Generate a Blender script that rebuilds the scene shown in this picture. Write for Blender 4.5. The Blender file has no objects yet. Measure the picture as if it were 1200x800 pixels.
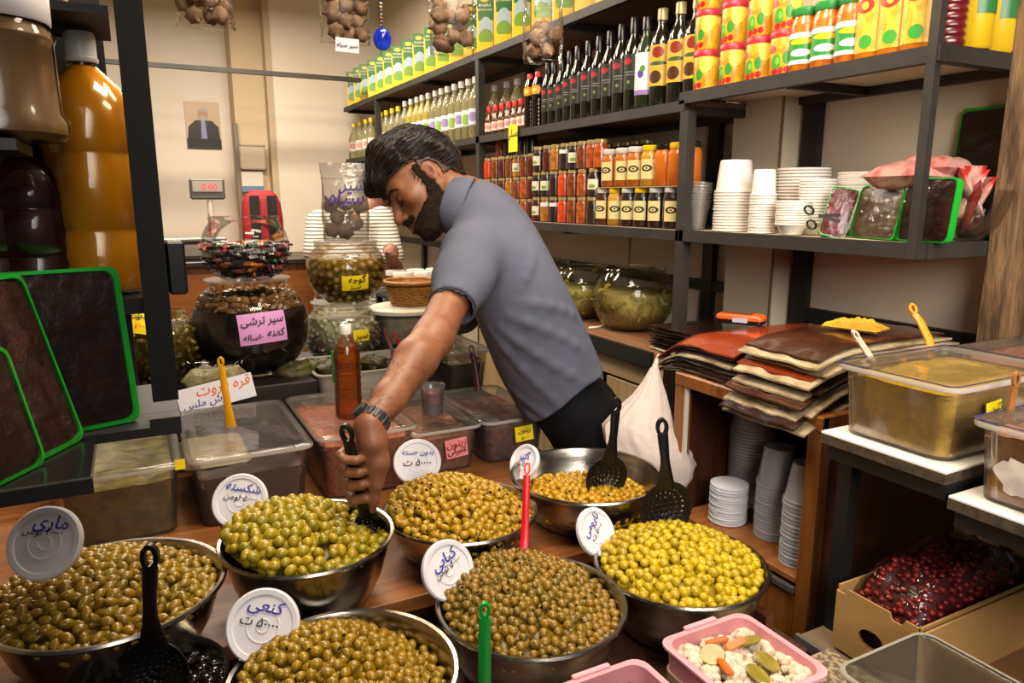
import bpy, math, random
import numpy as np
from mathutils import Matrix, Vector, noise as mnoise
R = math.radians
C = bpy.context.scene.collection
sc = bpy.context.scene
# ---------------------------------------------------------------- camera, world, lights, exposure
EYE = np.array([0.0, 0.0, 1.5]); FPX = 850.0
_p, _a = R(11.2), R(27.5)
FW = np.array([math.sin(_a)*math.cos(_p), math.cos(_a)*math.cos(_p), -math.sin(_p)])
RT = np.array([math.cos(_a), -math.sin(_a), 0.0]); UP = np.cross(RT, FW)
cam = bpy.data.cameras.new('camera'); cam.sensor_width = 36; cam.lens = FPX/1200*36; cam.clip_start = .05
co = bpy.data.objects.new('camera', cam); C.objects.link(co)
co.matrix_world = Matrix(((RT[0], UP[0], -FW[0], 0), (RT[1], UP[1], -FW[1], 0), (RT[2], UP[2], -FW[2], 1.5), (0, 0, 0, 1)))
sc.camera = co
sc.view_settings.view_transform = 'Standard'; sc.view_settings.look = 'None'
sc.view_settings.gamma = 1; sc.view_settings.exposure = 0.0
try: sc.view_settings.use_curve_mapping = False
except Exception: pass
sc.cycles.max_bounces = 10; sc.cycles.transparent_max_bounces = 24; sc.cycles.transmission_bounces = 6
sc.cycles.caustics_reflective = False; sc.cycles.caustics_refractive = False
sc.cycles.sample_clamp_indirect = 4.0
w = bpy.data.worlds.new('world'); sc.world = w; w.use_nodes = True
w.node_tree.nodes['Background'].inputs[0].default_value = (1, .93, .85, 1)
w.node_tree.nodes['Background'].inputs[1].default_value = .05
def area(name, loc, sx, sy, e, col, rot=(0, 0, 0), spread=180):
    l = bpy.data.lights.new(name, 'AREA'); l.shape = 'RECTANGLE'; l.size = sx; l.size_y = sy; l.energy = e; l.color = col
    l.spread = R(spread)
    o = bpy.data.objects.new(name, l); C.objects.link(o); o.location = loc; o.rotation_euler = rot; return o
area('counter_lamp', (.48, .95, 2.62), .7, .3, 23, (1, .86, .68))
area('counter_lamp', (.95, 1.30, 2.62), .7, .3, 16, (1, .86, .68))
area('aisle_lamp', (.55, 2.7, 2.75), .9, .2, 30, (1, .82, .6))
area('rear_lamp', (.45, 4.3, 2.8), 1.2, .25, 66, (1, .88, .73))
area('rear_lamp', (1.0, 3.5, 2.8), 1.0, .25, 20, (1, .83, .62))
area('counter_lamp', (1.10, .45, 2.6), .6, .3, 11, (1, .84, .62))
area('entrance_fill', (.75, -1.1, 2.2), 2.0, 1.2, 26, (1, .93, .86), (R(66), 0, R(-27)), 80)  # unseen fill light added behind the camera to brighten the right wall

# ---------------------------------------------------------------- helpers
def ray(px, py): return FW + RT*(px-600)/FPX - UP*(py-400)/FPX
def P(px, py, X=None, Y=None, z=None, d=None):
    r = ray(px, py)
    t = d if d is not None else X/r[0] if X is not None else Y/r[1] if Y is not None else (z-1.5)/r[2]
    return Vector(EYE + r*t)
def zc(p): return float((np.array(p)-EYE) @ FW)
def lin(c):
    if isinstance(c, str): c = tuple(int(c[i:i+2], 16)/255 for i in (0, 2, 4))
    return tuple((x/12.92 if x <= .04045 else ((x+.055)/1.055)**2.4) for x in c)+(1,)
def ordn(i): return ('first second third fourth fifth sixth seventh eighth ninth tenth eleventh twelfth thirteenth fourteenth fifteenth sixteenth seventeenth eighteenth nineteenth twentieth '
    'twenty-first twenty-second twenty-third twenty-fourth twenty-fifth twenty-sixth twenty-seventh twenty-eighth twenty-ninth thirtieth thirty-first thirty-second thirty-third thirty-fourth').split()[i]
def look(loc, n, up=(0, 0, 1), roll=0):          # frame with local z along n, local y near up
    n = Vector(n).normalized(); r = Vector(up).cross(n)
    if r.length < 1e-4: r = Vector((1, 0, 0))
    r.normalize(); u = n.cross(r)
    return Matrix.Translation(loc) @ Matrix(((r.x, u.x, n.x, 0), (r.y, u.y, n.y, 0), (r.z, u.z, n.z, 0), (0, 0, 0, 1))) @ Matrix.Rotation(roll, 4, 'Z')
def TR(x=0, y=0, z=0): return Matrix.Translation((x, y, z))
def RX(a): return Matrix.Rotation(a, 4, 'X')
def RY(a): return Matrix.Rotation(a, 4, 'Y')
def RZ(a): return Matrix.Rotation(a, 4, 'Z')
def along(a, b):                                    # frame at a with local z toward b
    a, b = Vector(a), Vector(b); q = (b-a).to_track_quat('Z', 'Y'); return Matrix.Translation(a) @ q.to_matrix().to_4x4()
def rrect(sx, sy, r, n=4):
    pts = []
    for (cx, cy, a0) in ((sx-r, sy-r, 0), (-sx+r, sy-r, 90), (-sx+r, -sy+r, 180), (sx-r, -sy+r, 270)):
        for i in range(n+1):
            a = R(a0+90*i/n); pts.append((cx+r*math.cos(a), cy+r*math.sin(a)))
    return pts
def circ(r, n, ph=0): return [(r*math.cos(2*math.pi*i/n+ph), r*math.sin(2*math.pi*i/n+ph)) for i in range(n)]
class MB:
    def __init__(s): s.v, s.f, s.m, s.s = [], [], [], []
    def add(s, vs, fs, mat=0, smooth=True, M=None, fn=None):
        o = len(s.v)
        for p in vs:
            p = Vector(p)
            if fn: p = Vector(fn(p))
            s.v.append(M @ p if M else p)
        for f in fs: s.f.append([i+o for i in f]); s.m.append(mat); s.s.append(smooth)
        return s
    def loft(s, rings, mat=0, smooth=True, M=None, cap0=True, cap1=True, closed=True, fn=None):
        n = len(rings[0]); vs = [p for r in rings for p in r]; fs = []
        for k in range(len(rings)-1):
            for i in range(n if closed else n-1):
                j = (i+1) % n; fs.append([k*n+i, k*n+j, (k+1)*n+j, (k+1)*n+i])
        if cap0: fs.append(list(range(n))[::-1])
        if cap1: fs.append([(len(rings)-1)*n+i for i in range(n)])
        return s.add(vs, fs, mat, smooth, M, fn)
    def lathe(s, prof, n=24, mat=0, M=None, cap0=True, cap1=True, fn=None, smooth=True):
        return s.loft([[(x, y, z) for x, y in circ(max(r, 1e-5), n)] for r, z in prof], mat, smooth, M, cap0, cap1, True, fn)
    def box(s, x0, x1, y0, y1, z0, z1, mat=0, M=None, b=0.0):
        cx, cy, sx, sy = (x0+x1)/2, (y0+y1)/2, (x1-x0)/2, (y1-y0)/2
        if b > 0:
            rg = [(0+b, z0), (0, z0+b), (0, z1-b), (b, z1)]
            rings = [[(cx+px, cy+py, z) for px, py in ((sx-i, sy-b-i*.0), (sx-b-i*0, sy-i), (-sx+b, sy-i), (-sx+i, sy-b), (-sx+i, -sy+b), (-sx+b, -sy+i), (sx-b, -sy+i), (sx-i, -sy+b))] for i, z in rg]
            return s.loft(rings, mat, False, M)
        return s.loft([[(cx+a*sx, cy+c*sy, z) for a, c in ((1, 1), (-1, 1), (-1, -1), (1, -1))] for z in (z0, z1)], mat, False, M)
    def tube(s, path, rad, n=8, mat=0, M=None, caps=True, flat=1.0, side=None):
        path = [Vector(p) for p in path]; rings = []; m = len(path); prev = None
        for i, p in enumerate(path):
            t = (path[min(i+1, m-1)]-path[max(i-1, 0)]).normalized()
            if prev is None:
                a = Vector(side) if side else (Vector((0, 0, 1)) if abs(t.z) < .9 else Vector((1, 0, 0)))
                u = (a-t*a.dot(t)).normalized()
            else: u = (prev-t*prev.dot(t)).normalized()
            prev = u; v = t.cross(u); r = rad[i] if isinstance(rad, (list, tuple)) else rad
            rings.append([p+u*(r*math.cos(2*math.pi*k/n))+v*(r*flat*math.sin(2*math.pi*k/n)) for k in range(n)])
        return s.loft(rings, mat, True, M, caps, caps)
    def tray(s, sx, sy, h, taper=.9, r=.03, th=.004, lip=.006, mat=0, M=None, floor=.004):
        def rg(k, z, off): return [(x, y, z) for x, y in rrect(sx*k+off, sy*k+off, r)]
        s.loft([rg(taper, 0, 0), rg((taper+1)/2, h/2, 0), rg(1, h-.004, 0), rg(1, h-.004, lip), rg(1, h, lip), rg(1, h, -th), rg((taper+1)/2, h/2, -th), rg(taper, floor, -th)], mat, True, M)
        return s
    def text(s, key, size, mat=0, M=None, fn=None, z=.0006, fit=None):
        vs, fs = TXT[key]
        if fit: size = min(size, fit/(max(x for x, _ in vs)-min(x for x, _ in vs)))
        return s.add([(x*size, y*size, z) for x, y in vs], fs, mat, False, M, fn)
    def build(s, name, mats, parent=None, M=None, ang=40, label=None):
        me = bpy.data.meshes.new(name); me.from_pydata(s.v, [], s.f); me.update()
        for m in (mats if isinstance(mats, (list, tuple)) else [mats]): me.materials.append(m)
        me.polygons.foreach_set('material_index', s.m); me.polygons.foreach_set('use_smooth', s.s)
        if any(s.s): me.set_sharp_from_angle(angle=R(ang))
        o = bpy.data.objects.new(name, me); C.objects.link(o)
        if parent: o.parent = parent
        if M: o.matrix_basis = M
        if label: o['label'] = label
        return o
def tag(o, label=None, cat=None, group=None, kind=None):
    if label: o['label'] = label
    if cat: o['category'] = cat
    if group: o['group'] = group
    if kind: o['kind'] = kind
    return o
def thing(name, label, cat, M=None, group=None):
    o = bpy.data.objects.new(name, None); o.empty_display_size = .05; C.objects.link(o)
    if M is not None: o.matrix_world = M if isinstance(M, Matrix) else Matrix.Translation(M)
    return tag(o, label, cat, group)
def struct(name, mb, m): return tag(mb.build(name, m), kind='structure')
def dup(o, M, label=None, group=None, mats=None):
    r = o.copy(); C.objects.link(r); r.matrix_world = M if isinstance(M, Matrix) else Matrix.Translation(M)
    if label: r['label'] = label
    if group: r['group'] = group
    for ch in KIDS(o):
        c = ch.copy(); C.objects.link(c); c.parent = r
        for g in KIDS(ch):
            d = g.copy(); C.objects.link(d); d.parent = c
    return r
_kids = {}
def KIDS(o):
    k = o.name
    if k not in _kids: _kids[k] = list(o.children)
    return _kids[k]
# ---------------------------------------------------------------- writing (letter shapes joined by hand, right to left)
_F = {'ا': (0xFE8D, 0xFE8E), 'آ': (0xFE81, 0xFE82), 'د': (0xFEA9, 0xFEAA), 'ر': (0xFEAD, 0xFEAE), 'ز': (0xFEAF, 0xFEB0), 'و': (0xFEED, 0xFEEE)}
for ch, b in zip('بتجحخسشعقلمنه', (0xFE8F, 0xFE95, 0xFE9D, 0xFEA1, 0xFEA5, 0xFEB1, 0xFEB5, 0xFEC9, 0xFED5, 0xFEDD, 0xFEE1, 0xFEE5, 0xFEE9)): _F[ch] = tuple(range(b, b+4))
for ch, b in zip('پچکگی', (0xFB56, 0xFB7A, 0xFB8E, 0xFB92, 0xFBFC)): _F[ch] = tuple(range(b, b+4))
def shape(t):
    out = []
    for i, c in enumerate(t):
        if c not in _F: out.append(c); continue
        f = _F[c]; pj = i > 0 and t[i-1] in _F and len(_F[t[i-1]]) == 4; nj = len(f) == 4 and i+1 < len(t) and t[i+1] in _F
        out.append(chr(f[(3 if nj else 1) if pj else (2 if nj else 0)]))
    toks, num = [], ''
    for c in out:
        if c in '۰۱۲۳۴۵۶۷۸۹': num += c
        else:
            if num: toks.append(num); num = ''
            toks.append(c)
    if num: toks.append(num)
    return ''.join(reversed(toks))
FA = dict(mari='ماری', t40='۴۰۰۰۰ تومن', shek='شکسته', t50='۵۰۰۰۰ تومن', bed='بدون هسته', t5='۵۰۰۰۰ ت', kab='کبابی', kan='کنعی', sirt='سیر ترشی', kohne='کهنه', sal='۱۰ساله', goje='گوجه', sabz='سبز',
          sir='سیر', siah='سیاه', qara='قره قروت', torsh='ترش ملس', zey='زیتون', asal='عسلی', t7='۷۰۰۰۰', zi5='۵۰۰۰۰', hend='هندوانه', pir='سیر سیاه', tari='تارومی', gol='گلپر', bid='بیژن', hal='حلال', narm='نرم')
LA = dict(riv='RIVIERA', zeyt='ZEYTINYAGI', olive='OLIVE', num='0.00')
TXT = {}
for k, t in list(FA.items())+list(LA.items()):
    c = bpy.data.curves.new('t', 'FONT'); c.body = shape(t) if k in FA else t; c.align_x = 'CENTER'; c.resolution_u = 2
    if k in FA: c.offset = .012
    o = bpy.data.objects.new('t', c); C.objects.link(o); bpy.context.view_layer.update()
    e = o.evaluated_get(bpy.context.evaluated_depsgraph_get()); me = e.to_mesh()
    TXT[k] = ([(v.co.x+(v.co.y*.15 if k in FA else 0), v.co.y-.3) for v in me.vertices], [list(p.vertices) for p in me.polygons])
    e.to_mesh_clear(); bpy.data.objects.remove(o); bpy.data.curves.remove(c)
# ---------------------------------------------------------------- materials
_mc = {}
def nt(name):
    m = bpy.data.materials.new(name); m.use_nodes = True; t = m.node_tree; return m, t, t.nodes['Principled BSDF']
def N(t, typ, **kw):
    n = t.nodes.new(typ)
    for k, v in kw.items():
        if k.startswith('i_'):
            key = k[2:]; key = int(key) if key.isdigit() else key.replace('_', ' '); n.inputs[key].default_value = v
        else: setattr(n, k, v)
    return n
def coords(t, scale=(1, 1, 1), kind='Object'):
    tc = N(t, 'ShaderNodeTexCoord'); mp = N(t, 'ShaderNodeMapping'); mp.inputs['Scale'].default_value = scale
    t.links.new(tc.outputs[kind], mp.inputs[0]); return mp.outputs[0]
def mixc(t, fac, a, b):
    m = N(t, 'ShaderNodeMix', data_type='RGBA')
    for s_, v in ((0, fac), (6, a), (7, b)):
        if isinstance(v, bpy.types.NodeSocket): t.links.new(v, m.inputs[s_])
        else: m.inputs[s_].default_value = v
    return m.outputs[2]
def ramp(t, fac, stops):
    r = N(t, 'ShaderNodeValToRGB'); e = r.color_ramp.elements
    while len(e) < len(stops): e.new(.5)
    for k, (p, c) in enumerate(stops): e[k].position = p; e[k].color = c if len(c) == 4 else lin(c)
    t.links.new(fac, r.inputs[0]); return r.outputs[0]
def mat(name, col, rough=.5, metal=0, col2=None, scale=8, lo=.35, hi=.65, bump=0, bscale=40, rand=None, coat=0, stretch=(1, 1, 1), sss=0, alpha=1, spec=.5, emit=0, kind='Object'):
    if name in _mc: return _mc[name]
    m, t, b = nt(name); _mc[name] = m
    b.inputs['Base Color'].default_value = lin(col); b.inputs['Roughness'].default_value = rough; b.inputs['Metallic'].default_value = metal
    b.inputs['Coat Weight'].default_value = coat; b.inputs['Alpha'].default_value = alpha; b.inputs['Specular IOR Level'].default_value = spec
    if coat: b.inputs['Coat Roughness'].default_value = .08
    c = None
    if col2 is not None or bump:
        co_ = coords(t, stretch, kind)
    if col2 is not None:
        n = N(t, 'ShaderNodeTexNoise', i_Scale=scale, i_Detail=4); t.links.new(co_, n.inputs['Vector'])
        c = ramp(t, n.outputs['Fac'], [(lo, lin(col)), (hi, lin(col2))])
    if rand is not None:
        oi = N(t, 'ShaderNodeObjectInfo'); c = mixc(t, oi.outputs['Random'], c if c is not None else lin(col), lin(rand))
    if c is not None: t.links.new(c, b.inputs['Base Color'])
    if bump:
        n2 = N(t, 'ShaderNodeTexNoise', i_Scale=bscale, i_Detail=5); t.links.new(co_, n2.inputs['Vector'])
        bp = N(t, 'ShaderNodeBump', i_Strength=bump, i_Distance=.01); t.links.new(n2.outputs['Fac'], bp.inputs['Height']); t.links.new(bp.outputs[0], b.inputs['Normal'])
    if sss: b.inputs['Subsurface Weight'].default_value = sss; b.inputs['Subsurface Radius'].default_value = (.02, .008, .004); b.inputs['Subsurface Scale'].default_value = 1
    if emit: b.inputs['Emission Color'].default_value = lin(col); b.inputs['Emission Strength'].default_value = emit
    return m
def clear(name, tint=(1, 1, 1), gloss=.04, rough=.03, solid=None, fac=0, bump=0, bscale=30, stretch=(1, 1, 1), fres=1.45):
    """thin clear wall: tinted transparency, a fresnel reflection, and optionally a share of a milky solid"""
    if name in _mc: return _mc[name]
    m, t, b = nt(name); _mc[name] = m
    out = t.nodes['Material Output']; tr = N(t, 'ShaderNodeBsdfTransparent'); tr.inputs[0].default_value = (*tint, 1)
    base = tr.outputs[0]
    if solid is not None:
        b.inputs['Base Color'].default_value = lin(solid); b.inputs['Roughness'].default_value = .4
        mx = N(t, 'ShaderNodeMixShader'); mx.inputs[0].default_value = fac; t.links.new(base, mx.inputs[1]); t.links.new(b.outputs[0], mx.inputs[2]); base = mx.outputs[0]
    else: t.nodes.remove(b)
    g = N(t, 'ShaderNodeBsdfGlossy', i_Roughness=rough); fr = N(t, 'ShaderNodeFresnel', i_IOR=fres)
    ma = N(t, 'ShaderNodeMath', operation='MULTIPLY_ADD'); t.links.new(fr.outputs[0], ma.inputs[0]); ma.inputs[1].default_value = .7; ma.inputs[2].default_value = gloss*.3
    ma.use_clamp = True
    if bump:
        n2 = N(t, 'ShaderNodeTexNoise', i_Scale=bscale, i_Detail=3); t.links.new(coords(t, stretch), n2.inputs['Vector'])
        bp = N(t, 'ShaderNodeBump', i_Strength=bump, i_Distance=.02); t.links.new(n2.outputs['Fac'], bp.inputs['Height'])
        for q in (g, fr): t.links.new(bp.outputs[0], q.inputs['Normal'])
    mx = N(t, 'ShaderNodeMixShader'); t.links.new(ma.outputs[0], mx.inputs[0]); t.links.new(base, mx.inputs[1]); t.links.new(g.outputs[0], mx.inputs[2])
    t.links.new(mx.outputs[0], out.inputs[0]); return m
def wood(name, a, b_, grain=(2, 30, 30), rough=.45):
    if name in _mc: return _mc[name]
    m, t, b = nt(name); _mc[name] = m
    n = N(t, 'ShaderNodeTexNoise', i_Scale=3, i_Detail=8, i_Distortion=.6); t.links.new(coords(t, grain), n.inputs['Vector'])
    t.links.new(ramp(t, n.outputs['Fac'], [(.3, lin(a)), (.7, lin(b_))]), b.inputs['Base Color']); b.inputs['Roughness'].default_value = rough
    bp = N(t, 'ShaderNodeBump', i_Strength=.15, i_Distance=.004); t.links.new(n.outputs['Fac'], bp.inputs['Height']); t.links.new(bp.outputs[0], b.inputs['Normal'])
    return m
STEEL = mat('brushed_steel', '#b9b2a6'[1:], .24, 1, col2='8f887c', scale=6, stretch=(1, 1, 8), bump=.03, bscale=60)
BLACK = mat('black_paint', '0f0d0a', .6, bump=.08, bscale=30)
FRAME = mat('dark_steel_frame', '2c2720', .6, 0, col2='201c16', scale=12)
BPLAS = mat('black_plastic', '080707', .36)
WHITE = mat('white_plastic', 'e4dfd8', .4)
CLEAR = clear('clear_glass')
PLAST = clear('clear_plastic', (.97, .96, .95), .05, .12, 'e4ddd4', .10)
LIDPL = clear('clear_lid', (.97, .96, .95), .05, .08, 'e0d8cc', .06, bump=.10, bscale=12)
FILM = clear('cling_film', (.985, .98, .97), .02, .05, bump=.22, bscale=16, stretch=(1, 1, 3.5), fres=1.3)
FOG = clear('foggy_pouch_film', (.92, .91, .9), .05, .12, 'a89e98', .22, bump=.3, bscale=16)
MILKY = clear('milky_plastic', (.98, .97, .95), .04, .2, 'd8cfc4', .05)
WOODC = wood('counter_wood', '74421f', '9c6232', (.8, 14, 14))
WOODK = wood('cabinet_wood', '6e3d17', '8f5826', (14, 14, 1.2), .35)
WOODKD = wood('cabinet_wood_dark', '3a1d0e', '5a301a', (14, 14, 1.2), .4)
SHELFW = wood('shelf_board_wood', '5a3c30', '7b5646', (14, .8, 14), .5)
INKB = mat('blue_ink', '2a2a9a', .6); INKK = mat('black_ink', '15131a', .6); INKR = mat('orange_ink', 'e06a2a', .6); INKP = mat('purple_ink', '4a3790', .6); INKRED = mat('red_ink', '8d1420', .6)
YELLOW = mat('yellow_card', 'f5d90a', .6); PINK = mat('pink_card', 'dc9ad2', .6); ROSE = mat('rose_card', 'e88a8a', .6); PAPER = mat('white_card', 'e8e4ea', .6)
# ---------------------------------------------------------------- the room
WALL = mat('cream_wall_paint', 'd9cbb2', .75, col2='cdbda2', scale=1.5, bump=.04, bscale=25)
WALLR = mat('cream_panel', 'cfc0aa', .6, col2='c2b29a', scale=2, bump=.03)
WALLB = mat('white_wall_panel', 'e6dccb', .55, col2='dccfba', scale=1.2)
m = MB().box(-2.2, 2.4, -2, 6.6, -.05, 0); struct('floor', m, mat('grey_floor_tile', '4a443d', .5, col2='393530', scale=5))
m = MB().box(-2.2, 2.4, .55, 6.6, 3.0, 3.05); struct('ceiling', m, mat('ceiling_paint', 'd8d2c6', .8))
m = MB().box(1.79, 1.95, .96, 6.2, 0, 3.0); struct('wall_right', m, WALLR)
m = MB().box(-2.2, .98, 5.95, 6.1, 0, 3.0); struct('wall_back', m, WALLB)
m = MB().box(.985, 1.79, 5.6, 5.75, 0, 3.0, 0); m.box(.983, 1.0, 5.75, 5.95, 0, 3.0, 0); struct('wall_rear', m, WALLB)
m = MB().box(.735, .985, 5.70, 5.95, 0, 3.0); struct('wall_recess', m, mat('tan_wall_paint', 'cbb592', .7))
m = MB().box(.95, .99, 5.585, 5.70, 0, 3.0); struct('trim_1', m, mat('beige_corner_trim', 'b9a586', .6))
m = MB().box(.715, .745, 5.66, 5.70, 1.0, 2.02); struct('trim_2', m, mat('grey_trim', '77705f', .6))
m = MB().box(-2.2, -2.1, .55, 6.1, 0, 3.0); struct('wall_left', m, WALL)
m = MB().box(1.70, 1.79, 1.573, 1.768, 0, 3.0); m.box(1.699, 1.704, 1.571, 1.578, 0, 3.0, 1); struct('trim_3', m, [WALLR, mat('worn_edge', '7a6248', .7)])
# thin panel joint battens and the rough doorpost at the shop front
m = MB().box(1.786, 1.7899, 2.40, 2.408, 0, 3.0).box(1.786, 1.7899, 4.1, 4.108, 0, 3.0); struct('trim_4', m, mat('joint_strip', '9c8c74', .8))  # strips a tone darker than the wall panels
m = MB()
for a, b_, x in ((.905, .955, 1.745), (.86, .907, 1.76), (.80, .862, 1.75)):
    m.loft([[(x+.0+.05*s1+.004*mnoise.noise(Vector((z*9, a*40, s1))), (a+b_)/2+(b_-a)/2*s2+.004*mnoise.noise(Vector((z*7, s2*9, a*20))), z) for s1, s2 in ((1, 1), (-1, 1), (-1, -1), (1, -1))] for z in np.linspace(0, 3, 40)], 0, False)
struct('trim_5', m, mat('worn_doorpost', '8a6a48', .7, col2='4f3b27', scale=9, lo=.35, hi=.6, stretch=(3, 3, .6), bump=.5, bscale=30))
# ---------------------------------------------------------------- portrait, papers and cabinet at the back
def wallpic(px, py, Y, w, h, m_, name, label, cat):
    p = P(px, py, Y=Y); t = thing(name, label, cat, look(p, (0, -1, 0)))
    MB().box(-w/2, w/2, -h/2, h/2, 0, .006, b=.001).build('sheet', m_, t); return t
t = wallpic(238, 147, 5.945, .235, .33, mat('photo_ground', 'cdb398', .5), 'portrait_photo', 'portrait photo of a grey-bearded man in dark jacket on back wall', 'picture')
m = MB(); m.add([(-.11, -.10, .0075), (.11, -.10, .0075), (.105, -.01, .0075), (.06, .035, .0075), (-.05, .035, .0075), (-.1, -.01, .0075)], [[0, 1, 2, 3, 4, 5]], 0, False); m.build('jacket', mat('print_charcoal', '2b2626', .5), t)
m = MB(); m.add([(-.018, -.10, .0082), (.022, -.10, .0082), (.016, .035, .0082), (-.012, .035, .0082)], [[0, 1, 2, 3]], 0, False); m.build('shirt_front', mat('print_blue_shirt', '8e93bb', .5), t)
m = MB(); m.add([(.002+.035*x, .075+.048*y, .0079) for x, y in circ(1, 16)], [list(range(16))], 0, False); m.build('face', mat('print_skin', 'b98d72', .5), t)
m = MB(); m.add([(.002+.036*x, .098+.03*y, .0084) for x, y in circ(1, 14)], [list(range(8))], 0, False); m.add([(.002+.026*x, .052+.022*y, .0084) for x, y in circ(1, 14)], [list(range(14))], 0, False); m.build('grey_hair', mat('print_grey', 'b3aaa0', .5), t)
MB().box(-.117, .117, -.165, -.095, .0062, .009).build('caption_band', mat('print_black', '1a1717', .5), t)
t = wallpic(296, 184, 5.66, .17, .16, mat('paper_beige', 'c9bba4', .6), 'paper_notice', 'small framed beige notice on wall above the red bag', 'notice')
m = MB()
for a in (-1, 1): m.box(-.088, .088, a*.082-.005, a*.082+.005, 0, .012); m.box(a*.086-.004, a*.086+.004, -.087, .087, 0, .012)
m.build('frame', mat('thin_pale_frame', 'a99b84', .5), t)
t = wallpic(296, 213, 5.64, .15, .14, mat('paper_white', 'd6ccbe', .6), 'wall_calendar', 'white paper calendar with blue lower band above the red bag', 'calendar')
MB().box(-.075, .075, -.07, -.03, .006, .008).build('blue_band', mat('print_slate_blue', '6a7ea0', .6), t)
# cabinet and scale
zc_ = .0
t = thing('wooden_counter', 'wooden counter with drawers under the electronic scale at the back', 'counter', (0, 0, 0))
MB().box(-.35, .98, 4.3, 4.8, 0, 1.13, b=.004).build('carcass', WOODK, t)
MB().box(-.38, 1.0, 4.26, 4.82, 1.13, 1.16, b=.004).build('worktop', mat('dark_worktop', '33231a', .4), t)
for k in range(3):
    d = MB().box(.02, .95, 4.283, 4.2995, .12+.33*k, .43+.33*k, b=.004).build('drawer', wood('drawer_wood', '8a4f22', 'a8672f', (1, 14, 14)), t)
    MB().tube([(.40, 4.283, .3+.33*k), (.40, 4.262, .3+.33*k), (.56, 4.262, .3+.33*k), (.56, 4.283, .3+.33*k)], .005).build('handle', STEEL, d)
b0 = P(222, 278, Y=4.5); b0.z = 1.16
t = thing('electronic_scale', 'grey electronic scale with red digits on a pole display', 'scale', b0)
MB().box(-.17, .17, -.15, .15, .015, .09, b=.012).build('body', mat('scale_grey', '8f8c84', .5), t)
MB().box(-.18, .18, -.16, .16, .105, .125, b=.006).build('weighing_plate', mat('dull_steel', '8f8b84', .55, .5), t)
for a in (-1, 1):
    for b_ in (-1, 1): MB().lathe([(.016, 0), (.012, .016)], 10).build('foot', BPLAS, t, TR(a*.14, b_*.12, 0))
MB().tube([(.13, .13, .08), (.135, .13, .33)], .016, 10).build('pole', mat('pole_red_white', 'd0c4bc', .4, col2='c25a5a', scale=9, lo=.48, hi=.52), t)
d = MB().box(.03, .22, .11, .15, .33, .45, b=.01).build('display', mat('display_shell', '5c5650', .4), t)
MB().box(.045, .205, .104, .1105, .375, .435).build('screen', mat('screen_glass', '9a948c', .2), d)
m = MB().text('num', .05, 0, TR(.135, .1035, .40) @ RX(R(90))); m.build('digits', mat('red_led', 'ff2030', .5, emit=3), d)
# red and black bag, white chair
p = P(307, 250, Y=4.9)
t = thing('red_backpack', 'red and black bag behind the candy jar', 'bag', (p.x, p.y, 1.16)); p.z -= 1.16
RED = mat('red_cloth', '94181f', .7, bump=.2); 
def blob(sx, sy, h, n=20): return [[(x*1.0, y, z*h) for x, y in rrect(sx*k, sy*k, min(sx, sy)*k*.7, 4)] for z, k in ((0, .93), (.1, 1), (.55, 1), (.8, .92), (.93, .75), (1, .45))]
MB().loft(blob(.125, .06, p.z+.145)).build('body', RED, t)
m = MB()
for a in (-.05, .055): m.loft([[(a+x*.030, -.063+y*.0-.004*(i % 2), z) for x, y, i in ((-1, 0, 0), (1, 0, 1), (1, 0, 2), (-1, 0, 3))] for z in (.02, p.z+.11)], 0, False)
m.build('black_band', mat('black_cloth', '181416', .8), t)
p = P(360, 345, Y=3.9)
t = thing('plastic_chair', 'white plastic chair behind the stacked glass globes', 'chair', (p.x-.26, 3.9, 0)); WCH = mat('chair_plastic', 'ddd5c8', .35)
MB().box(-.22, .22, -.21, .21, .42, .45, b=.01).build('seat', WCH, t)
m = MB().loft([[(x*(1 if z < .8 else 1-(z-.8)*1.5), y+.2+.08*(z-.45), z) for x, y in rrect(.2, .012, .01)] for z in (.5, .6, .7, .8, .88, .92)]); m.build('backrest', WCH, t)
m = MB(); m.tube([(-.2, .2, .45), (-.21, .22, .8), (-.12, .23, .92), (.12, .23, .92), (.21, .22, .8), (.2, .2, .45)], .018, 8); m.build('back_frame', WCH, t)
for a in (-1, 1):
    for b_ in (-1, 1): MB().tube([(a*.19, b_*.18, .42), (a*.22, b_*.2, 0)], [.022, .016], 8).build('leg', WCH, t)
# ---------------------------------------------------------------- shelving on the right wall
XS = 1.47
def xbar(m, x0, x1, y, z, s=.015, mt=0): m.box(x0, x1, y-s, y+s, z-s, z+s, mt)
t = thing('wall_shelving', 'long dark steel wall shelving with brown boards holding bottles and jars', 'shelving', (0, 0, 0))
ZA, ZB, ZC = .645+1.5, .28+1.5, 1.405
for nm, z, y0, y1 in (('shelf_board', ZA, 1.72, 5.46), ('shelf_board', ZB, 1.72, 5.46), ('shelf_board', ZC, 1.72, 5.46)):
    MB().box(XS+.004, 1.785, y0, y1, z-.016, z, b=.002).build('shelf_board', SHELFW, t)
    m = MB().box(XS-.012, XS+.014, y0, y1, z-.032, z-.002); m.build('front_rail', FRAME, t)
    m = MB().box(1.757, 1.784, y0, y1, z-.04, z-.0165)
    for y in (1.72, 2.4, 3.13, 3.9, 4.68, 5.42): m.box(XS+.014, 1.757, y, y+.028, z-.04, z-.0165)
    m.build('cross_bearer', FRAME, t)
for y, z0, z1 in ((1.70, 0, ZB-.033), (3.13, 0, ZA-.033), (4.68, 0, ZA-.033)):
    MB().box(XS-.012, XS+.02, y, y+.034, z0, z1).build('post', FRAME, t)
for y in (1.9, 3.2, 4.7): MB().box(1.765, 1.789, y, y+.05, 0, ZA-.04).build('wall_post', BLACK, t)
for z in (1.2,): MB().box(1.768, 1.788, 1.78, 5.4, z-.017, z+.017).build('wall_rail', BLACK, t)
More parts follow.
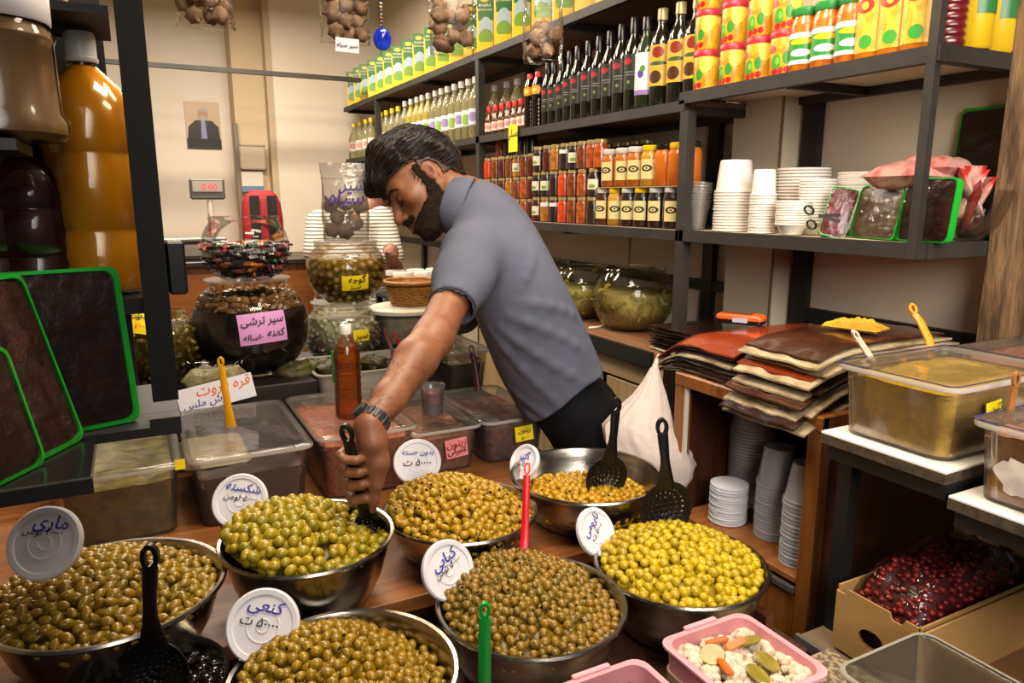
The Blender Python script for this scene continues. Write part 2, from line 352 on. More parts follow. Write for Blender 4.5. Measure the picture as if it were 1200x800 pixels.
t = thing('corner_shelving', 'dark steel end shelving with two deep white-bottomed shelves beside the doorpost', 'shelving', (0, 0, 0))
UNDER = mat('white_board', 'c9b69c', .6)
for z, y1 in ((1.80, 1.742), (1.405, 1.718)):
    MB().box(XS+.012, 1.785, .985, y1, z-.012, z, b=.002).build('shelf_board', UNDER, t)
    MB().box(XS-.012, XS+.012, .96, y1, z-.032, z+.001).build('front_rail', FRAME, t)
    MB().box(XS+.012, 1.785, .955, .985, z-.032, z+.001).build('side_rail', FRAME, t)
    m = MB()
    for y in (1.35,): m.box(XS+.012, 1.77, y, y+.018, z-.034, z-.0125)
    m.box(1.76, 1.788, .985, y1, z-.034, z-.0125); m.build('cross_bearer', FRAME, t)
MB().box(XS-.014, XS+.006, .966, .986, 1.373, 2.7).build('post', FRAME, t)
MB().box(1.765, 1.789, 1.50, 1.555, 1.1, 1.79).build('wall_post', BLACK, t)
MB().box(1.766, 1.788, .97, 1.5, 1.14, 1.178).build('wall_rail', BLACK, t)
t = tag(MB().box(-1.9, XS-.013, 4.98, 5.01, 2.258, 2.285).build('ceiling_rail', FRAME), 'thin dark steel rail crossing in front of the back wall', 'rail')
# back counter under the shelves
t = thing('back_counter', 'low counter with black edge and pale wooden front under the glass globes', 'counter', (0, 0, 0))
MB().box(1.40, 1.764, 1.74, 3.08, 1.0, 1.03, b=.003).build('worktop', wood('worktop_brown', '6e4a30', '8a6244', (14, .8, 14)), t)
MB().box(1.385, 1.40, 1.74, 3.08, .985, 1.032).build('black_edge', BLACK, t)
PALE = wood('pale_front', '9a8058', 'b99f74', (14, 14, .9))
for y0, y1 in ((1.745, 2.02), (2.06, 2.5), (2.54, 3.07)): MB().box(1.42, 1.44, y0, y1, .08, .90, b=.004).build('door', PALE, t)
MB().box(1.415, 1.44, 1.74, 3.08, .91, .985).build('apron', wood('pale_apron', 'b09468', 'c7ac80', (14, .9, 14)), t)
MB().box(1.45, 1.76, 1.74, 3.08, 0, .99).build('carcass', WOODKD, t)
# ---------------------------------------------------------------- the stepped display counter
t = thing('display_counter', 'stepped wooden display counter carrying the olive bowls and tubs', 'counter', (0, 0, 0))
for k, (x0, x1) in enumerate(((-.9, .12), (.122, .64), (.642, 1.005))):
    MB().box(x0, x1, 1.165, 2.06, .75, .78, b=.002).build('upper_board', WOODC, t)
MB().box(-.9, 1.02, .80, 1.20, .67, .70, b=.002).build('lower_board', wood('dark_counter_wood', '3b2416', '563620', (.8, 14, 14)), t)
MB().box(-.9, 1.0, 1.2, 1.225, .02, .75).build('riser_panel', WOODKD, t)
MB().box(-.9, 1.0, .82, .845, .02, .67).build('front_panel', WOODKD, t)
MB().box(.965, .985, .85, 2.05, .02, .75).build('side_panel', WOODKD, t)
MB().box(-.9, 1.0, 2.08, 2.8, .84, .87, b=.002).build('rear_board', mat('dark_rear_board', '241a14', .5), t)
for x0, x1, y0, z1 in ((-.9, .45, 2.1, .975), (.452, .714, 2.40, .92), (.716, 1.0, 2.40, .975)): MB().box(x0, x1, y0, 2.79, .871, z1, b=.003).build('rear_step', mat('dark_step', '1d1613', .5), t)
MB().box(-.9, 1.0, 2.06, 2.079, .02, .87).build('rear_panel', WOODKD, t)
MB().box(-.9, 1.0, 2.78, 2.8, .02, .84).build('back_panel', WOODKD, t)
# front ledge with a strip of granite
t = tag(MB().box(.3, 1.07, .3, .795, .66, .69, b=.003).build('granite_ledge', mat('speckled_granite', '6b5c48', .3, col2='a8977c', scale=90, lo=.45, hi=.55)), 'speckled granite ledge under the pink baskets', 'ledge')
# ---------------------------------------------------------------- open cabinet with the cup stacks
t = thing('cup_cabinet', 'open brown wooden cabinet holding clear plastic cup stacks', 'cabinet', (0, 0, 0))
x0, x1, y0, y1 = 1.2, 1.755, .95, 1.40
MB().box(x0, x1, y0, y1, 1.04, 1.068, b=.002).build('top', WOODK, t)
MB().box(x0-.004, x0+.018, y0, y1, 1.035, 1.066, b=.002).build('top_rail', WOODK, t)
for ya, yb in ((y1-.03, y1), (y0, y0+.035)): MB().box(x0-.002, x0+.03, ya, yb, 0.0, 1.036, b=.002).build('stile', WOODK, t)
MB().box(x0+.03, x1, y1-.012, y1, 0, 1.04).build('side_panel', WOODKD, t)
MB().box(x0+.03, x1, y0, y0+.012, 0, 1.04).build('side_panel', WOODKD, t)
MB().box(x1-.015, x1, y0+.012, y1-.012, 0, 1.04).build('back_panel', mat('cabinet_back', '7a6f60', .7), t)
MB().box(x0, x1-.016, y0+.036, y1-.031, .685, .70, b=.002).build('inner_shelf', WOODC, t)
MB().box(x0+.0, x0+.02, y0+.036, y1-.031, .02, .655, b=.003).build('lower_door', WOODK, t)
MB().box(x0-.008, x0+.012, y0+.036, y1-.031, .664, .676).build('door_pull', mat('aluminium', 'b9b4aa', .35, .9), t)
MB().box(x0+.003, x0+.012, y1-.04, y1-.031, .70, 1.035).build('white_edge', mat('edge_strip', 'cfc6b4', .5), t)
# ---------------------------------------------------------------- stand with the white boards at the right
t = thing('tub_stand', 'black steel stand with white boards under the relish tubs at right', 'stand', (0, 0, 0))
WB = mat('white_laminate', 'e0d8cf', .4)
for y0, y1, z in ((.64, .875, 1.078), (.20, .632, 1.043), ):
    MB().box(1.10, 1.735, y0, y1, z-.005, z, b=.001).build('board_top', WB, t)
    MB().box(1.10, 1.735, y0, y1, z-.022, z-.0055).build('board_core', mat('chipboard', '4d3d27', .8, col2='2f2417', scale=60), t)
for y0, y1, z in ((.64, .875, 1.055), (.20, .632, 1.02)):
    m = MB(); m.box(1.115, 1.14, y0+.005, y1-.005, z-.03, z); m.box(1.14, 1.72, y0+.005, y0+.03, z-.03, z); m.box(1.14, 1.72, y1-.03, y1-.005, z-.03, z)
    m.build('rail', BLACK, t)
for x, ys in ((1.152, ((.871, 1.056), (.24, 1.02))), (1.70, ((.85, 1.056), (.632, 1.02), (.24, 1.02)))):
    for y, z in ys: MB().box(x, x+.028, y-.028, y, 0, z-.03).build('leg', BLACK, t)
MB().box(1.142, 1.15, .645, .845, .70, 1.02).build('side_board', WOODKD, t) if False else None
MB().box(1.085, 1.73, .20, .875, .645, .665, b=.002).build('lower_shelf', mat('stand_shelf', '6b5a45', .6), t)
MB().box(1.075, 1.0845, .20, .875, .65, .669).build('shelf_edge', mat('edge_aluminium', 'a9a49a', .35, .8), t)
# ---------------------------------------------------------------- shelf at the left with its posts
t = thing('front_shelving', 'black steel shelving at the left with bottles and fruit leather packs', 'shelving', (0, 0, 0))
PX0, PX1 = .006, .036
m = MB().box(PX0, PX1, 1.0, 1.03, 1.245, 2.6).build('post', mat('black_post', '0b0a09', .65, spec=.3), t)
MB().box(-1.2, PX0, 1.03, 1.22, 1.355, 1.375).build('bottle_shelf', mat('black_shelf', '131010', .3), t)
MB().box(-1.2, -.19, .72, 1.22, 1.475, 1.49).build('jar_shelf', mat('black_shelf', '131010', .3), t) if False else None
MB().box(-1.2, -.058, .81, .958, 1.212, 1.2235).build('pack_shelf', mat('black_gloss_shelf', '1a1818', .15), t)
MB().box(-1.2, -.056, .802, .8095, 1.209, 1.2245).build('pack_shelf_rail', BLACK, t)
MB().box(-1.2, PX1, 1.0, 1.03, 1.200, 1.2225).build('foot_rail', BLACK, t)
MB().box(-1.2, .0, .96, 1.0, 1.212, 1.2235).build('rear_ledge', BLACK, t)
MB().box(-1.2, PX1, 1.031, 1.2, 1.20, 1.2225).build('lower_shelf', BLACK, t)
MB().box(-1.2, .0, 1.032, 1.2, 1.712, 1.722).build('top_shelf', BLACK, t)
MB().box(-1.2, -.01, 1.215, 1.235, 1.2, 2.6).build('back_panel', mat('dark_back_panel', '1b130f', .6), t)
# ---------------------------------------------------------------- steel bowls, olives, name lids, utensils
rnd = random.Random(4)
def bowl_prof(r, h, base=.66):
    return [(r*base*.5, 0), (r*base, .002), (r*(base+.07), .012), (r*(base+.19), h*.42), (r*.93, h*.8), (r*.955, h-.006), (r*1.0, h-.004), (r*1.012, h), (r*1.0, h+.004), (r*.965, h+.003), (r*.935, h-.006), (r*.92, h*.8), (r*(base+.175), h*.42), (r*(base+.05), .016), (r*base*.9, .006), (1e-4, .006)]
def olive_mesh(name, a, b, kind, seed):
    """an olive: long half axis a, half width b; pitted ones have a round hole with a dark rim at one end"""
    m = MB(); r = random.Random(seed); n = 10
    if kind == 'pit':
        prof = [(b*.34, -a*.45), (b*.42, -a*.88), (b*.58, -a*.88), (b*.86, -a*.5), (b, 0), (b*.88, a*.5), (b*.55, a*.86), (b*.2, a*.985), (1e-4, a)]
    elif kind == 'crack':
        prof = [(1e-4, -a), (b*.3, -a*.94), (b*.62, -a*.75), (b*.93, -a*.35), (b, .05*a), (b*.82, a*.5), (b*.48, a*.85), (b*.16, a*1.02), (1e-4, a*1.06)]
    else:
        prof = [(1e-4, -a*.97), (b*.3, -a*.95), (b*.68, -a*.73), (b*.95, -a*.3), (b, .1*a), (b*.84, a*.55), (b*.45, a*.88), (b*.14, a*.97), (1e-4, a*.95)]
    ph = [r.uniform(-.05, .05) for _ in range(n)]
    rings = [[(x*(1+ph[i]), y*(1+ph[i]), z) for i, (x, y) in enumerate(circ(q, n))] for q, z in prof]
    m.loft(rings, 0, True, None, True, True)
    if kind == 'pit':
        for i in range(n): m.m[i] = 1          # the hole's wall
        m.m[8*n] = 1 if len(m.m) > 8*n else 0
    return m
def olives(name, cat, bowl_lab, cx, cy, zr, rin, mound, r_ol, ratio, kind, mats, n_max, group, label, seed, sp=1.72, skip=None, brine=None):
    r = random.Random(seed)
    protos = []
    for k in range(4):
        a = r_ol*ratio*r.uniform(.93, 1.1); b = r_ol*r.uniform(.92, 1.06)
        mb = olive_mesh(name, a, b, kind if kind != 'mix' else ('pit', 'whole')[k % 2], seed*10+k)
        me = bpy.data.meshes.new(name); me.from_pydata(mb.v, [], mb.f)
        for q in mats: me.materials.append(q)
        me.polygons.foreach_set('material_index', mb.m); me.polygons.foreach_set('use_smooth', [True]*len(mb.f)); protos.append((me, mb))
    pts, tries, dmin = [], 0, r_ol*sp; cell = {}
    while tries < 9000 and len(pts) < n_max:
        tries += 1
        q = rin*math.sqrt(r.random()); a = r.uniform(0, 2*math.pi); x, y = q*math.cos(a), q*math.sin(a)
        if skip and skip(x, y): continue
        ci, cj = int(x//dmin), int(y//dmin)
        if any((x-u)**2+(y-v)**2 < (dmin*(.9 if math.hypot(mound(x+.004, y)-mound(x, y), mound(x, y+.004)-mound(x, y)) > .0025 else 1))**2 for i in (-1, 0, 1) for j in (-1, 0, 1) for u, v in cell.get((ci+i, cj+j), ())): continue
        cell.setdefault((ci, cj), []).append((x, y)); pts.append((x, y))
    def frame(x, y, dz):
        e = .005; nx, ny = -(mound(x+e, y)-mound(x-e, y))/(2*e), -(mound(x, y+e)-mound(x, y-e))/(2*e)
        nrm = Vector((nx, ny, 1)).normalized(); ax = Vector((r.gauss(0, 1), r.gauss(0, 1), r.gauss(0, .45))); 
        q = ax.to_track_quat('Z', 'Y') @ Matrix.Rotation(r.uniform(0, 6), 3, 'Z').to_quaternion()
        s = r.uniform(.88, 1.1)
        return Matrix.Translation((cx+x, cy+y, zr+mound(x, y)+dz)) @ q.to_matrix().to_4x4() @ Matrix.Scale(s, 4)
    for i, (x, y) in enumerate(pts):
        me, _ = protos[r.randrange(4)]
        o = bpy.data.objects.new(name, me); C.objects.link(o); o.matrix_world = frame(x, y, r.uniform(-.35, .25)*r_ol); tag(o, label, cat, group)
    st = MB()
    lim = rin+.004
    for k in range(int(len(pts)*1.9)):                                     # the layer under the top one, and the heap's core
        q = rin*.98*math.sqrt(r.random()); a = r.uniform(0, 6.283); x, y = q*math.cos(a), q*math.sin(a)
        _, mb = protos[k % 4]; st.add(mb.v, mb.f, 0, True, frame(x, y, -r_ol*r.uniform(.8, 1.6)))
    g = 14
    rings = [[(cx+rin*1.0*k/g*math.cos(t), cy+rin*1.0*k/g*math.sin(t), zr+mound(rin*k/g*math.cos(t), rin*k/g*math.sin(t))-r_ol*1.6) for t in [2*math.pi*i/28 for i in range(28)]] for k in range(1, g+1)]
    st.loft(rings, 1, True, None, True, False)
    tag(st.build('lower_'+name+'_layer', [mats[0], brine or mats[0]]), kind='stuff')
def olive_mat(name, c1, c2, c3, rough=.28):
    return mat(name, c1, rough, col2=c2, scale=45, lo=.32, hi=.7, rand=c3, coat=.10, bump=.06, bscale=150, spec=.5)
HOLE = mat('olive_hole', '2a2008', .5)
BOWLS = {}
def bowl(key, px, py, z, r, h, label):
    c = P(px, py, z=z); t = thing('steel_bowl', label, 'bowl', (c.x, c.y, z-h+.0012), 'steel bowls of olives')
    MB().lathe(bowl_prof(r, h), 56, cap0=True).build('body', STEEL, t)
    BOWLS[key] = (c.x, c.y, z, r, h); return t
B1 = bowl('left', 130, 690, .893, .170, .112, 'wide steel bowl heaped with brownish cracked olives under the left shelf')
B2 = bowl('green', 361, 628, .905, .152, .122, 'steel bowl heaped with glossy green olives where the man is scooping')
B3 = bowl('pit', 540, 598, .873, .156, .092, 'steel bowl of golden pitted olives in front of the pink-labelled tub')
B4 = bowl('far', 687, 556, .885, .171, .104, 'deep steel bowl half full of pitted olives beside the man')
B5 = bowl('mid', 623, 706, .825, .161, .124, 'steel bowl of small brown pitted olives with the red spoon')
B6 = bowl('yellow', 797, 660, .825, .161, .124, 'steel bowl heaped with bright yellow olives before the cup cabinet')
B7 = bowl('low', 404, 790, .825, .164, .124, 'steel bowl of wet golden olives lowest in the middle')
B8 = bowl('black', 172, 800, .808, .112, .107, 'steel bowl of black olives in the lower left corner')
def hp(ox, oy, h, base, s=1.0):
    def f(x, y):
        return base + h*max(0, 1-((x-ox)**2+(y-oy)**2)/(.135*s)**2)**1.0
    return f
cx, cy, zr, r_, _h = BOWLS['left']
BR1 = mat('brown_brine', '4a3d0e', .4)
olives('cracked_olive', 'olive', '', cx, cy, zr, r_*.90, lambda x, y: -.012+.05*max(0, 1-((x+.03)**2+(y-.02)**2)/.16**2), .0076, 1.55, 'crack', [olive_mat('cracked_olive_skin', '65450b', '8a7614', '94701a'), HOLE], 300, 'cracked olives in the left bowl', 'brownish green cracked olive in the heap in the left steel bowl', 1, 1.75, brine=BR1)
cx, cy, zr, r_, _h = BOWLS['green']
SK2 = lambda x, y: ((x-.088)/.05)**2+((y-.022)/.055)**2 < 1
olives('green_olive', 'olive', '', cx, cy, zr, r_*.90, lambda x, y: -.006+.062*max(0, 1-((x+.03)**2+(y-.01)**2)/.155**2)-.025*math.exp(-((x-.09)**2+(y-.02)**2)/.003), .0092, 1.22, 'whole', [olive_mat('green_olive_skin', '6e6a10', '96861c', 'a88a18'), HOLE], 300, 'green olives in the scooped bowl', 'glossy green olive in the heap in the bowl being scooped', 2, 1.66, skip=SK2, brine=BR1)
cx, cy, zr, r_, _h = BOWLS['pit']
olives('pitted_olive', 'olive', '', cx, cy, zr, r_*.90, lambda x, y: -.012+.066*max(0, 1-((x+.02)**2+(y-.03)**2)/.16**2), .0085, 1.22, 'pit', [olive_mat('pitted_olive_skin', '8c6a0e', 'b08a14', 'a0780e'), HOLE], 300, 'pitted olives in the bowl behind', 'golden pitted olive in the bowl in front of the pink-labelled tub', 3, 1.62, brine=BR1)
cx, cy, zr, r_, _h = BOWLS['far']
olives('golden_olive', 'olive', '', cx, cy, zr, r_*.84, lambda x, y: -.052+.012*max(0, 1-(x**2+y**2)/.12**2), .0083, 1.2, 'mix', [olive_mat('golden_olive_skin', 'a07a0a', 'c49a18', 'b07c0a'), HOLE], 260, 'olives in the half-full bowl', 'golden pitted olive in the half-full bowl beside the man', 4, 1.7, brine=mat('golden_brine', '8a6a10', .4))
cx, cy, zr, r_, _h = BOWLS['mid']
olives('marinated_olive', 'olive', '', cx, cy, zr, r_*.90, lambda x, y: -.018+.058*max(0, 1-((x+.01)**2+(y-.055)**2)/.17**2), .0073, 1.14, 'mix', [olive_mat('marinated_olive_skin', '54420e', '80681a', '8a6418'), HOLE], 300, 'marinated olives in the red-spoon bowl', 'small brown marinated olive in the bowl with the red spoon', 5, 1.66, brine=mat('herb_brine', '6a5a1a', .4, col2='8a7428', scale=60))
cx, cy, zr, r_, _h = BOWLS['yellow']
olives('yellow_olive', 'olive', '', cx, cy, zr, r_*.905, lambda x, y: -.010+.060*max(0, 1-((x+.0)**2+(y-.01)**2)/.165**2), .0086, 1.07, 'whole', [olive_mat('yellow_olive_skin', 'b09208', 'cbac12', 'a48a12'), HOLE], 300, 'yellow olives before the cabinet', 'bright yellow olive in the heaped bowl before the cup cabinet', 6, 1.74, brine=mat('yellow_brine', '8a7208', .4))
cx, cy, zr, r_, _h = BOWLS['low']
olives('seasoned_olive', 'olive', '', cx, cy, zr, r_*.87, lambda x, y: -.028+.075*max(0, 1-((x+.03)**2+(y-.025)**2)/.15**2), .0082, 1.16, 'mix', [olive_mat('seasoned_olive_skin', '7a5a0a', 'a47e12', '86680e'), HOLE], 300, 'wet olives in the lowest middle bowl', 'wet golden brown olive in the lowest middle bowl', 7, 1.66, brine=mat('oily_brine', '8f7212', .4))
cx, cy, zr, r_, _h = BOWLS['black']
olives('black_olive', 'olive', '', cx, cy, zr, r_*.9, lambda x, y: -.022+.004*math.sin(60*x)*math.sin(50*y), .0095, 1.25, 'whole', [mat('black_olive_skin', '0d0908', .15, rand='1c100e', coat=.5), HOLE], 120, 'black olives in the corner bowl', 'shiny black olive in the corner bowl', 8, 1.8, brine=mat('black_brine', '080606', .08))
# name lids: white lids with raised rings stuck upright in the bowls
LIDW = mat('lid_white', 'dcd8dc', .38)
def name_lid(px, py, d, r, n, roll, lines, label):
    p = P(px, py, d=d); t = thing('price_disc', label, 'lid', look(p, n, roll=roll), 'round price lids')
    MB().lathe([(1e-4, 0), (r*.16, 0), (r*.17, .0012), (r*.19, .0012), (r*.2, 0), (r*.42, 0), (r*.43, .0012), (r*.45, .0012), (r*.46, 0), (r*.8, 0), (r*.82, .0025), (r*.95, .0035), (r, .001), (r, -.006), (r*.96, -.006), (r*.95, -.001), (1e-4, -.002)], 48).build('disc', LIDW, t)
    m = MB()
    for key, sz, y, k, x in lines: m.text(key, sz*r, k, TR(x*r, y*r, .0016) @ RZ(R(3)), fit=1.45*r*math.sqrt(max(.2, 1-y*y)))
    m.build('writing', [INKB, INKK], t)
toc = lambda px, py: tuple(-ray(px, py))
def nrm(a, b_, c): return tuple(-FW*a + RT*b_ + UP*c)
name_lid(52, 636, 1.09, .0545, nrm(1, .05, .30), R(-8), (('mari', .5, .55, 0, .05), ('t40', .27, .28, 1, -.12)), 'white price lid with blue and black handwriting behind the cracked olives')
name_lid(281, 587, 1.40, .053, nrm(1, .05, .35), R(-12), (('shek', .5, .48, 0, 0), ('t50', .3, .12, 1, 0)), 'white price lid with handwriting at the back left of the green olives')
name_lid(489, 541, 1.66, .054, nrm(1, .1, .45), R(-4), (('bed', .44, .4, 0, 0), ('t5', .4, -.05, 1, 0)), 'white price lid behind the golden pitted olives by the pink label')
name_lid(614, 541, 1.70, .043, nrm(.62, -.62, .35), R(14), (('gol', .5, .3, 0, 0), ('t5', .35, -.1, 1, 0)), 'small white price lid seen edge-on at the half-full bowl')
name_lid(526, 668, 1.25, .052, nrm(.75, .62, .30), R(14), (('kab', .5, .4, 0, 0), ('t50', .28, .1, 1, 0)), 'tilted white price lid at the left of the marinated olives')
name_lid(308, 733, 1.085, .054, nrm(1, .1, .35), R(-18), (('kan', .48, .5, 0, -.1), ('t5', .36, .05, 1, -.12)), 'white price lid standing left of the lowest middle bowl')
name_lid(699, 623, 1.42, .048, nrm(.72, .60, .35), R(28), (('tari', .45, .4, 0, 0), ('t5', .3, .0, 1, 0)), 'white price lid leaning at the left of the yellow olives')
# skimmers and spoons
def skimmer(a, b, n, r, label, hl=None, depth=.018):
    """handle end a, centre of the head b; n is the open side of the head"""
    a, b = Vector(a), Vector(b); ax = (a-b).normalized(); n = Vector(n); n = (n-ax*n.dot(ax)).normalized(); s = ax.cross(n)
    M = Matrix.Translation(b) @ Matrix(((s.x, ax.x, n.x, 0), (s.y, ax.y, n.y, 0), (s.z, ax.z, n.z, 0), (0, 0, 0, 1)))   # local y toward the handle, z = open side
    L = (a-b).length; t = thing('black_skimmer', label, 'skimmer', M, 'black slotted skimmers')
    m = MB(); g = 30; ids = {}; vs = []; fs = []
    def vid(i, j):
        if (i, j) not in ids:
            x, y = (i/g*2-1), (j/g*2-1); q = math.hypot(x, y); mx = max(abs(x), abs(y), 1e-6)
            k = mx/q if q > 1e-6 else 1; x, y = x*k, y*k; rr = min(1, math.hypot(x, y))
            ids[(i, j)] = len(vs); vs.append((x*r*.93, y*r, -depth*(1-rr*rr)))
        return ids[(i, j)]
    for i in range(g):
        for j in range(g):
            if i % 3 == 1 and j % 3 == 1 and 3 < i < g-4 and 3 < j < g-4: continue
            fs.append([vid(i, j), vid(i+1, j), vid(i+1, j+1), vid(i, j+1)])
    m.add(vs, fs); o = m.build('slotted_head', BPLAS, t, ang=70)
    sd = o.modifiers.new('thickness', 'SOLIDIFY'); sd.thickness = .0022; sd.offset = 0
    hw, y0 = .0098, r*.93
    m = MB(); rings = []
    for y, wd, z, th in ((y0-.012, .022, -.002, .0035), (y0+.02, .015, .006, .004), (y0+.05, hw, .010, .0045), (L*.6, hw*.95, .010, .0045), (L-.035, hw*1.12, .006, .004)):
        rings.append([(x*wd, y, z+q*th) for x, q in ((1, .3), (.7, 1), (-.7, 1), (-1, .3), (-1, -.3), (-.7, -1), (.7, -1), (1, -.3))])
    m.loft(rings); # the hanging eye
    c0 = Vector((0, L-.021, .005)); out = [(c0.x+.0122*math.cos(q), c0.y+.020*math.sin(q)) for q in np.linspace(0, 2*math.pi, 24, endpoint=False)]
    inn = [(c0.x+.0060*math.cos(q), c0.y+.0125*math.sin(q)) for q in np.linspace(0, 2*math.pi, 24, endpoint=False)]
    m.loft([[(x, y, .001) for x, y in inn], [(x, y, .001) for x, y in out], [(x, y, .009) for x, y in out], [(x, y, .009) for x, y in inn], [(x, y, .001) for x, y in inn]], 0, True, None, False, False)
    m.build('handle', BPLAS, t, ang=50); return t
skimmer(P(177, 634, d=.985), P(182, 786, d=1.03), nrm(1, .1, .5), .050, 'black slotted skimmer standing in the black olives')
skimmer(P(405, 494, d=1.255), P(436, 620, d=1.335), nrm(.8, -.25, .65), .037, 'black slotted skimmer held in the green olives by the man', depth=.022)
skimmer(P(722, 464, d=1.60), P(711, 560, d=1.66), nrm(.6, .15, .8), .054, 'black slotted skimmer in the half-full bowl beside the man', depth=.024)
skimmer(P(774, 488, d=1.42), P(781, 596, d=1.475), nrm(1, .1, .3), .060, 'black slotted skimmer stuck upright in the yellow olives')
def spoon(path, wd, m_, label, name, eye=True, th=.0032):
    path = [Vector(p) for p in path]; o = path[0].copy(); t = thing(name, label, 'spoon', path[-1])
    loc = [p-path[-1] for p in path]; mid = []
    ax = (loc[0]-loc[-1]).normalized(); n = Vector(-FW); n = (n-ax*n.dot(ax)).normalized(); s = ax.cross(n)
    m = MB(); rings = []; w_ = wd if isinstance(wd, (list, tuple)) else [wd]*len(loc)
    c = loc[0]; ol = max(.02, 2.4*w_[0])
    for p, q in zip([c-ax*(ol*1.1)]+loc[1:], [w_[0]]+list(w_[1:])): rings.append([p+s*(x*q)+n*(y*th) for x, y in ((1, .4), (.75, 1), (-.75, 1), (-1, .4), (-1, -.4), (-.75, -1), (.75, -1), (1, -.4))])
    m.loft(rings[::-1])
    c = c-ax*ol*.5
    out = [c+s*(w_[0]*math.cos(q))+ax*(ol*.62*math.sin(q)) for q in np.linspace(0, 2*math.pi, 20, endpoint=False)]
    inn = [c+s*(w_[0]*.45*math.cos(q))+ax*(ol*.4*math.sin(q)) for q in np.linspace(0, 2*math.pi, 20, endpoint=False)]
    m.loft([[p+n*-th for p in inn], [p+n*-th for p in out], [p+n*th for p in out], [p+n*th for p in inn], [p-n*th for p in inn]], 0, True, None, False, False)
    m.build('handle', m_, t, ang=50); return t
REDP = mat('red_plastic', 'c8101e', .3); GREENP = mat('green_plastic', '0c8a32', .3); YELP = mat('yellow_plastic', 'eaa20c', .35); MAROON = mat('maroon_plastic', '5a1426', .35)
t = spoon([P(618, 543, d=1.40), P(616, 600, d=1.385), P(614, 641, d=1.38), P(612, 652, d=1.375)], [.0065, .0068, .009, .018], REDP, 'red plastic spoon stuck in the marinated olives', 'plastic_spoon')
t = spoon([P(568, 707, d=.96), P(568, 745, d=.97), P(568, 800, d=1.0), P(568, 830, d=1.02)], [.0078, .0085, .009, .009], GREENP, 'green plastic spoon handle in front of the marinated olives', 'plastic_spoon')
# ---------------------------------------------------------------- lidded tubs on the display counter
def tub(x0, x1, y0, y1, z0, h, cont, fill, label, lid=True, name='pickle_tub', surf=None, wall=None, taper=.9, blue=False, M=None, group='lidded plastic tubs', lidname='lid'):
    cx, cy, sx, sy = (x0+x1)/2, (y0+y1)/2, (x1-x0)/2-.006, (y1-y0)/2-.006
    t = thing(name, label, 'tub', M or (cx, cy, z0+.001), group)
    MB().tray(sx, sy, h, taper, .03, .003, .007).build('body', wall or MILKY, t)
    hh = h*fill; k = taper+(1-taper)*fill
    m = MB(); rings = [[(x*q, y*q2, z) for x, y in rrect(sx*1.0-.004, sy-.004, .028)] for q, q2, z in ((taper, taper, .005), (k, k, hh))]
    n = 14; m.loft(rings, 0, True, None, True, False)
    vs = []; fs = []
    r = random.Random(int(cx*1000))
    for i in range(n+1):
        for j in range(n+1):
            x, y = (i/n*2-1)*(sx-.008)*k, (j/n*2-1)*(sy-.008)*k
            vs.append((x, y, hh-.004+.010*mnoise.noise(Vector((x*30, y*30, cx*9)))))
    for i in range(n):
        for j in range(n): fs.append([i*(n+1)+j, (i+1)*(n+1)+j, (i+1)*(n+1)+j+1, i*(n+1)+j+1])
    m.add(vs, fs, 0); m.build('contents', cont, t)
    if lid:
        l = MB().loft([[(x, y, z) for x, y in rrect(sx+o, sy+o, .03)] for o, z in ((.008, h-.004), (.0095, h+.001), (.0095, h+.005), (.004, h+.008), (-.012, h+.008), (-.02, h+.005))], 0, True, None, False, True)
        lo = l.build(lidname, LIDPL, t)
        MB().loft([[(x, y, h+z) for x, y in rrect(sx+o, sy+o, .03)] for o, z in ((.0098, -.003), (.0105, .001), (.0098, .0055))], 0, True, None, False, False).build('lid_rim', clear('lid_edge', (.85, .83, .8), .05, .2, 'd8d0c8', .6), lo)
        if blue: MB().loft([[(x, y, h+z) for x, y in rrect(sx+o, sy+o, .012)] for o, z in ((.0055, .0068), (.0065, .0085), (.0045, .0085))], 0, True, None, False, False).build('blue_edge', mat('blue_edge_line', '343a78', .3), lo)
    return t, sx, sy
def content(name, c1, c2, scale=120, rough=.35, bump=.6, lo=.4, hi=.6): return mat(name, c1, rough, col2=c2, scale=scale, lo=lo, hi=hi, bump=bump, bscale=scale*.8)
def card(parent, p, n, w, h, m_, lines, name='price_card', roll=0, inks=None, label=None, curve=None):
    """a card fixed to its thing (p and n in world space); lines: (key, size, y, ink, x)"""
    Mw = look(p, n, roll=roll); t = bpy.data.objects.new(name, None)
    m = MB(); g = 12
    fn = None
    if curve: fn = lambda q: (curve*math.sin(q.x/curve), q.y, q.z - curve*(1-math.cos(q.x/curve)) - (curve*(1-math.cos(q.y/curve))))
    m.add([((i/g-.5)*w, (j/g-.5)*h, 0) for i in range(g+1) for j in range(g+1)]+[((i/g-.5)*w, (j/g-.5)*h, -.0006) for i in range(g+1) for j in range(g+1)],
          [[i*(g+1)+j, (i+1)*(g+1)+j, (i+1)*(g+1)+j+1, i*(g+1)+j+1] for i in range(g) for j in range(g)]+[[169+i*(g+1)+j, 169+i*(g+1)+j+1, 169+(i+1)*(g+1)+j+1, 169+(i+1)*(g+1)+j] for i in range(g) for j in range(g)], 0, False, None, fn)
    bpy.context.view_layer.update()
    c = m.build(name, m_, parent, parent.matrix_world.inverted() @ Mw)
    if lines:
        m = MB()
        for key, sz, y, k, x in lines: m.text(key, sz, k, TR(x, y, 0), None, .003, fit=w*.9*(1 if abs(x) < .02 else .44))
        if fn: m.v = [Vector(fn(q)) for q in m.v]
        m.build('writing', inks or [INKK, INKRED, INKP, INKB, INKR], c)
    return c
t0, _, _ = tub(-.20, .052, 1.63, 2.03, .78, .155, content('green_pickle', '4c4420', '7d7430', 25), .8, 'clear tub of dark green pickle beside the left shelf')
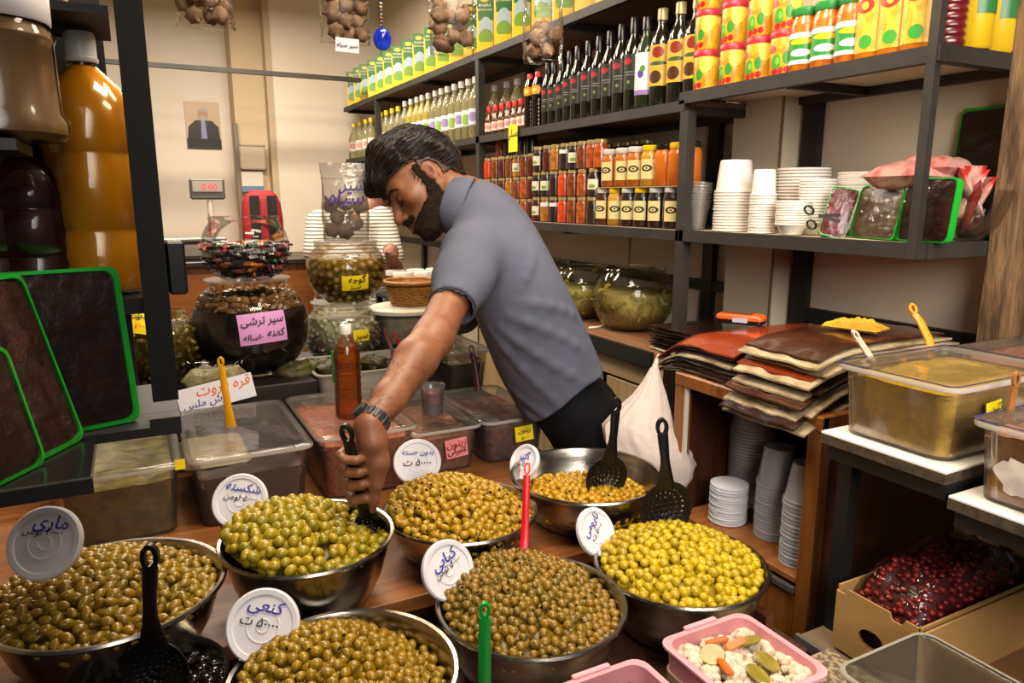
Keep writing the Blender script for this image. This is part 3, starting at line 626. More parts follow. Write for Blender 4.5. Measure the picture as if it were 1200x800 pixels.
t1, _, _ = tub(.066, .328, 1.615, 2.04, .78, .160, content('black_paste', '171009', '2a1d12', 20), .72, 'clear tub of black sour paste with the yellow spoon')
t2, _, _ = tub(.345, .592, 1.64, 2.05, .78, .160, content('red_pickle', '8a3c26', 'b0603c', 90), .86, 'clear tub of reddish pickle under the oil bottle')
t3, _, _ = tub(.585, .792, 1.69, 2.04, .78, .120, content('honey_olive_mix', '6a3420', '94552e', 60), .82, 'clear tub with the pink price card')
t4, _, _ = tub(.798, 1.003, 1.69, 2.05, .78, .120, content('dark_olive_mix', '3a1a14', '64301f', 60), .82, 'clear tub with the yellow price card beside the man')
# dark contents slope up in the black paste tub: a pale wedge of paste is seen through the lid
m = MB(); m.loft([[(x*1.0-.02, y*1.0+.02, z) for x, y in rrect(.075*k, .11*k, .02)] for k, z in ((1, .112), (.9, .124), (.5, .131))], 0, True); m.build('pale_paste', mat('pale_paste', '8d8064', .4), t1, TR(-.045, -.02, 0))
card(t3, P(533, 523, Y=1.695)+Vector((0, -.012, 0)), (0, -1, .12), .062, .05, ROSE, (('zey', .026, .012, 1, 0), ('asal', .024, -.006, 0, 0), ('t7', .011, -.018, 1, .004)), 'price_card', R(4))
card(t4, P(612, 506, Y=1.695)+Vector((0, -.012, 0)), (0, -1, .12), .056, .042, YELLOW, (('zey', .018, .009, 0, 0), ('zi5', .014, -.012, 0, 0)), 'price_card', R(3))
card(t2, P(443, 530, Y=1.64)+Vector((0, -.013, .0)), (0, -1, .12), .02, .05, PAPER, (), 'price_card', R(3))
y_ = P(215, 545, z=.92); 
card(t0, P(211, 544, Y=1.62), (0, -1, .1), .02, .022, YELLOW, (), 'price_card')
# yellow spoon in the paste, bottle of oil, jar, packet with sign
sp = [P(258, 419, d=1.72), P(263, 452, d=1.73), P(267, 476, d=1.735), P(271, 500, d=1.75)]
spoon(sp, [.0075, .008, .0085, .012], YELP, 'yellow plastic spoon standing in the black paste tub', 'plastic_spoon')
b = P(409, 480, Y=1.78); b.z = .78+.168
OIL = clear('amber_oil', (.85, .42, .08), .05, .05, 'b85a0c', .30)
t = thing('oil_bottle', 'small clear bottle of amber oil standing on the red pickle tub', 'bottle', b)
prof = [(.001, 0), (.030, 0), (.0345, .006), (.0345, .03)]
for k in range(6): z = .035+k*.018; prof += [(.0345, z), (.0325, z+.006), (.0345, z+.012)]
prof += [(.0345, .145), (.034, .165), (.028, .188), (.016, .208), (.0125, .215), (.0125, .222)]
MB().lathe(prof, 28).build('body', clear('bottle_pet', (.98, .96, .9), .05, .04), t)
MB().lathe([(max(.0005, q-.0018), max(z, .002)) for q, z in prof if z < .19], 28).build('oil', OIL, t)
MB().lathe([(.0145, .218), (.0150, .222), (.0150, .236), (.0135, .240)], 20).build('cap', WHITE, t)
b = P(507, 478, Y=1.84); b.z = .78+.128
t = thing('small_cup', 'clear cup of red and black preserve on the pink-labelled tub', 'cup', b)
MB().lathe([(.030, 0), (.034, .07), (.0365, .074), (.036, .082), (.033, .08), (.029, .003), (.001, .003)], 24, cap1=False).build('body', PLAST, t)
MB().lathe([(.001, .003), (.0285, .003), (.0305, .032), (.001, .034)], 24, 0).build('dark_layer', mat('black_syrup', '120808', .15), t)
MB().lathe([(.0305, .0325), (.032, .062), (.001, .064)], 24, 0).build('red_layer', mat('red_syrup', '8a1c0c', .15, col2='4a0f08', scale=60), t)
b = P(258, 476, Y=2.06); b.z = .871
t = thing('foil_packet', 'shiny clear packet behind the black paste tub', 'packet', (b.x, 2.13, .976))
m = MB(); vs = [];  fs = []; g = 20
for sgn in (1, -1):
    o_ = len(vs)
    for i in range(g+1):
        for j in range(g+1):
            u, v = i/g, j/g; e = (1-(2*u-1)**4)*(1-(2*v-1)**4)
            vs.append(((u-.5)*.21, sgn*(.03*e)+.006*mnoise.noise(Vector((u*7, v*7, sgn*3)))*e, v*.085+.0))
    for i in range(g):
        for j in range(g): fs.append([o_+i*(g+1)+j, o_+(i+1)*(g+1)+j, o_+(i+1)*(g+1)+j+1, o_+i*(g+1)+j+1])
m.add(vs, fs); m.build('film', FILM, t)
MB().loft([[(x, y, z) for x, y in rrect(.09*k, .018*k, .015)] for k, z in ((.8, .004), (1, .03), (.7, .06))]).build('contents', content('pale_sweet', '8f8458', 'b3a878', 40), t)
sg = thing('sign_card', 'white sign with orange and blue handwriting leaning on the shiny packet', 'sign', look(P(254, 461, Y=2.055), (0, -1, .15), roll=R(9)))
MB().box(-.098, .098, -.034, .034, -.001, .0, b=0).build('card', PAPER, sg)
m = MB().text('qara', .046, 0, TR(.02, .016, 0), fit=.14).text('torsh', .042, 1, TR(-.03, -.014, 0), fit=.12); m.build('writing', [INKR, INKB], sg)
# ---------------------------------------------------------------- glass globes
def gprof(r, mouth, base=.5, zs=.93, n=18):
    """fishbowl outline: (radius, height), standing on a flat foot"""
    a0, a1 = -math.acos(min(1, base)), math.acos(min(1, mouth)); h0 = math.sin(a0)
    return [(r*math.cos(a0+(a1-a0)*k/n), r*zs*(math.sin(a0+(a1-a0)*k/n)-h0)) for k in range(n+1)]
def globe(c, r, mouth, label, liquid=None, level=.75, base=.55, core=None, name='glass_globe', lidm=None, corek=.86):
    """c: centre of the foot on its surface"""
    t = thing(name, label, 'jar', c, 'round glass globe jars'); pf = gprof(r, mouth, base); top = pf[-1]
    MB().lathe([(.001, 0)]+pf+[(top[0]*1.03, top[1]+.004), (top[0]*1.06, top[1]+.009), (top[0]*1.03, top[1]+.013), (top[0]*.98, top[1]+.012)], 48, cap1=False).build('glass', CLEAR, t)
    H = top[1]; z1 = H*level
    if liquid: MB().lathe([(.001, .006)]+[(q*.97, max(.006, z)) for q, z in pf if z < z1]+[(np.interp(z1, [z for _, z in pf], [q for q, _ in pf])*.97, z1), (.001, z1+.001)], 40).build('liquid', liquid, t)
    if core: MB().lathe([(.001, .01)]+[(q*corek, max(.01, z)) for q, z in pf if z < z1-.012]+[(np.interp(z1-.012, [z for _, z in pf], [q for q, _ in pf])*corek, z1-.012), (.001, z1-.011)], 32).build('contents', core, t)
    return t, pf, H
def globe_card(t, foot, r, base, px, py, w, h, m_, lines, roll=0):
    c = np.array(foot)+np.array([0, 0, r*.93*math.sin(math.acos(base))]); d = ray(px, py); o = EYE-c; A = d @ d; B = 2*(d @ o); D = o @ o-(r*1.006)**2
    p = EYE+d*((-B-math.sqrt(B*B-4*A*D))/(2*A)); return card(t, Vector(p), tuple(p-c), w, h, m_, lines, 'price_card', roll, curve=r)
def fill_globe(c, pf, H, level, meshes, name, cat, label, group, n, inset, seed, smin=.9, smax=1.1, low=.06, spin=True, top=0):
    r = random.Random(seed); pts = []; zs = [z for _, z in pf]; qs = [q for q, _ in pf]; tries = 0
    d = inset*1.75
    while len(pts) < n and tries < 30000:
        tries += 1
        if top and len(pts) < top:
            z = H*level-inset*r.uniform(.2, .8); q = (np.interp(z, zs, qs)-inset*1.05)*math.sqrt(r.random())
        else:
            z = H*(low+(level-low)*r.random()); q = np.interp(z, zs, qs)-inset*1.15
        a = r.uniform(0, 6.283); p = Vector((q*math.cos(a), q*math.sin(a), max(z, inset)))
        if any((p-o).length < d for o in pts): continue
        pts.append(p)
    for p in pts:
        me = meshes[r.randrange(len(meshes))]; o = bpy.data.objects.new(name, me); C.objects.link(o)
        q = Vector((r.gauss(0, 1), r.gauss(0, 1), r.gauss(0, 1))).to_track_quat('Z', 'Y').to_matrix().to_4x4() if spin else Matrix()
        o.matrix_world = Matrix.Translation(Vector(c)+p) @ q @ Matrix.Scale(r.uniform(smin, smax), 4); tag(o, label, cat, group)
def meshof(mb, name, mats):
    me = bpy.data.meshes.new(name); me.from_pydata(mb.v, [], mb.f)
    for q in mats: me.materials.append(q)
    me.polygons.foreach_set('material_index', mb.m); me.polygons.foreach_set('use_smooth', mb.s); return me
def ball(r, k=1.0, n=10): return MB().lathe([(r*math.sin(math.pi*i/8), -r*k*math.cos(math.pi*i/8)) for i in range(9)], n)
GL = Vector((.300, 2.30, .976))
t, pf, H = globe(GL, .174, .62, 'large glass globe of dark pickled garlic with the pink card', clear('dark_vinegar', (.20, .09, .05), .03, .05, '150a06', .72), .76, .5, mat('dark_garlic', '0f0806', .3, col2='1d100a', scale=30), corek=.93)
m = MB().lathe([(.001, H*.765), (.145, H*.765), (.137, H*.80), (.09, H*.83), (.001, H*.84)], 32)
rr = random.Random(3); mm = MB()
cl = ball(.010, 1.5, 6)
for k in range(230):
    a = rr.uniform(0, 6.28); z = H*rr.uniform(.76, .90); q = np.interp(z, [z_ for _, z_ in pf], [q_ for q_, _ in pf])*rr.uniform(.80, .945)
    mm.add(cl.v, cl.f, 0, True, TR(q*math.cos(a), q*math.sin(a), z) @ RX(rr.uniform(0, 3)) @ RY(rr.uniform(0, 3)))
o = mm.build('garlic_cloves', mat('brown_garlic', '6b4a22', .3, col2='8f6a38', scale=40, rand='4a3016'), t); o['kind'] = 'stuff'
globe_card(t, GL, .174, .5, 309, 384, .135, .088, PINK, (('sirt', .06, .022, 0, 0), ('kohne', .045, -.018, 0, .032), ('sal', .035, -.024, 0, -.032)), R(3))
# round plate between the two globes, candy globe
zt = GL.z+H+.013
pl = thing('glass_plate', 'round glass plate between the candy globe and the dark garlic globe', 'plate', (GL.x, GL.y, zt)); MB().lathe([(.001, 0), (.10, 0), (.122, .004), (.124, .008), (.10, .006), (.001, .005)], 40).build('disc', MILKY, pl)
CG = Vector((.297, 2.27, zt+.008))
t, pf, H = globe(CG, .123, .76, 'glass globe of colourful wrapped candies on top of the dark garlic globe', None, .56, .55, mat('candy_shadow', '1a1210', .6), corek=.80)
cm = []
for k, (a, b_) in enumerate((('2a2422', '1c1818'), ('b8281e', 'e07a60'), ('d9d2c8', 'b9b0a6'), ('e0952a', 'c97a1c'), ('2a6a34', '1e4f28'), ('8a1c30', '5a1020'), ('3a3038', '241c22'), ('e6a9a0', 'c98880'))):
    mb = MB().box(-.013, .013, -.006, .006, -.0035, .0035, b=.002)
    for s_ in (-1, 1): mb.add([(s_*.013, -.003, 0), (s_*.020, -.006, .001), (s_*.020, .006, -.001), (s_*.013, .003, 0)], [[0, 1, 2, 3]], 1)
    cm.append(meshof(mb, 'wrapped_candy', [mat('wrapper_%d' % k, a, .3, col2=b_, scale=90, coat=.3), mat('wrapper_%d' % k, a)]))
fill_globe(CG, pf, H, .62, [cm[i] for i in (0, 0, 0, 1, 2, 0, 3, 6, 4, 5, 0, 6, 7, 2)], 'wrapped_candy', 'candy', 'small wrapped candy inside the upper glass globe', 'candies in the glass globe', 250, .0085, 5, top=80)
# plum globe over white garlic globe
WG = Vector((P(401, 375, Y=2.53).x, 2.53, .921))
t, pf, H = globe(WG, .135, .68, 'glass globe of white garlic cloves under the green plum globe', clear('garlic_brine', (.98, .97, .90), .03, .05, 'd9cf9a', .12), .85, .5, mat('garlic_core', 'b5ad8c', .5))
gc = [meshof(MB().lathe([(.0001, -.012), (.006, -.009), (.0085, 0), (.006, .009), (.001, .014)], 8), 'garlic_clove', [mat('white_garlic', 'd6d2c0', .35, rand='b9b598')])]
fill_globe(WG, pf, H, .84, gc, 'garlic_clove', 'garlic', 'pickled white garlic clove inside the lower glass globe', 'white garlic cloves in the globe', 200, .010, 6)
globe_card(t, WG, .135, .5, 424, 393, .06, .04, YELLOW, (('sir', .03, 0, 0, 0),))
zt = WG.z+H+.013
pl = thing('glass_plate', 'round glass plate under the green plum globe', 'plate', (WG.x, WG.y, zt)); MB().lathe([(.001, 0), (.085, 0), (.105, .004), (.107, .008), (.085, .006), (.001, .005)], 40).build('disc', MILKY, pl)
PG = Vector((P(409, 360, Y=2.49).x, 2.50, zt+.008))
t, pf, H = globe(PG, .134, .76, 'glass globe of sour green plums with the yellow card under the garlic pouch', clear('plum_brine', (.97, .88, .58), .03, .05, 'b09a30', .10), .80, .42, mat('plum_core', '8a7228', .4), corek=.78)
pm = [meshof(ball(.0128, .97, 12), 'sour_plum', [mat('plum_skin', 'b09a48', .3, rand='b88f5e', col2='a09038', scale=60)])]
fill_globe(PG, pf, H, .76, pm, 'sour_plum', 'plum', 'sour green plum in brine inside the glass globe', 'plums in the glass globe', 230, .0128, 7, top=30)
globe_card(t, PG, .134, .42, 417, 332, .09, .052, YELLOW, (('goje', .030, .013, 0, .004), ('sabz', .024, -.012, 0, -.002)), R(3))
LG = Vector((P(186, 400, Y=2.3).x, 2.3, .976))
t, pf, H = globe(LG, .125, .6, 'glass globe of olive brown pickles behind the black shelf post', clear('olive_brine', (.92, .84, .55), .03, .05, '7a6420', .14), .86, .55, mat('pickle_core', '3a2f0e', .4))
lm = [meshof(MB().lathe([(.0001, -.018), (.007, -.013), (.0095, 0), (.006, .013), (.001, .018)], 8), 'pickled_olive', [mat('brown_pickle', '5f5220', .3, rand='75682c')])]
fill_globe(LG, pf, H, .84, lm, 'pickled_olive', 'pickle', 'olive brown pickle inside the globe behind the shelf post', 'pickles in the left globe', 170, .011, 8)
globe_card(t, LG, .125, .55, 165, 376, .10, .078, YELLOW, (('hend', .035, .018, 0, 0), ('t7', .026, -.018, 4, .01)), R(-4))
# bags of black garlic
def bulb_mesh():
    pf = [(.0005, -.018), (.012, -.017), (.022, -.006), (.0225, .003), (.016, .013), (.006, .020), (.003, .032), (.001, .034)]
    n = 14; mb = MB(); mb.loft([[(q*(1+.09*math.cos(7*2*math.pi*i/n*1.0))*math.cos(2*math.pi*i/n), q*(1+.09*math.cos(7*2*math.pi*i/n))*math.sin(2*math.pi*i/n), z) for i in range(n)] for q, z in pf], 0, True); return mb
BULB = meshof(bulb_mesh(), 'garlic_bulb', [mat('black_garlic_skin', '8a6848', .7, col2='644830', scale=30, rand='a5866a', bump=.6, bscale=50)])
def bag(c, wd, h, dp, fill, label, seed, bulbs, name='garlic_bag', hang=True, yaw=0, bs=1.0, foot=.012):
    M = Matrix.Translation(c) @ RZ(yaw); t = thing(name, label, 'bag', M, 'clear bags of black garlic')
    m = MB(); r = random.Random(seed); rings = []; K = 16
    for k in range(K+1):
        v = k/K; z = v*h; wv = wd/2*(1+.03*math.sin(v*9+seed)); th = dp/2*(min(1, .35+v*6) if v < .12 else 1)*(1 if v < fill else max(.10, 1-(v-fill)/(1.02-fill)*.95))
        rings.append([(wv*(abs(math.cos(a))**.7)*(1 if math.cos(a) > 0 else -1)+.004*mnoise.noise(Vector((v*8, a, seed))), th*math.sin(a)+.006*mnoise.noise(Vector((v*11, a*2, seed+5))), z) for a in np.linspace(0, 2*math.pi, 28, endpoint=False)])
    m.loft(rings, 0, True, None, True, False); m.build('film', FILM if hang else FOG, t)
    f = MB(); f.loft([[(wd/2*u+.003*mnoise.noise(Vector((u*4, k, seed))), -.004-dp*.25*k*0+.012*k*.3, -.002-foot*k*1.0) for u in np.linspace(-1, 1, 12)] for k in (0, .5, 1)], 0, True, None, False, False, False)
    f.build('bottom_seam', FILM, t)
    pts = []; tries = 0
    while len(pts) < bulbs and tries < 6000:
        tries += 1; q = Vector(((r.random()-.5)*(wd-.045*bs), (r.random()-.5)*max(.004, dp-.05*bs), .024*bs+r.random()*(fill*h-.03)))
        if any(((q-o)*1).length < .035*bs for o in pts): continue
        pts.append(q)
    for q in pts:
        o = bpy.data.objects.new('garlic_bulb', BULB); C.objects.link(o)
        o.matrix_world = M @ Matrix.Translation(q) @ Vector((r.gauss(0, 1), r.gauss(0, 1), r.gauss(0, 1))).to_track_quat('Z', 'Y').to_matrix().to_4x4() @ Matrix.Scale(bs*r.uniform(.9, 1.08), 4)
        tag(o, 'brown black-garlic bulb inside the '+label.replace('clear ', '').replace(' of black garlic', '').replace(' of garlic', ''), 'garlic', 'bulbs in the '+label[:60])
    return t
zt = PG.z+H+.1
zt = PG.z+gprof(.134, .76, .42)[-1][1]+.013
pl = thing('glass_plate', 'round clear plate on the plum globe carrying the garlic pouch', 'plate', (PG.x, PG.y, zt)); MB().lathe([(.001, 0), (.095, 0), (.108, .003), (.108, .006), (.001, .004)], 40).build('disc', PLAST, pl)
t = bag((PG.x+.005, PG.y, zt+.006), .155, .26, .085, .52, 'standing clear pouch of black garlic with blue writing on the plum globe', 11, 11, 'garlic_pouch', hang=False, yaw=R(-16), bs=1.25, foot=0)
bpy.context.view_layer.update()
m = MB().text('sir', .055, 0, look((.03, -.035, .185), (0, -1, .12))).text('siah', .065, 0, look((0.005, -.045, .145), (0, -1, .05))); m.build('writing', [INKP], t)
MB().box(-.078, .078, -.006, .006, .205, .213, b=.002).build('zip_seal', PLAST, t)
def hbag(px, py, Y, wd, h, label, seed, bulbs, fill, yaw=0, dp=.085, bs=1.0):
    c = P(px, py, Y=Y); return bag(c, wd, h, dp, fill, label, seed, bulbs, yaw=yaw, bs=bs)
g1 = hbag(242, 34, 2.2, .145, .34, 'hanging clear bag of black garlic nearest the black shelf post', 21, 16, .5, R(-10))
g2 = hbag(405, 52, 2.2, .142, .36, 'hanging clear bag of black garlic with a white name card', 22, 17, .45, R(-8))
g3 = hbag(530, 65, 1.95, .125, .34, 'hanging clear bag of black garlic before the green cartons', 23, 16, .40, R(-15))
g4 = hbag(636, 75, 1.85, .110, .25, 'hanging clear bag of garlic in front of the dark bottles', 24, 12, .42, R(-20))
bpy.context.view_layer.update()
card(g2, P(407, 53, Y=2.155), (-.1, -1, 0), .066, .038, PAPER, (('pir', .026, 0, 0, 0),), 'name_card', R(-2))
for gb, h in ((g1, .34), (g2, .36), (g3, .34), (g4, .25)):
    p = gb.matrix_world.translation
    MB().tube([(0, 0, h-.01), (0, .002, h+.05), (0, 0, 2.95-p.z)], .0015, 5).build('hanging_string', mat('pale_string', 'b9ad98', .7), gb)
# blue glass charm on a string of beads
p = P(448, 46, Y=2.15); t = thing('glass_charm', 'blue round glass charm hanging on a string of coloured beads', 'charm', look(p, tuple(-ray(448, 46))))
MB().lathe([(.001, -.004), (.022, -.004), (.026, 0), (.022, .004), (.001, .0045)], 32, M=Matrix.Scale(1.18, 4, (0, 1, 0))).build('disc', mat('cobalt_glass', '1626b8', .08, coat=1, col2='2a48e0', scale=30), t)
BE = [mat('bead_%d' % k, c_, .15, coat=.6) for k, c_ in enumerate(('7a1c1c', '2238a0', 'b9a078', '1a2a70', '8a4a22', '3a3a3a'))]
for k in range(22): MB().lathe([(.0008, -.004), (.0035, -.002), (.0042, 0), (.0035, .002), (.0008, .004)], 10).build('bead', BE[(k*5+k//3) % 6], t, TR(.001*math.sin(k*2.1), .035+k*.0098, 0))
MB().tube([(0, .029, 0), (0, .45, 0), (0, .80, 0)], .0008, 5).build('string', INKK, t)
# ---------------------------------------------------------------- tray of grape leaves, rear tubs, bucket, basket
tr, sx, sy = tub(.445, .82, 2.09, 2.37, .871, .115, content('dark_leaves', '1c170a', '33300f', 40), .75, 'white tray of rolled grape leaves behind the oil bottle', False, 'leaf_tray', wall=clear('tray_milky', (.85, .83, .78), .05, .2, 'd5cec0', .6))
LEAF = mat('grape_leaf', '2a260b', .55, col2='544c1c', scale=22, bump=.7, bscale=25)
def leafwad(seed, s, wsc=1.0):
    m = MB(); n = 22; vs = []; fs = []
    for i in range(n+1):
        for j in range(n):
            a, b_ = math.pi*i/n, 2*math.pi*j/n; d = Vector((math.sin(a)*math.cos(b_), math.sin(a)*math.sin(b_), math.cos(a)))
            k = 1+.22*mnoise.noise(d*1.8+Vector((seed, 0, 0)))+.12*abs(mnoise.noise(d*5+Vector((seed, 3, 0))))-.10*abs(math.sin(4*b_+3*d.z+seed))
            vs.append((d.x*s*1.25*k, d.y*s*k, d.z*s*.72*k))
    for i in range(n):
        for j in range(n): fs.append([i*n+j, (i+1)*n+j, (i+1)*n+(j+1) % n, i*n+(j+1) % n])
    return m.add(vs, fs)
for k, (px, py, Y, s, lb) in enumerate(((345, 420, 2.20, .052, 'large wad of pickled grape leaves at the tray left end'), (385, 415, 2.24, .042, 'wad of pickled grape leaves in the middle of the tray'), (437, 413, 2.24, .040, 'wad of dark grape leaves at the tray right end'), (366, 425, 2.27, .04, 'small wad of grape leaves between two larger wads'))):
    p = P(px, py, Y=Y); p.z = .871+.086+s*.45; o = leafwad(k*3.7, s).build('grape_leaf_wad', LEAF if k != 2 else mat('dark_grape_leaf', '2c2612', .45, col2='4a4018', scale=14, bump=.5), None, Matrix.Translation(p) @ RZ(k)); tag(o, lb, 'leaves', 'wads of grape leaves')
bk = P(475, 385, Y=2.56); b = (bk.x, 2.56, .976)
t = thing('pickle_bucket', 'white bucket of cabbage pickle under the wicker basket', 'bucket', b)
MB().lathe([(.001, 0), (.115, 0), (.130, .115), (.127, .115), (.112, .004), (.001, .004)], 36).build('body', MILKY, t)
MB().lathe([(.001, .005), (.110, .005), (.124, .10), (.001, .102)], 32).build('contents', content('pale_cabbage', 'b9a884', 'd6cab0', 50), t)
lo = MB().lathe([(.132, .108), (.136, .112), (.136, .124), (.128, .130), (.10, .133), (.001, .134)], 40, cap0=False).build('lid', mat('lid_cream', 'd9cfbd', .4), t)
bz = .976+.134; bq = P(480, 360, Y=2.56)
t = thing('wicker_basket', 'round tan woven basket on the white bucket lid', 'basket', (bq.x+.01, 2.56, bz))
WK = mat('tan_wicker', 'b8823c', .5, col2='8f5e24', scale=60)
MB().lathe([(.001, .002), (.075, .002), (.088, .055), (.1, .085), (.097, .085), (.085, .055), (.072, .006), (.001, .006)], 40).build('body', WK, t)
for k in range(9): MB().tube([((.077+.0024*k)*math.cos(a), (.077+.0024*k)*math.sin(a), .008+.0075*k+.0012*math.sin(18*a+k*math.pi)) for a in np.linspace(0, 2*math.pi, 73)], .0036, 5, caps=False).build('woven_strand', WK, t)
MB().tube([(.102*math.cos(a), .102*math.sin(a), .086) for a in np.linspace(0, 2*math.pi, 49)], .007, 8, caps=False).build('rim', WK, t)
t5, _, _ = tub(.86, 1.02, 2.10, 2.40, .871, .135, content('brown_relish', '241a0c', '4a3818', 60), .72, 'clear tub of dark relish behind the man’s forearm'.replace('’', ''), True)
bq = P(535, 405, Y=2.62); t6 = None
spoon([P(552, 405, d=2.10), P(556, 425, d=2.10), P(560, 452, d=2.10), P(560, 458, d=2.10)], [.0075, .0085, .009, .009], MAROON, 'maroon plastic spatula handle behind the yellow-card tub', 'plastic_spatula')
spoon([P(462, 390, d=2.20), P(470, 405, d=2.20), P(478, 420, d=2.20), P(480, 430, d=2.20)], [.006, .007, .007, .008], REDP, 'red spatula handle leaning beside the grape leaf tray', 'plastic_spatula')
spoon([P(451, 385, d=2.22), P(456, 400, d=2.22), P(460, 412, d=2.22), P(462, 430, d=2.22)], [.005, .006, .006, .007], mat('brown_plastic', '7a4422', .4), 'brown spoon handle left of the red spatula', 'plastic_spoon')
o = thing('green_knife', 'green plastic handle standing behind the oil bottle', 'utensil', P(391, 440, d=2.02)); MB().box(-.004, .004, -.003, .003, -.02, .07, b=.001).build('handle', GREENP, o)
# ---------------------------------------------------------------- goods on the wall shelves
FACE = RZ(R(-90))                      # local -y toward -x of the room (the shelf front)
def sh(px, z, X=None, py=None): 
    """point on a shelf: column px of the photo, plane X, height z"""
    p = P(px, 232, X=X); return Vector((X, p.y, z))
GLABEL = {}
def jar_proto(name, label, r, h, lidr, fill, lid_m, body_m=None, lab=None, neck=.88, lidh=None, square=False):
    t = thing(name, label, 'jar', (0, 0, -50))
    lidh = lidh or h*.11; hb = h-lidh
    pf = [(.001, 0), (r*.9, 0), (r, h*.03), (r, hb*.78), (r*.97, hb*.86), (lidr*.93, hb*.95), (lidr*.93, hb)]
    MB().lathe(pf, 18).build('body', fill, t)
    MB().lathe([(lidr*.98, hb-lidh*.25), (lidr, hb-lidh*.2), (lidr, h-lidh*.15), (lidr*.93, h), (.001, h)], 18, cap0=False).build('lid', lid_m, t)
    if lab:
        m_, z0, z1, a = lab
        MB().add([((r+.0006)*math.sin(q), -(r+.0006)*math.cos(q), z) for z in (z0*h, z1*h) for q in np.linspace(-a, a, 9)], [[i, i+1, 10+i, 9+i] for i in range(8)], 0, True).build('label', m_, t)
    return t
def bottle_proto(name, label, r, h, neck, sh_, m_, cap_m, caph=.03, lab=None, capr=None, lab2=None, cat='bottle', ribs=0):
    t = thing(name, label, cat, (0, 0, -50)); hb = h-caph
    pf = [(.001, 0), (r*.9, 0), (r, h*.02)]
    if ribs:
        for k in range(ribs): z = h*(.04+.5*k/ribs); pf += [(r, z), (r*.93, z+h*.25/ribs), (r, z+h*.42/ribs)]
    pf += [(r, h*sh_), (r*.93, h*(sh_+.05)), ((r+neck)/2, h*(sh_+.12)), (neck*1.15, h*(sh_+.19)), (neck, h*(sh_+.24)), (neck, hb)]
    MB().lathe(pf, 18).build('body', m_, t)
    cr = capr or neck*1.12
    MB().lathe([(cr, hb-.004), (cr, h-.002), (cr*.9, h), (.001, h)], 14, cap0=False).build('cap', cap_m, t)
    for nm, q in (('label', lab), ('badge', lab2)):
        if q:
            ml, z0, z1, a = q
            MB().add([((r+.0008)*math.sin(b), -(r+.0008)*math.cos(b), z) for z in (z0*h, z1*h) for b in np.linspace(-a, a, 9)], [[i, i+1, 10+i, 9+i] for i in range(8)], 0, True).build(nm, ml, t)
    return t
PROTOS = []
def proto(f, *a, **k): t = f(*a, **k); PROTOS.append(t); return t
def place(pr, p, label, group, rz=0, s=1.0):
    rz = rz+R(28)
    p = Vector(p)+Vector((0, 0, .001)); return dup(pr, Matrix.Translation(p) @ FACE @ RZ(rz) @ Matrix.Scale(s, 4), label, group)
def prod_label(name, base, spots, mott=None):
    """printed label: flat colour with round spots (x, z, radius, colour) in the label's own coordinates"""
    m, t, b = nt(name); c = lin(base); co_ = coords(t, (1, 1, 1), 'Generated'); sx = N(t, 'ShaderNodeSeparateXYZ'); t.links.new(co_, sx.inputs[0])
    if mott:
        nz = N(t, 'ShaderNodeTexNoise', i_Scale=4.5, i_Detail=3); t.links.new(co_, nz.inputs['Vector']); c = ramp(t, nz.outputs['Fac'], [(.4, c), (.62, lin(mott))])
    for (x, z, r1, r2, col) in spots:
        def mth(op, a, v=None):
            n = N(t, 'ShaderNodeMath', operation=op)
            for i, q in enumerate((a, v)):
                if q is None: continue
                if isinstance(q, bpy.types.NodeSocket): t.links.new(q, n.inputs[i])
                else: n.inputs[i].default_value = q
            return n.outputs[0]
        dx = mth('DIVIDE', mth('SUBTRACT', sx.outputs[0], x), r1); dz = mth('DIVIDE', mth('SUBTRACT', sx.outputs[2], z), r2)
        d = mth('ADD', mth('MULTIPLY', dx, dx), mth('MULTIPLY', dz, dz)); c = mixc(t, mth('LESS_THAN', d, 1.0), c, lin(col))
    t.links.new(c, b.inputs['Base Color']) if not isinstance(c, tuple) else None; b.inputs['Roughness'].default_value = .35; return m
def goo(name, c1, c2, coat=.6, sc=45, rough=.3): return mat(name, c1, rough, col2=c2, scale=sc, coat=coat, lo=.4, hi=.62)
GOLDL = mat('gold_lid', 'b09a68', .35, .35); BLKL = mat('black_lid', '14110f', .3); WHTL = mat('white_lid', 'dcd6cf', .35); YELL = mat('yellow_lid', 'f0c40a', .35); REDL = mat('red_lid', 'c01f24', .35); GRNL = mat('green_lid', '2c8a3c', .35)
# ---- top shelf: cartons
CART = prod_label('carton_print', 'e8c21c', [(.5, .95, 2, .40, '2c6a2a'), (.55, .42, .42, .20, '9fb8cc'), (.55, .28, .44, .14, '6f9a34'), (.5, .06, 2, .14, 'e8c21c'), (.02, .3, .09, .5, 'e8c21c')])
cp = thing('oil_carton', 'x', 'carton', (0, 0, -50)); PROTOS.append(cp)
MB().box(-.04, .04, -.03, .03, 0, .27, b=.002).build('carton', CART, cp)
m = MB().text('riv', .017, 0, TR(0, -.0306, .218) @ RX(R(90))).text('zeyt', .0125, 0, TR(0, -.0306, .198) @ RX(R(90))); m.build('lettering', mat('cream_print', 'efe8cf', .5), cp)
MB().add([(.021*math.cos(a), -.0307, .245+.012*math.sin(a)) for a in np.linspace(0, 6.283, 20, endpoint=False)], [list(range(20))], 0, False).build('emblem', mat('gold_print', 'd8c048', .5), cp)
pxs = [410, 418, 425, 434, 443, 452, 462, 474, 486, 499, 512, 527, 544]
for i, px in enumerate(pxs):
    y = sh(px+2, ZA, 1.49).y; place(cp, (1.53, y, ZA), f'green and yellow carton on the top shelf, {ordn(i)} from the far left end', 'cartons on the top shelf', R(38), .92)
for i, px in enumerate((562, 582, 602, 624, 648, 672, 694)):
    y = sh(px, ZA, 1.49).y; place(cp, (1.53, y, ZA), f'large green and yellow carton, {ordn(i)} to the right of the steel post', 'cartons on the top shelf', R(26), .95)
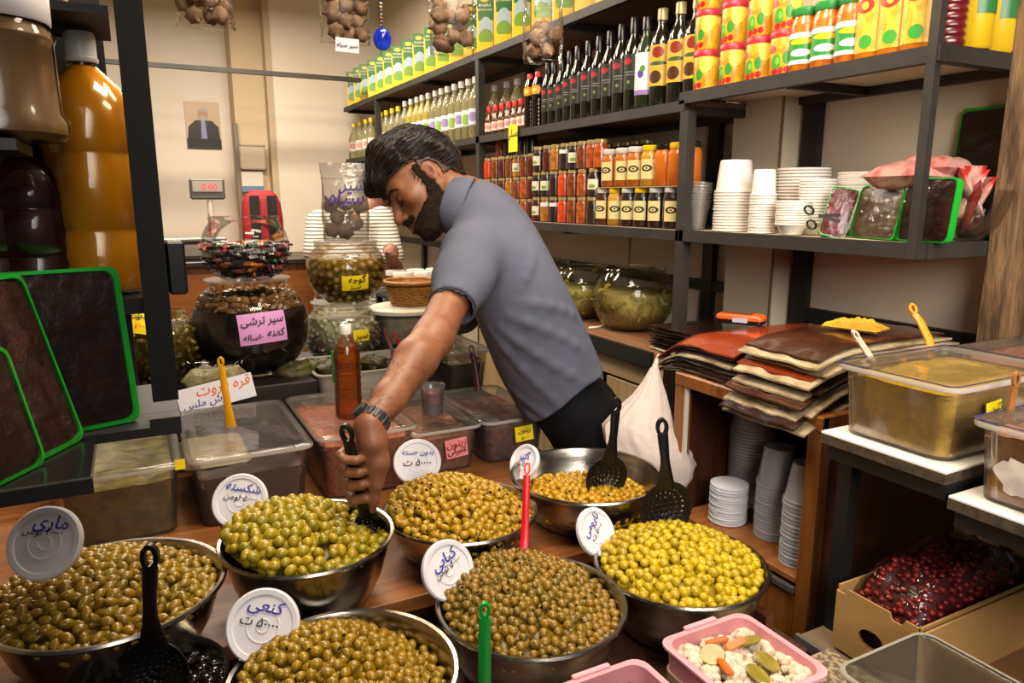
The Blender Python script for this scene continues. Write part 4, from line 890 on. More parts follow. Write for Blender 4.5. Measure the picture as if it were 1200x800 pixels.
# ---- second shelf, far section: clear bottles
VIN = clear('pale_vinegar', (.93, .9, .74), .05, .06, 'd6cfa0', .25); YOIL = clear('yellow_vinegar', (.9, .82, .4), .05, .06, 'd2bf5a', .45)
LBL = [prod_label('bottle_label_%d' % k, b_, s) for k, (b_, s) in enumerate((('ead9d0', [(.5, .5, .4, .3, 'd89a8a')]), ('e8e6de', [(.5, .4, .35, .35, '8fae5a')]), ('e6e2f0', [(.5, .5, .4, .3, '9a8ac0')]), ('f0e0c0', [(.5, .5, .3, .3, 'd08a3a')])))]
cb = [proto(bottle_proto, 'vinegar_bottle', 'x', .036, .27, .014, .62, VIN, c_, .026, (LBL[k], .22, .48, 1.2), .0165) for k, c_ in enumerate((YELL, WHTL, WHTL, WHTL))]
cby = [proto(bottle_proto, 'vinegar_bottle', 'x', .036, .27, .014, .62, YOIL, c_, .026, (LBL[k], .25, .5, 1.2), .0165) for k, c_ in ((1, WHTL), (2, WHTL))]
for i, px in enumerate((411, 418, 425, 432, 438)): place(cb[0], (1.53, sh(px, ZB, 1.53).y, ZB), f'clear yellow-capped vinegar bottle, {ordn(i)} from the far shelf end', 'vinegar bottles', .3*i, .95)
for i, px in enumerate((450, 456, 463, 470)): place(cb[0], (1.53, sh(px, ZB, 1.53).y, ZB), f'clear yellow-capped vinegar bottle, {ordn(i)} right of the far steel post', 'vinegar bottles', .2, 1.0)
for i, px in enumerate((478, 485, 492, 498, 505, 513, 520, 527, 535, 543, 551, 559)):
    place((cby if 1 <= i <= 4 else cb[1:])[i % 2], (1.53, sh(px, ZB, 1.53).y, ZB), f'clear white-capped vinegar bottle, {ordn(i)} in the row left of the steel post', 'vinegar bottles', .1, 1.06)
for i, px in enumerate((447, 455, 460, 466)): place(cb[0], (1.66, sh(px+4, ZB, 1.66).y, ZB), f'yellow-capped bottle in the back row of the far shelf, {ordn(i)} from left', 'vinegar bottles', .1, .95)
# ---- second shelf, middle section
DK = mat('dark_green_glass', '10120a', .12, coat=.5, col2='1a1c0e', scale=4); DKB = mat('dark_brown_glass', '140b07', .12, coat=.5)
redl = prod_label('dark_red_dot_label', '33342c', [(.35, .80, .26, .09, 'b02430'), (.5, .5, .32, .015, '8a8a80'), (.5, .42, .28, .012, '8a8a80'), (.45, .22, .10, .05, '7a8a3a')])
sm = proto(bottle_proto, 'sauce_bottle', 'x', .021, .125, .010, .5, goo('brown_sauce', '6b3a1e', '3a1a0e'), REDL, .022, (LBL[0], .12, .42, 1.4), .0125)
for i, px in enumerate((574, 582, 589, 597, 604, 611, 617)): place(sm, (1.50, sh(px, ZB, 1.50).y, ZB), f'small red-capped sauce bottle, {ordn(i)} from left on the second shelf', 'small sauce bottles', .1*i)
for i, px in enumerate((580, 594, 606)): place(cb[1], (1.64, sh(px, ZB, 1.64).y, ZB), f'tall clear bottle behind the small sauce bottles, {ordn(i)} from left', 'clear bottles at the back', 0, .95)
og = prod_label('orange_badge', '1c120a', [(.5, .5, .48, .46, 'e29a1c'), (.5, .5, .2, .2, 'f2d060')])
rb = proto(bottle_proto, 'ribbed_bottle', 'x', .026, .205, .011, .72, DKB, REDL, .018, (og, .58, .76, 1.2), .013, ribs=7)
for i, px in enumerate((621, 630)): place(rb, (1.50, sh(px, ZB, 1.50).y, ZB), f'dark ribbed bottle with orange badge, {ordn(i)} of the pair before the garlic bag', 'ribbed dark bottles', 0, 1.03)
db = proto(bottle_proto, 'dark_bottle', 'x', .030, .275, .0115, .60, DK, BLKL, .045, (redl, .22, .60, 1.1), .0135)
for i, px in enumerate((641, 648, 657, 666, 675, 687, 699, 711, 724, 738)):
    place(db, (1.51, sh(px, ZB, 1.51).y, ZB), f'tall dark oil bottle with red-dotted label, {ordn(i)} from the left of its row', 'dark oil bottles front row', .05*(i % 3), (.86, .84, .86, .92, .95, .97, .98, 1.0, 1.03, 1.06)[i])
for i, px in enumerate((660, 684, 706, 722, 736, 752, 766, 780)): place(db, (1.64, sh(px, ZB, 1.64).y, ZB), f'dark bottle in the back row behind the oil bottles, {ordn(i)} from left', 'dark oil bottles back row', 0, 1.02)
gl = prod_label('grape_label', 'e4e0e4', [(.45, .5, .16, .10, '5a4a9a'), (.55, .62, .14, .08, '5a8a3a'), (.5, .02, 2, .10, '9a7ab8')])
gb_ = proto(bottle_proto, 'green_glass_bottle', 'x', .034, .27, .012, .60, clear('green_bottle_glass', (.35, .5, .2), .06, .04, '2a3a10', .5), BLKL, .035, (gl, .14, .60, 1.2), .0145)
place(gb_, (1.50, sh(752, ZB, 1.50).y, ZB), 'clear green bottle with white grape label among dark bottles', 'dark oil bottles front row', 0, 1.02)
ol = prod_label('orange_label', 'd8a838', [(.5, .82, .28, .14, '8a2a1a'), (.5, .55, .42, .05, '3a5a2a'), (.4, .22, .3, .16, '4a2a14')])
ob = proto(bottle_proto, 'gold_cap_bottle', 'x', .036, .285, .0135, .62, DK, GOLDL, .030, (ol, .20, .62, 1.2), .016)
for i, px in enumerate((769, 789, 808)): place(ob, (1.505, sh(px, ZB, 1.505).y, ZB), f'dark bottle with gold cap and orange label, {ordn(i)} from left', 'gold-capped bottles', .05, 1.0)
# ---- second shelf, end section: tins, jars, yellow bottles
ZD = 1.801
tin_m = prod_label('tin_print', 'd9b01e', [(.25, .30, .16, .20, '4a9a2c'), (.30, .33, .07, .09, '7abf4a'), (.6, .4, .14, .16, '3f8a2a'), (.22, .08, .1, .08, 'c0222a'), (.42, .10, .09, .08, 'c83028'), (.62, .12, .1, .08, 'b81c22'), (.8, .75, .2, .3, 'e8cf4a'), (.1, .62, .12, .10, 'c82a20'), (.45, .8, .2, .14, 'd89a20')], 'd2801a')
tn = thing('fruit_tin', 'x', 'tin', (0, 0, -50)); PROTOS.append(tn)
MB().lathe([(.001, 0), (.034, 0), (.0355, .004), (.0355, .096), (.034, .100), (.001, .100)], 24).build('body', tin_m, tn)
MB().lathe([(.0362, .089), (.037, .092), (.037, .104), (.0345, .107), (.001, .107)], 24, cap0=False).build('lid', mat('tin_red_lid', 'b8263a', .4), tn)
for lvl in range(3):
    for i, px in enumerate((820, 850, 880, 908)):
        place(tn, (1.505, sh(px, 0, 1.505).y, ZD+.1075*lvl), f'yellow fruit tin with red lid, {ordn(i)} from left, {("bottom", "middle", "top")[lvl]} layer', 'fruit tins', R(12*i-25), 1.0)
gj_l = prod_label('green_pickle_label', '2a8a34', [(.5, .97, 2, .14, 'e8e4d8'), (.5, .72, .4, .10, 'e0b81c'), (.5, .36, .36, .12, 'efe6e0'), (.5, .03, 2, .10, 'e8e4d8')])
gj = proto(jar_proto, 'pickle_jar', 'x', .034, .150, .031, goo('orange_pickle', 'd0781c', 'b05a10', sc=70), GRNL, lab=(gj_l, .12, .60, 1.3))
for i, px in enumerate((929, 954, 981)): place(gj, (1.51, sh(px, 0, 1.51).y, ZD), f'orange pickle jar with green lid and label, {ordn(i)} from left', 'green-lidded pickle jars', .1*i, 1.0)
jl = prod_label('lime_label', 'dcb93c', [(.28, .80, .26, .13, 'c83020'), (.28, .80, .1, .07, 'f0d040'), (.35, .18, .2, .12, '3f9a34'), (.9, .5, .12, .6, 'e6d28a')], 'd89a2a')
jb = proto(bottle_proto, 'juice_bottle', 'x', .034, .215, .015, .62, goo('orange_juice', 'e0861a', 'd07410', .4, 8), YELL, .022, (jl, .06, .60, 1.3), .018)
for i, px in enumerate((1006, 1031, 1057)): place(jb, (1.51, sh(px, 0, 1.51).y, ZD), f'orange juice bottle with yellow lime label, {ordn(i)} from left', 'orange juice bottles', .12*i, 1.05)
rr_ = proto(bottle_proto, 'ribbed_red_bottle', 'x', .036, .30, .014, .72, goo('red_syrup_bottle', '6a0f16', '4a0a10', .8, 5), REDL, .02, None, .017, ribs=10)
place(rr_, (1.53, sh(1088, 0, 1.53).y, ZD), 'dark red ribbed syrup bottle behind the end post', 'syrup bottles')
place(rr_, (1.62, sh(1068, 0, 1.62).y, ZD), 'dark red ribbed syrup bottle in the back row', 'syrup bottles')
yl = prod_label('green_leaf_label', '2a6a34', [(.5, .5, .25, .25, 'e8d84a'), (.5, .85, .3, .1, 'e0d8b0')])
yb = proto(bottle_proto, 'yellow_oil_bottle', 'x', .038, .27, .014, .66, goo('lemon_yellow', 'd8b416', 'c8a010', .7, 4), YELL, .022, (yl, .25, .85, .7), .017)
place(yb, (1.60, sh(1117, 0, 1.60).y, ZD), 'yellow lemon bottle left at the shelf end near the doorpost', 'yellow lemon bottles', R(50))
place(yb, (1.69, sh(1143, 0, 1.69).y, ZD), 'yellow lemon bottle nearest the wall at the shelf end', 'yellow lemon bottles', R(50))
# ---- third shelf: jam jars in tiers
cols = {'orange': goo('orange_jam', 'c05a14', '8a3a0c'), 'amber': goo('amber_jam', 'b8791c', '8f5810'), 'red': goo('red_jam', '5f1a10', '3a0f0a'), 'dark': goo('dark_jam', '1a0f0d', '2a1612'), 'bright': goo('bright_orange_jam', 'd8480c', 'b8380a'), 'brown': goo('brown_jam', '8a4214', '5f2a0c'), 'olive': goo('olive_jam', '5a5a24', '6f6a2a'), 'plum': goo('plum_jam', '2c1416', '1a0c0e')}
wl = prod_label('white_jar_label', 'dcd8c4', [(.5, .3, .3, .2, '7a9a4a')]); pl_ = prod_label('pink_jar_label', 'd8a0b0', [])
jam = {}
def J(c, lab=None):
    k = (c, lab)
    if k not in jam: jam[k] = proto(jar_proto, 'jam_jar', 'x', .0265, .098, .0235, cols[c], GOLDL, lab={None: None, 'w': (wl, .25, .62, .9), 'p': (pl_, .62, .76, .8)}[lab])
    return jam[k]
def row(spec, pxs, X, z, text, group, s=1.0):
    for i, (q, px) in enumerate(zip(spec.split(), pxs)):
        c, _, l = q.partition('/'); lab = {'w': ' with white label', 'p': ' with pink label', '': ''}[l]
        p = sh(px, z, X); nm = {'dark': 'near-black', 'bright': 'bright orange', 'plum': 'plum-dark', 'olive': 'olive green'}.get(c, c)
        place(J(c, l or None), p, f'{nm} jam jar{lab}, {ordn(i)} of the {text}', group, .15*((i*7) % 5-2), s)
lin_ = lambda a, b, n: [a+(b-a)*i/(n-1) for i in range(n)]
row('red/w amber/p dark/p bright brown orange dark', [631, 641, 651, 661.5, 672.5, 684, 696], 1.50, ZC, 'right block, bottom tier', 'jam jars right block')
row('dark/w dark/w dark bright brown orange dark/w', [631, 641, 651, 661.5, 672.5, 684, 697], 1.50, ZC+.099, 'right block, middle tier', 'jam jars right block')
row('dark/w red amber dark/p plum/w brown orange orange', [632, 643, 652, 663, 673, 683, 694, 703], 1.50, ZC+.198, 'right block, top tier', 'jam jars right block')
row('red brown dark/w amber brown orange red', lin_(573, 624, 7), 1.50, ZC+.0, 'left block, bottom tier', 'jam jars left block', .92)
row('orange brown red amber brown orange red', lin_(573, 624, 7), 1.50, ZC+.091, 'left block, second tier', 'jam jars left block', .92)
row('bright brown red brown amber/w brown red', lin_(573, 624, 7), 1.50, ZC+.182, 'left block, third tier', 'jam jars left block', .92)
row('orange red dark/w dark dark', lin_(587, 623, 5), 1.54, ZC+.273, 'left block, top tier', 'jam jars left block', .92)
row('plum dark plum dark plum', lin_(712, 755, 5), 1.66, ZC, 'lowest dark row behind the honey', 'dark jars at the back')
row('plum dark plum dark plum', lin_(712, 755, 5), 1.66, ZC+.099, 'middle dark row behind the honey', 'dark jars at the back')
row('plum dark plum dark plum', lin_(712, 755, 5), 1.66, ZC+.198, 'top dark row behind the honey', 'dark jars at the back')
row('amber orange orange olive olive brown', lin_(522, 558, 6), 1.50, ZC, 'low row behind the man', 'jam jars behind the man')
row('amber brown olive orange', lin_(524, 556, 4), 1.56, ZC+.099, 'upper row behind the man at the far end', 'jam jars behind the man')
hon = {'h': goo('honey_orange', 'b8671c', '9a4f12', .7, 6), 'y': goo('honey_yellow', 'c0922a', 'a87818', .7, 6), 'd': goo('honey_dark', '1f0f09', '2c160c', .7, 6), 'o': goo('honey_bright', 'c86a14', 'b85a0e', .7, 6), 'b': goo('honey_brown', '3a1c0c', '522a10', .7, 6)}
hl = prod_label('honey_label', 'd9c98a', [(.5, .55, .42, .17, '2a2014'), (.5, .55, .24, .09, 'd9c98a'), (.5, .55, .1, .04, '2a2014')])
hp_ = {}
def H(c, l, lab):
    k = (c, l, lab)
    if k not in hp_: hp_[k] = proto(jar_proto, 'honey_jar', 'x', .0315, .128, .028, hon[c], {'w': WHTL, 'y': YELL, 'k': BLKL}[l], lab=(hl, .17, .66, .75) if lab else None)
    return hp_[k]
cn = {'h': 'orange', 'y': 'yellow', 'd': 'dark', 'o': 'bright orange', 'b': 'brown'}; ln = {'w': 'white', 'y': 'yellow', 'k': 'black'}
for lvl, spec, pxs in ((0, 'bw1 yy1 dw1 dy1 dw1 dw1 dw1', (708.5, 723, 738, 753.5, 771, 789, 806)), (1, 'hw1 hw1 hw1 yy1 ok0 oy0 ok0', (714.5, 730, 744.5, 761, 777, 793, 808))):
    for i, (q, px) in enumerate(zip(spec.split(), pxs)):
        place(H(q[0], q[1], q[2] == '1'), sh(px, 0, 1.515)+Vector((0, 0, ZC+.1315*lvl)), f'{cn[q[0]]} honey jar with {ln[q[1]]} lid, {ordn(i)} from left, {("lower", "upper")[lvl]} row', 'honey jars', .1*((i*3) % 4-1), (1.0, 1.0)[lvl])
o = tag(MB().box(1.485, 1.56, sh(812, 0, 1.5).y, sh(700, 0, 1.5).y, ZC+.1285, ZC+.131).build('divider_sheet', mat('card_sheet', 'b59a6a', .5)), 'thin tan sheet between the two rows of honey jars', 'sheet')
p = P(601, 162, X=1.452); t = thing('price_tag', 'yellow price tag hanging on the shelf edge above the jam jars', 'tag', look(p, (-1, 0, 0)))
MB().box(-.04, .04, -.055, .055, -.0008, 0).build('card', YELLOW, t); MB().text('asal', .045, 0, TR(0, .02, .0005)).build('writing', [INKK], t)
# ---- third shelf, end section: cups, bowls, scissors, packs
def cup(name, r0, r1, h, m_, lip, th=.0012, n=26, ribs=False):
    return MB().lathe([(.001, 0), (r0, 0), (r0+(r1-r0)*.5, h*.5), (r1, h-.005), (r1+lip, h-.005), (r1+lip, h), (r1-th, h), (r0-th, th*2), (.001, th*2)], n, cap1=False)
def stack(name, mb, m_, p, n, pitch, what, where, cat, flip=False, ex=None, tilt=0):
    me = meshof(mb, name, [m_]); me.set_sharp_from_angle(angle=R(40))
    for i in range(n):
        o = bpy.data.objects.new(name, me); C.objects.link(o)
        M = Matrix.Translation(Vector(p)+Vector((.0008*math.sin(i*2.4), .0008*math.cos(i*1.7), pitch*i)))
        if flip: M = M @ TR(0, 0, ex) @ RX(math.pi)
        if tilt and i > n-5: M = M @ RY(tilt*(i-n+5))
        o.matrix_world = M; tag(o, f'{what}, {ordn(i)} from the bottom of {where}', cat, what+' in '+where)
CUPW = mat('white_tub_plastic', 'e6dcd2', .35, sss=0)
zt = 1.407
p = sh(818, 0, 1.52); stack('clear_cup', cup('c', .024, .036, .07, PLAST, .003), PLAST, (1.52, p.y, zt), 9, .0085, 'clear cup', 'the stack by the honey jars', 'cup', tilt=R(1.5))
p = sh(858, 0, 1.55); stack('white_tub', cup('c', .055, .047, .105, CUPW, .004), CUPW, (1.55, p.y, zt), 12, .0105, 'large white tub', 'the widest stack on the end shelf', 'tub', True, .0) if False else None
def invtub(r0, r1, h): return MB().lathe([(r1+.004, 0), (r1+.004, .006), (r1, .006), (r0+.002, h-.006), (r0, h), (r0-.01, h+.0005), (.001, h-.002)], 30, cap0=False)
p = sh(860, 0, 1.55); stack('white_tub', invtub(.042, .052, .090), CUPW, (1.55, p.y, zt), 14, .0083, 'large white tub', 'the widest stack on the end shelf', 'tub')
p = sh(896, 0, 1.52); stack('white_cup', invtub(.026, .031, .068), CUPW, (1.515, p.y, zt), 14, .0076, 'white cup', 'the narrow stack beside the white tubs', 'cup')
p = sh(940, 0, 1.66); stack('white_bowl', cup('c', .035, .066, .045, CUPW, .004), CUPW, (1.66, p.y, zt), 16, .0085, 'white foam bowl', 'the tall back stack of bowls', 'bowl')
p = sh(957, 0, 1.58); stack('small_bowl', cup('c', .03, .042, .035, CUPW, .003), CUPW, (1.58, p.y, zt), 15, .0075, 'small white bowl', 'the ribbed stack of bowls', 'bowl')
p = sh(930, 0, 1.51); stack('low_bowl', cup('c', .025, .040, .03, CUPW, .003), CUPW, (1.512, p.y, zt), 10, .0062, 'low white bowl', 'the short front stack of bowls', 'bowl')
p = sh(1008, 0, 1.68); stack('foam_plate', cup('c', .03, .055, .02, CUPW, .003), CUPW, (1.68, p.y, zt), 26, .0055, 'white foam plate', 'the back stack beside the wall post', 'plate')
t = thing('scissors', 'black-handled scissors leaning beside the short bowl stack', 'scissors', P(958, 270, X=1.475)); bpy.context.view_layer.update()
o_ = t.location.copy()
for c_, s_ in (((948, 246), .8), ((951, 263), 1)):
    q = P(*c_, X=1.475)-o_; ring = [(0, q.y+.0135*math.cos(a), q.z+.0095*math.sin(a)+.003*math.cos(a)) for a in np.linspace(0, 2*math.pi, 20)]
    MB().tube(ring, .0028, 6, caps=False).build('finger_loop', BPLAS, t)
q = P(962, 253, X=1.475)-o_
MB().box(-.0012, .0012, -.055, .005, -.004, .004, M=TR(*q) @ RX(R(12))).build('blade', STEEL, t); MB().box(-.002, 0.0004, -.055, .005, -.004, .004, M=TR(*q) @ RX(R(-4))).build('blade', STEEL, t)
# fruit leather packs: green tray rims, film over a dark sheet
GREENR = mat('green_tray', '18a02c', .3); LEATH = mat('fruit_leather', '3a1711', .35, col2='2a110d', scale=25, bump=.3, bscale=60)
LEATHB = mat('dark_fruit_leather', '2a1512', .3, col2='1c0d0b', scale=25, bump=.3, bscale=40); LEATHR = mat('red_fruit_leather', '6a2020', .3, col2='4a1414', scale=20, bump=.3, bscale=40); LEATHT = mat('tan_fruit_leather', '6a5540', .3, col2='4a3626', scale=20, bump=.3, bscale=40)
def pack(M, w_, h_, d_, m_, label, group='wrapped fruit leather packs', green=True, film=True):
    """pack standing on local z=0, face toward local -y"""
    t = thing('fruit_leather_pack', label, 'pack', M, group)
    def rr2(k, y): return [(x, y, z+h_/2) for x, z in rrect(w_/2*k, h_/2*k if k <= 1 else h_/2*k, .012, 3)]
    if green: MB().loft([rr2(.97, d_), rr2(1.0, d_*.8), rr2(1.0, .004), rr2(1.0, 0), rr2(.955, 0), rr2(.95, .004)][::-1], 0, True, None, False, True).build('tray_rim', GREENR, t)
    m = MB(); g = 12; vs = []; 
    for i in range(g+1):
        for j in range(g+1):
            u, v = i/g*2-1, j/g*2-1; vs.append((u*w_*.475, .003-.003*mnoise.noise(Vector((u*3, v*3, w_*50)))-.004*(1-u**4)*(1-v**4), h_/2+v*h_*.475))
    m.add(vs, [[i*(g+1)+j, (i+1)*(g+1)+j, (i+1)*(g+1)+j+1, i*(g+1)+j+1] for i in range(g) for j in range(g)]); m.build('sheet', m_, t)
    if film:
        m = MB(); vs = []
        for i in range(25):
            for j in range(25):
                u, v = i/12-1, j/12-1; vs.append((u*w_*.505, -.0045-.0022*mnoise.noise(Vector((u*9+v*4, v*5, w_*30)))-.003*(1-u**4)*(1-v**4), h_/2+v*h_*.503))
        m.add(vs, [[i*25+j, (i+1)*25+j, (i+1)*25+j+1, i*25+j+1] for i in range(24) for j in range(24)]); m.build('film', FILM, t)
    return t
def packp(bl, br, X0, X1, h, lean, m_, label, d=.028, z=1.407, roll=0):
    a = P(*bl, X=X0); b_ = P(*br, X=X1); a.z = b_.z = z; mid = (a+b_)/2; dx = b_-a
    pack(Matrix.Translation(mid) @ RZ(math.atan2(dx.y, dx.x)) @ RX(-lean) @ RY(roll), dx.length, h, d, m_, label)
packp((958, 268), (990, 272), 1.487, 1.53, .125, R(14), LEATHR, 'red fruit leather pack with green rim leaning by the scissors', roll=R(14))
packp((994, 274), (1046, 277), 1.545, 1.50, .125, R(12), LEATHT, 'tan film-wrapped fruit leather pack between the red pack and brown one')
packp((1048, 277), (1110, 279), 1.51, 1.495, .135, R(6), LEATH, 'brown film-wrapped fruit leather pack at the shelf end before the glass bowl', .02)
pack(Matrix.Translation((1.755, P(1142, 200, X=1.755).y, 1.408)) @ FACE @ RX(R(-5)), .125, .30, .03, LEATHB, 'tall dark fruit leather pack standing against the wall in the corner')
# glass bowl with red and white bags
q_ = P(1128, 250, X=1.66); bp_ = Vector((1.66, q_.y, 1.407)); t = thing('glass_bowl', 'clear glass bowl full of red and white snack bags by the doorpost', 'bowl', bp_)
MB().lathe([(.001, 0), (.04, 0), (.07, .03), (.088, .075), (.093, .11), (.090, .11), (.085, .075), (.066, .032), (.03, .005)], 36, cap1=False).build('body', CLEAR, t)
SN = mat('snack_bag', 'c8a090', .3, col2='b82420', scale=14, lo=.47, hi=.53, coat=.4, bump=.3, bscale=30, stretch=(1, 1, .5)); SND = mat('snack_bag_dark', '5a1a14', .3, col2='8a2a20', scale=18, coat=.4)
def sachet(w_, h_, d_, seed):
    m = MB(); vs = []; g = 10
    for s_ in (1, -1):
        for i in range(g+1):
            for j in range(g+1):
                u, v = i/g*2-1, j/g*2-1; e = (1-u**4)*(1-v**4); vs.append((u*w_/2, s_*d_/2*e*(1+.5*mnoise.noise(Vector((u*2, v*2, seed)))), (v+1)*h_/2))
    for s_ in (0, 1): m.add(vs[s_*121:(s_+1)*121], [[i*11+j, (i+1)*11+j, (i+1)*11+j+1, i*11+j+1][::1 if s_ else -1] for i in range(g) for j in range(g)])
    return m
for k, (dx, dy, dz, rx, rz, dk) in enumerate(((-.03, -.02, .015, 12, 30, 1), (.03, .02, .015, -10, 100, 1), (-.02, .035, .015, 14, -30, 1), (0, 0, .03, 25, 60, 0), (.03, -.02, .05, -28, 20, 0), (-.035, .0, .05, 30, 80, 0), (.01, .035, .06, 32, -20, 0), (0, -.04, .055, -30, 45, 0))):
    o = sachet(.055, .12, .02, k).build('snack_bag', SND if dk else SN, None, Matrix.Translation(bp_+Vector((dx, dy, dz))) @ RZ(R(rz)) @ RX(R(rx))); tag(o, ('dark red snack bag low in the glass bowl, %s' if dk else 'red and white snack bag sticking out of the glass bowl, %s') % ('number '+ordn(k) if 0 else ('toward the wall', 'toward the door', 'at the back')[k] if k < 3 else ('in the middle', 'toward the doorpost', 'toward the man', 'at the rear', 'at the front')[k-3]), 'bag', 'snack bags in the glass bowl')
for k, (px, py, X, w_) in enumerate(((1065, 190, 1.56, .16), (1092, 183, 1.62, .15))):
    p = P(px, py, X=X); p.z = 1.407+.136+.018*k
    o = sachet(w_, .12, .06, 20+k).build('flat_snack_bag', mat('pink_snack_bag', 'b98a80', .3, col2='9a3a38', scale=9, lo=.5, hi=.6, coat=.5, bump=.5, bscale=25), None, Matrix.Translation(p) @ RZ(R(-90)) @ TR(0, .06, .0) @ RX(R(88))); tag(o, ('crumpled pink snack bag lying on the brown leather pack', 'upper crumpled pink snack bag behind the end post')[k], 'bag', 'pink snack bags')
# ---- below: cucumber globes, leather piles
CUC = mat('pickled_cucumber', '7d7a20', .3, col2='9c923a', scale=25, rand='b08a28')
for k, (px, X, r, lb, Z) in enumerate(((742, 1.60, .150, 'large glass globe of pickled cucumbers beside the leather piles', 1.031), (681, 1.58, .135, 'glass globe of pickled cucumbers just behind the man', 1.031), (640, 1.62, .13, 'glass globe of pickles mostly hidden behind the man', 1.031))):
    g = Vector((X, P(px, 340, X=X).y, Z)); t, pf, H_ = globe(g, r, .74, lb, clear('cucumber_brine_%d' % k, (.97, .94, .76), .03, .05, 'c0b064', .28), .66, .55, mat('cucumber_core', 'cfc47c', .5, col2='a89c50', scale=10), corek=.70)
    cu = [meshof(MB().tube([(.0, .012*math.sin(q*3), q*.03-.0) for q in np.linspace(-1, 1, 7)], [.002, .007, .009, .0095, .009, .007, .002], 8), 'pickled_cucumber', [CUC])]
    fill_globe(g, pf, H_, .64, cu, 'pickled_cucumber', 'pickle', 'pickled cucumber in brine inside the '+('large', 'middle', 'hidden')[k]+' globe', 'cucumbers in the '+('large', 'middle', 'hidden')[k]+' globe', 34, .021, 40+k, low=.22)
o = tag(MB().tube([P(690, 384, z=1.036), P(700, 383, z=1.036), P(711, 380, z=1.036)], .0035, 6).build('white_cable', WHITE), 'short white cable lying on the counter before the cucumber globes', 'cable')
EDGE1 = mat('wrapped_sheet_cream', 'b8a888', .4, col2='86704c', scale=22, bump=.4, bscale=60, stretch=(1, 1, 3), coat=.2); EDGE2 = mat('wrapped_sheet_brown', '4a2616', .3, col2='2c140c', scale=14, bump=.3, bscale=40, coat=.5); EDGE3 = mat('wrapped_sheet_red', '7a2c14', .25, col2='8f3a18', scale=8, bump=.15, bscale=30, coat=.6); EDGE4 = mat('wrapped_sheet_dark', '1a0f0c', .25, col2='2c1612', scale=14, bump=.4, bscale=40, coat=.5)
def sheet(x0, x1, y0, y1, z, th, m_, seed, droop, wav, label, group):
    m = MB(); r = random.Random(seed); g1_, g2_ = 16, 14; top = []; bot = []
    for i in range(g1_+1):
        for j in range(g2_+1):
            u, v = i/g1_, j/g2_; x = x0+(x1-x0)*u+.008*mnoise.noise(Vector((v*5, seed, 0))); y = y0+(y1-y0)*v+.006*mnoise.noise(Vector((u*5, seed, 4)))
            d = -droop(u, v)+wav*mnoise.noise(Vector((u*3, v*3.5, seed*.35)))
            e = min(1, 6*min(u, 1-u)+.45, 6*min(v, 1-v)+.45)
            top.append((x, y, z+d+th/2*e)); bot.append((x, y, z+d-th/2*e))
    q = g2_+1; n_ = len(top); fs = [[i*q+j, (i+1)*q+j, (i+1)*q+j+1, i*q+j+1] for i in range(g1_) for j in range(g2_)]
    fs2 = [[n_+k for k in f][::-1] for f in fs]
    bd = [i*q for i in range(g1_+1)]+[g1_*q+j for j in range(1, q)]+[i*q+g2_ for i in range(g1_-1, -1, -1)]+[j for j in range(g2_-1, 0, -1)]
    side = [[bd[(k+1) % len(bd)], bd[k], n_+bd[k], n_+bd[(k+1) % len(bd)]] for k in range(len(bd))]
    m.add(top+bot, fs+fs2+side); o = m.build('fruit_leather_sheet', m_, ang=60); tag(o, label, 'sheet', group)
dr0 = lambda u, v: 0
for i in range(8):
    y0 = P(850, 380, X=1.5).y; sheet(1.425+.006*(i % 2), 1.70, 1.56+.008*(i % 3), 1.80, 1.036+.0098*i, .0085, (EDGE1, EDGE4, EDGE4, EDGE2, EDGE4, EDGE2, EDGE4, EDGE4)[i], 60+i, dr0, .003, f'dark wrapped leather sheet beside the cucumber globe, {ordn(i)} from the bottom', 'dark leather pile')
def dr1(u, v): return .055*max(0, (v-.62)/.38)**1.6+.02*max(0, (.25-u)/.25)**2
for i in range(9):
    sheet(1.215-.008*(i % 3), 1.62, 1.205+.006*(i % 2), 1.50-.012*(i % 3), 1.076+.0105*i, .009, (EDGE1, EDGE1, EDGE4, EDGE1, EDGE2, EDGE1, EDGE2, EDGE2, EDGE3)[i], 70+i, lambda u, v: dr1(u, v)*(.4+.07*i), .004, f'wrapped fruit leather sheet under the orange device, {ordn(i)} from the bottom', 'middle leather pile')
def dr2(u, v): return .05*max(0, (.30-u)/.30)**1.5
for i in range(12):
    sheet(1.165-.012*((i*5) % 3)+.006*i, 1.66-.01*(i % 4), .965+.012*((i*7) % 3), 1.195-.006*(i % 2), 1.077+.0108*i, .0098, (EDGE1, EDGE4, EDGE1, EDGE1, EDGE2, EDGE1, EDGE4, EDGE1, EDGE3, EDGE1, EDGE1, EDGE2)[i], 90+i, lambda u, v: dr2(u, v)*(1-.05*i), .005, f'cream-edged fruit leather sheet under the yellow cloth, {ordn(i)} from the bottom', 'right leather pile')
p = P(862, 376, X=1.42); t = thing('card_reader', 'orange and black handheld device on the middle leather pile', 'device', Matrix.Translation((1.44, p.y-.0, 1.168)) @ RZ(R(-62)))
MB().loft([[(x, y, z) for x, y in rrect(.062*k, .026*k, .012)] for k, z in ((.94, .0), (1, .004), (1, .012))]).build('base', BPLAS, t)
MB().loft([[(x, y, z) for x, y in rrect(.063*k, .027*k, .012)] for k, z in ((1, .0122), (1.01, .018), (.95, .024), (.85, .026))]).build('shell', mat('orange_shell', 'd8551c', .35), t)
MB().box(-.015, .025, -.0285, -.026, .006, .018).build('display', mat('grey_display', 'a8a8b8', .3), t)
MB().box(-.05, .03, -.016, .016, .0258, .0268, b=.0004).build('keypad', mat('keypad_brown', '5a2c14', .5), t)
for a in range(5):
    for b_ in range(3): MB().box(-.046+.015*a, -.036+.015*a, -.013+.009*b_, -.007+.009*b_, .0268, .0282, b=.0005).build('key', BPLAS, t) if False else None
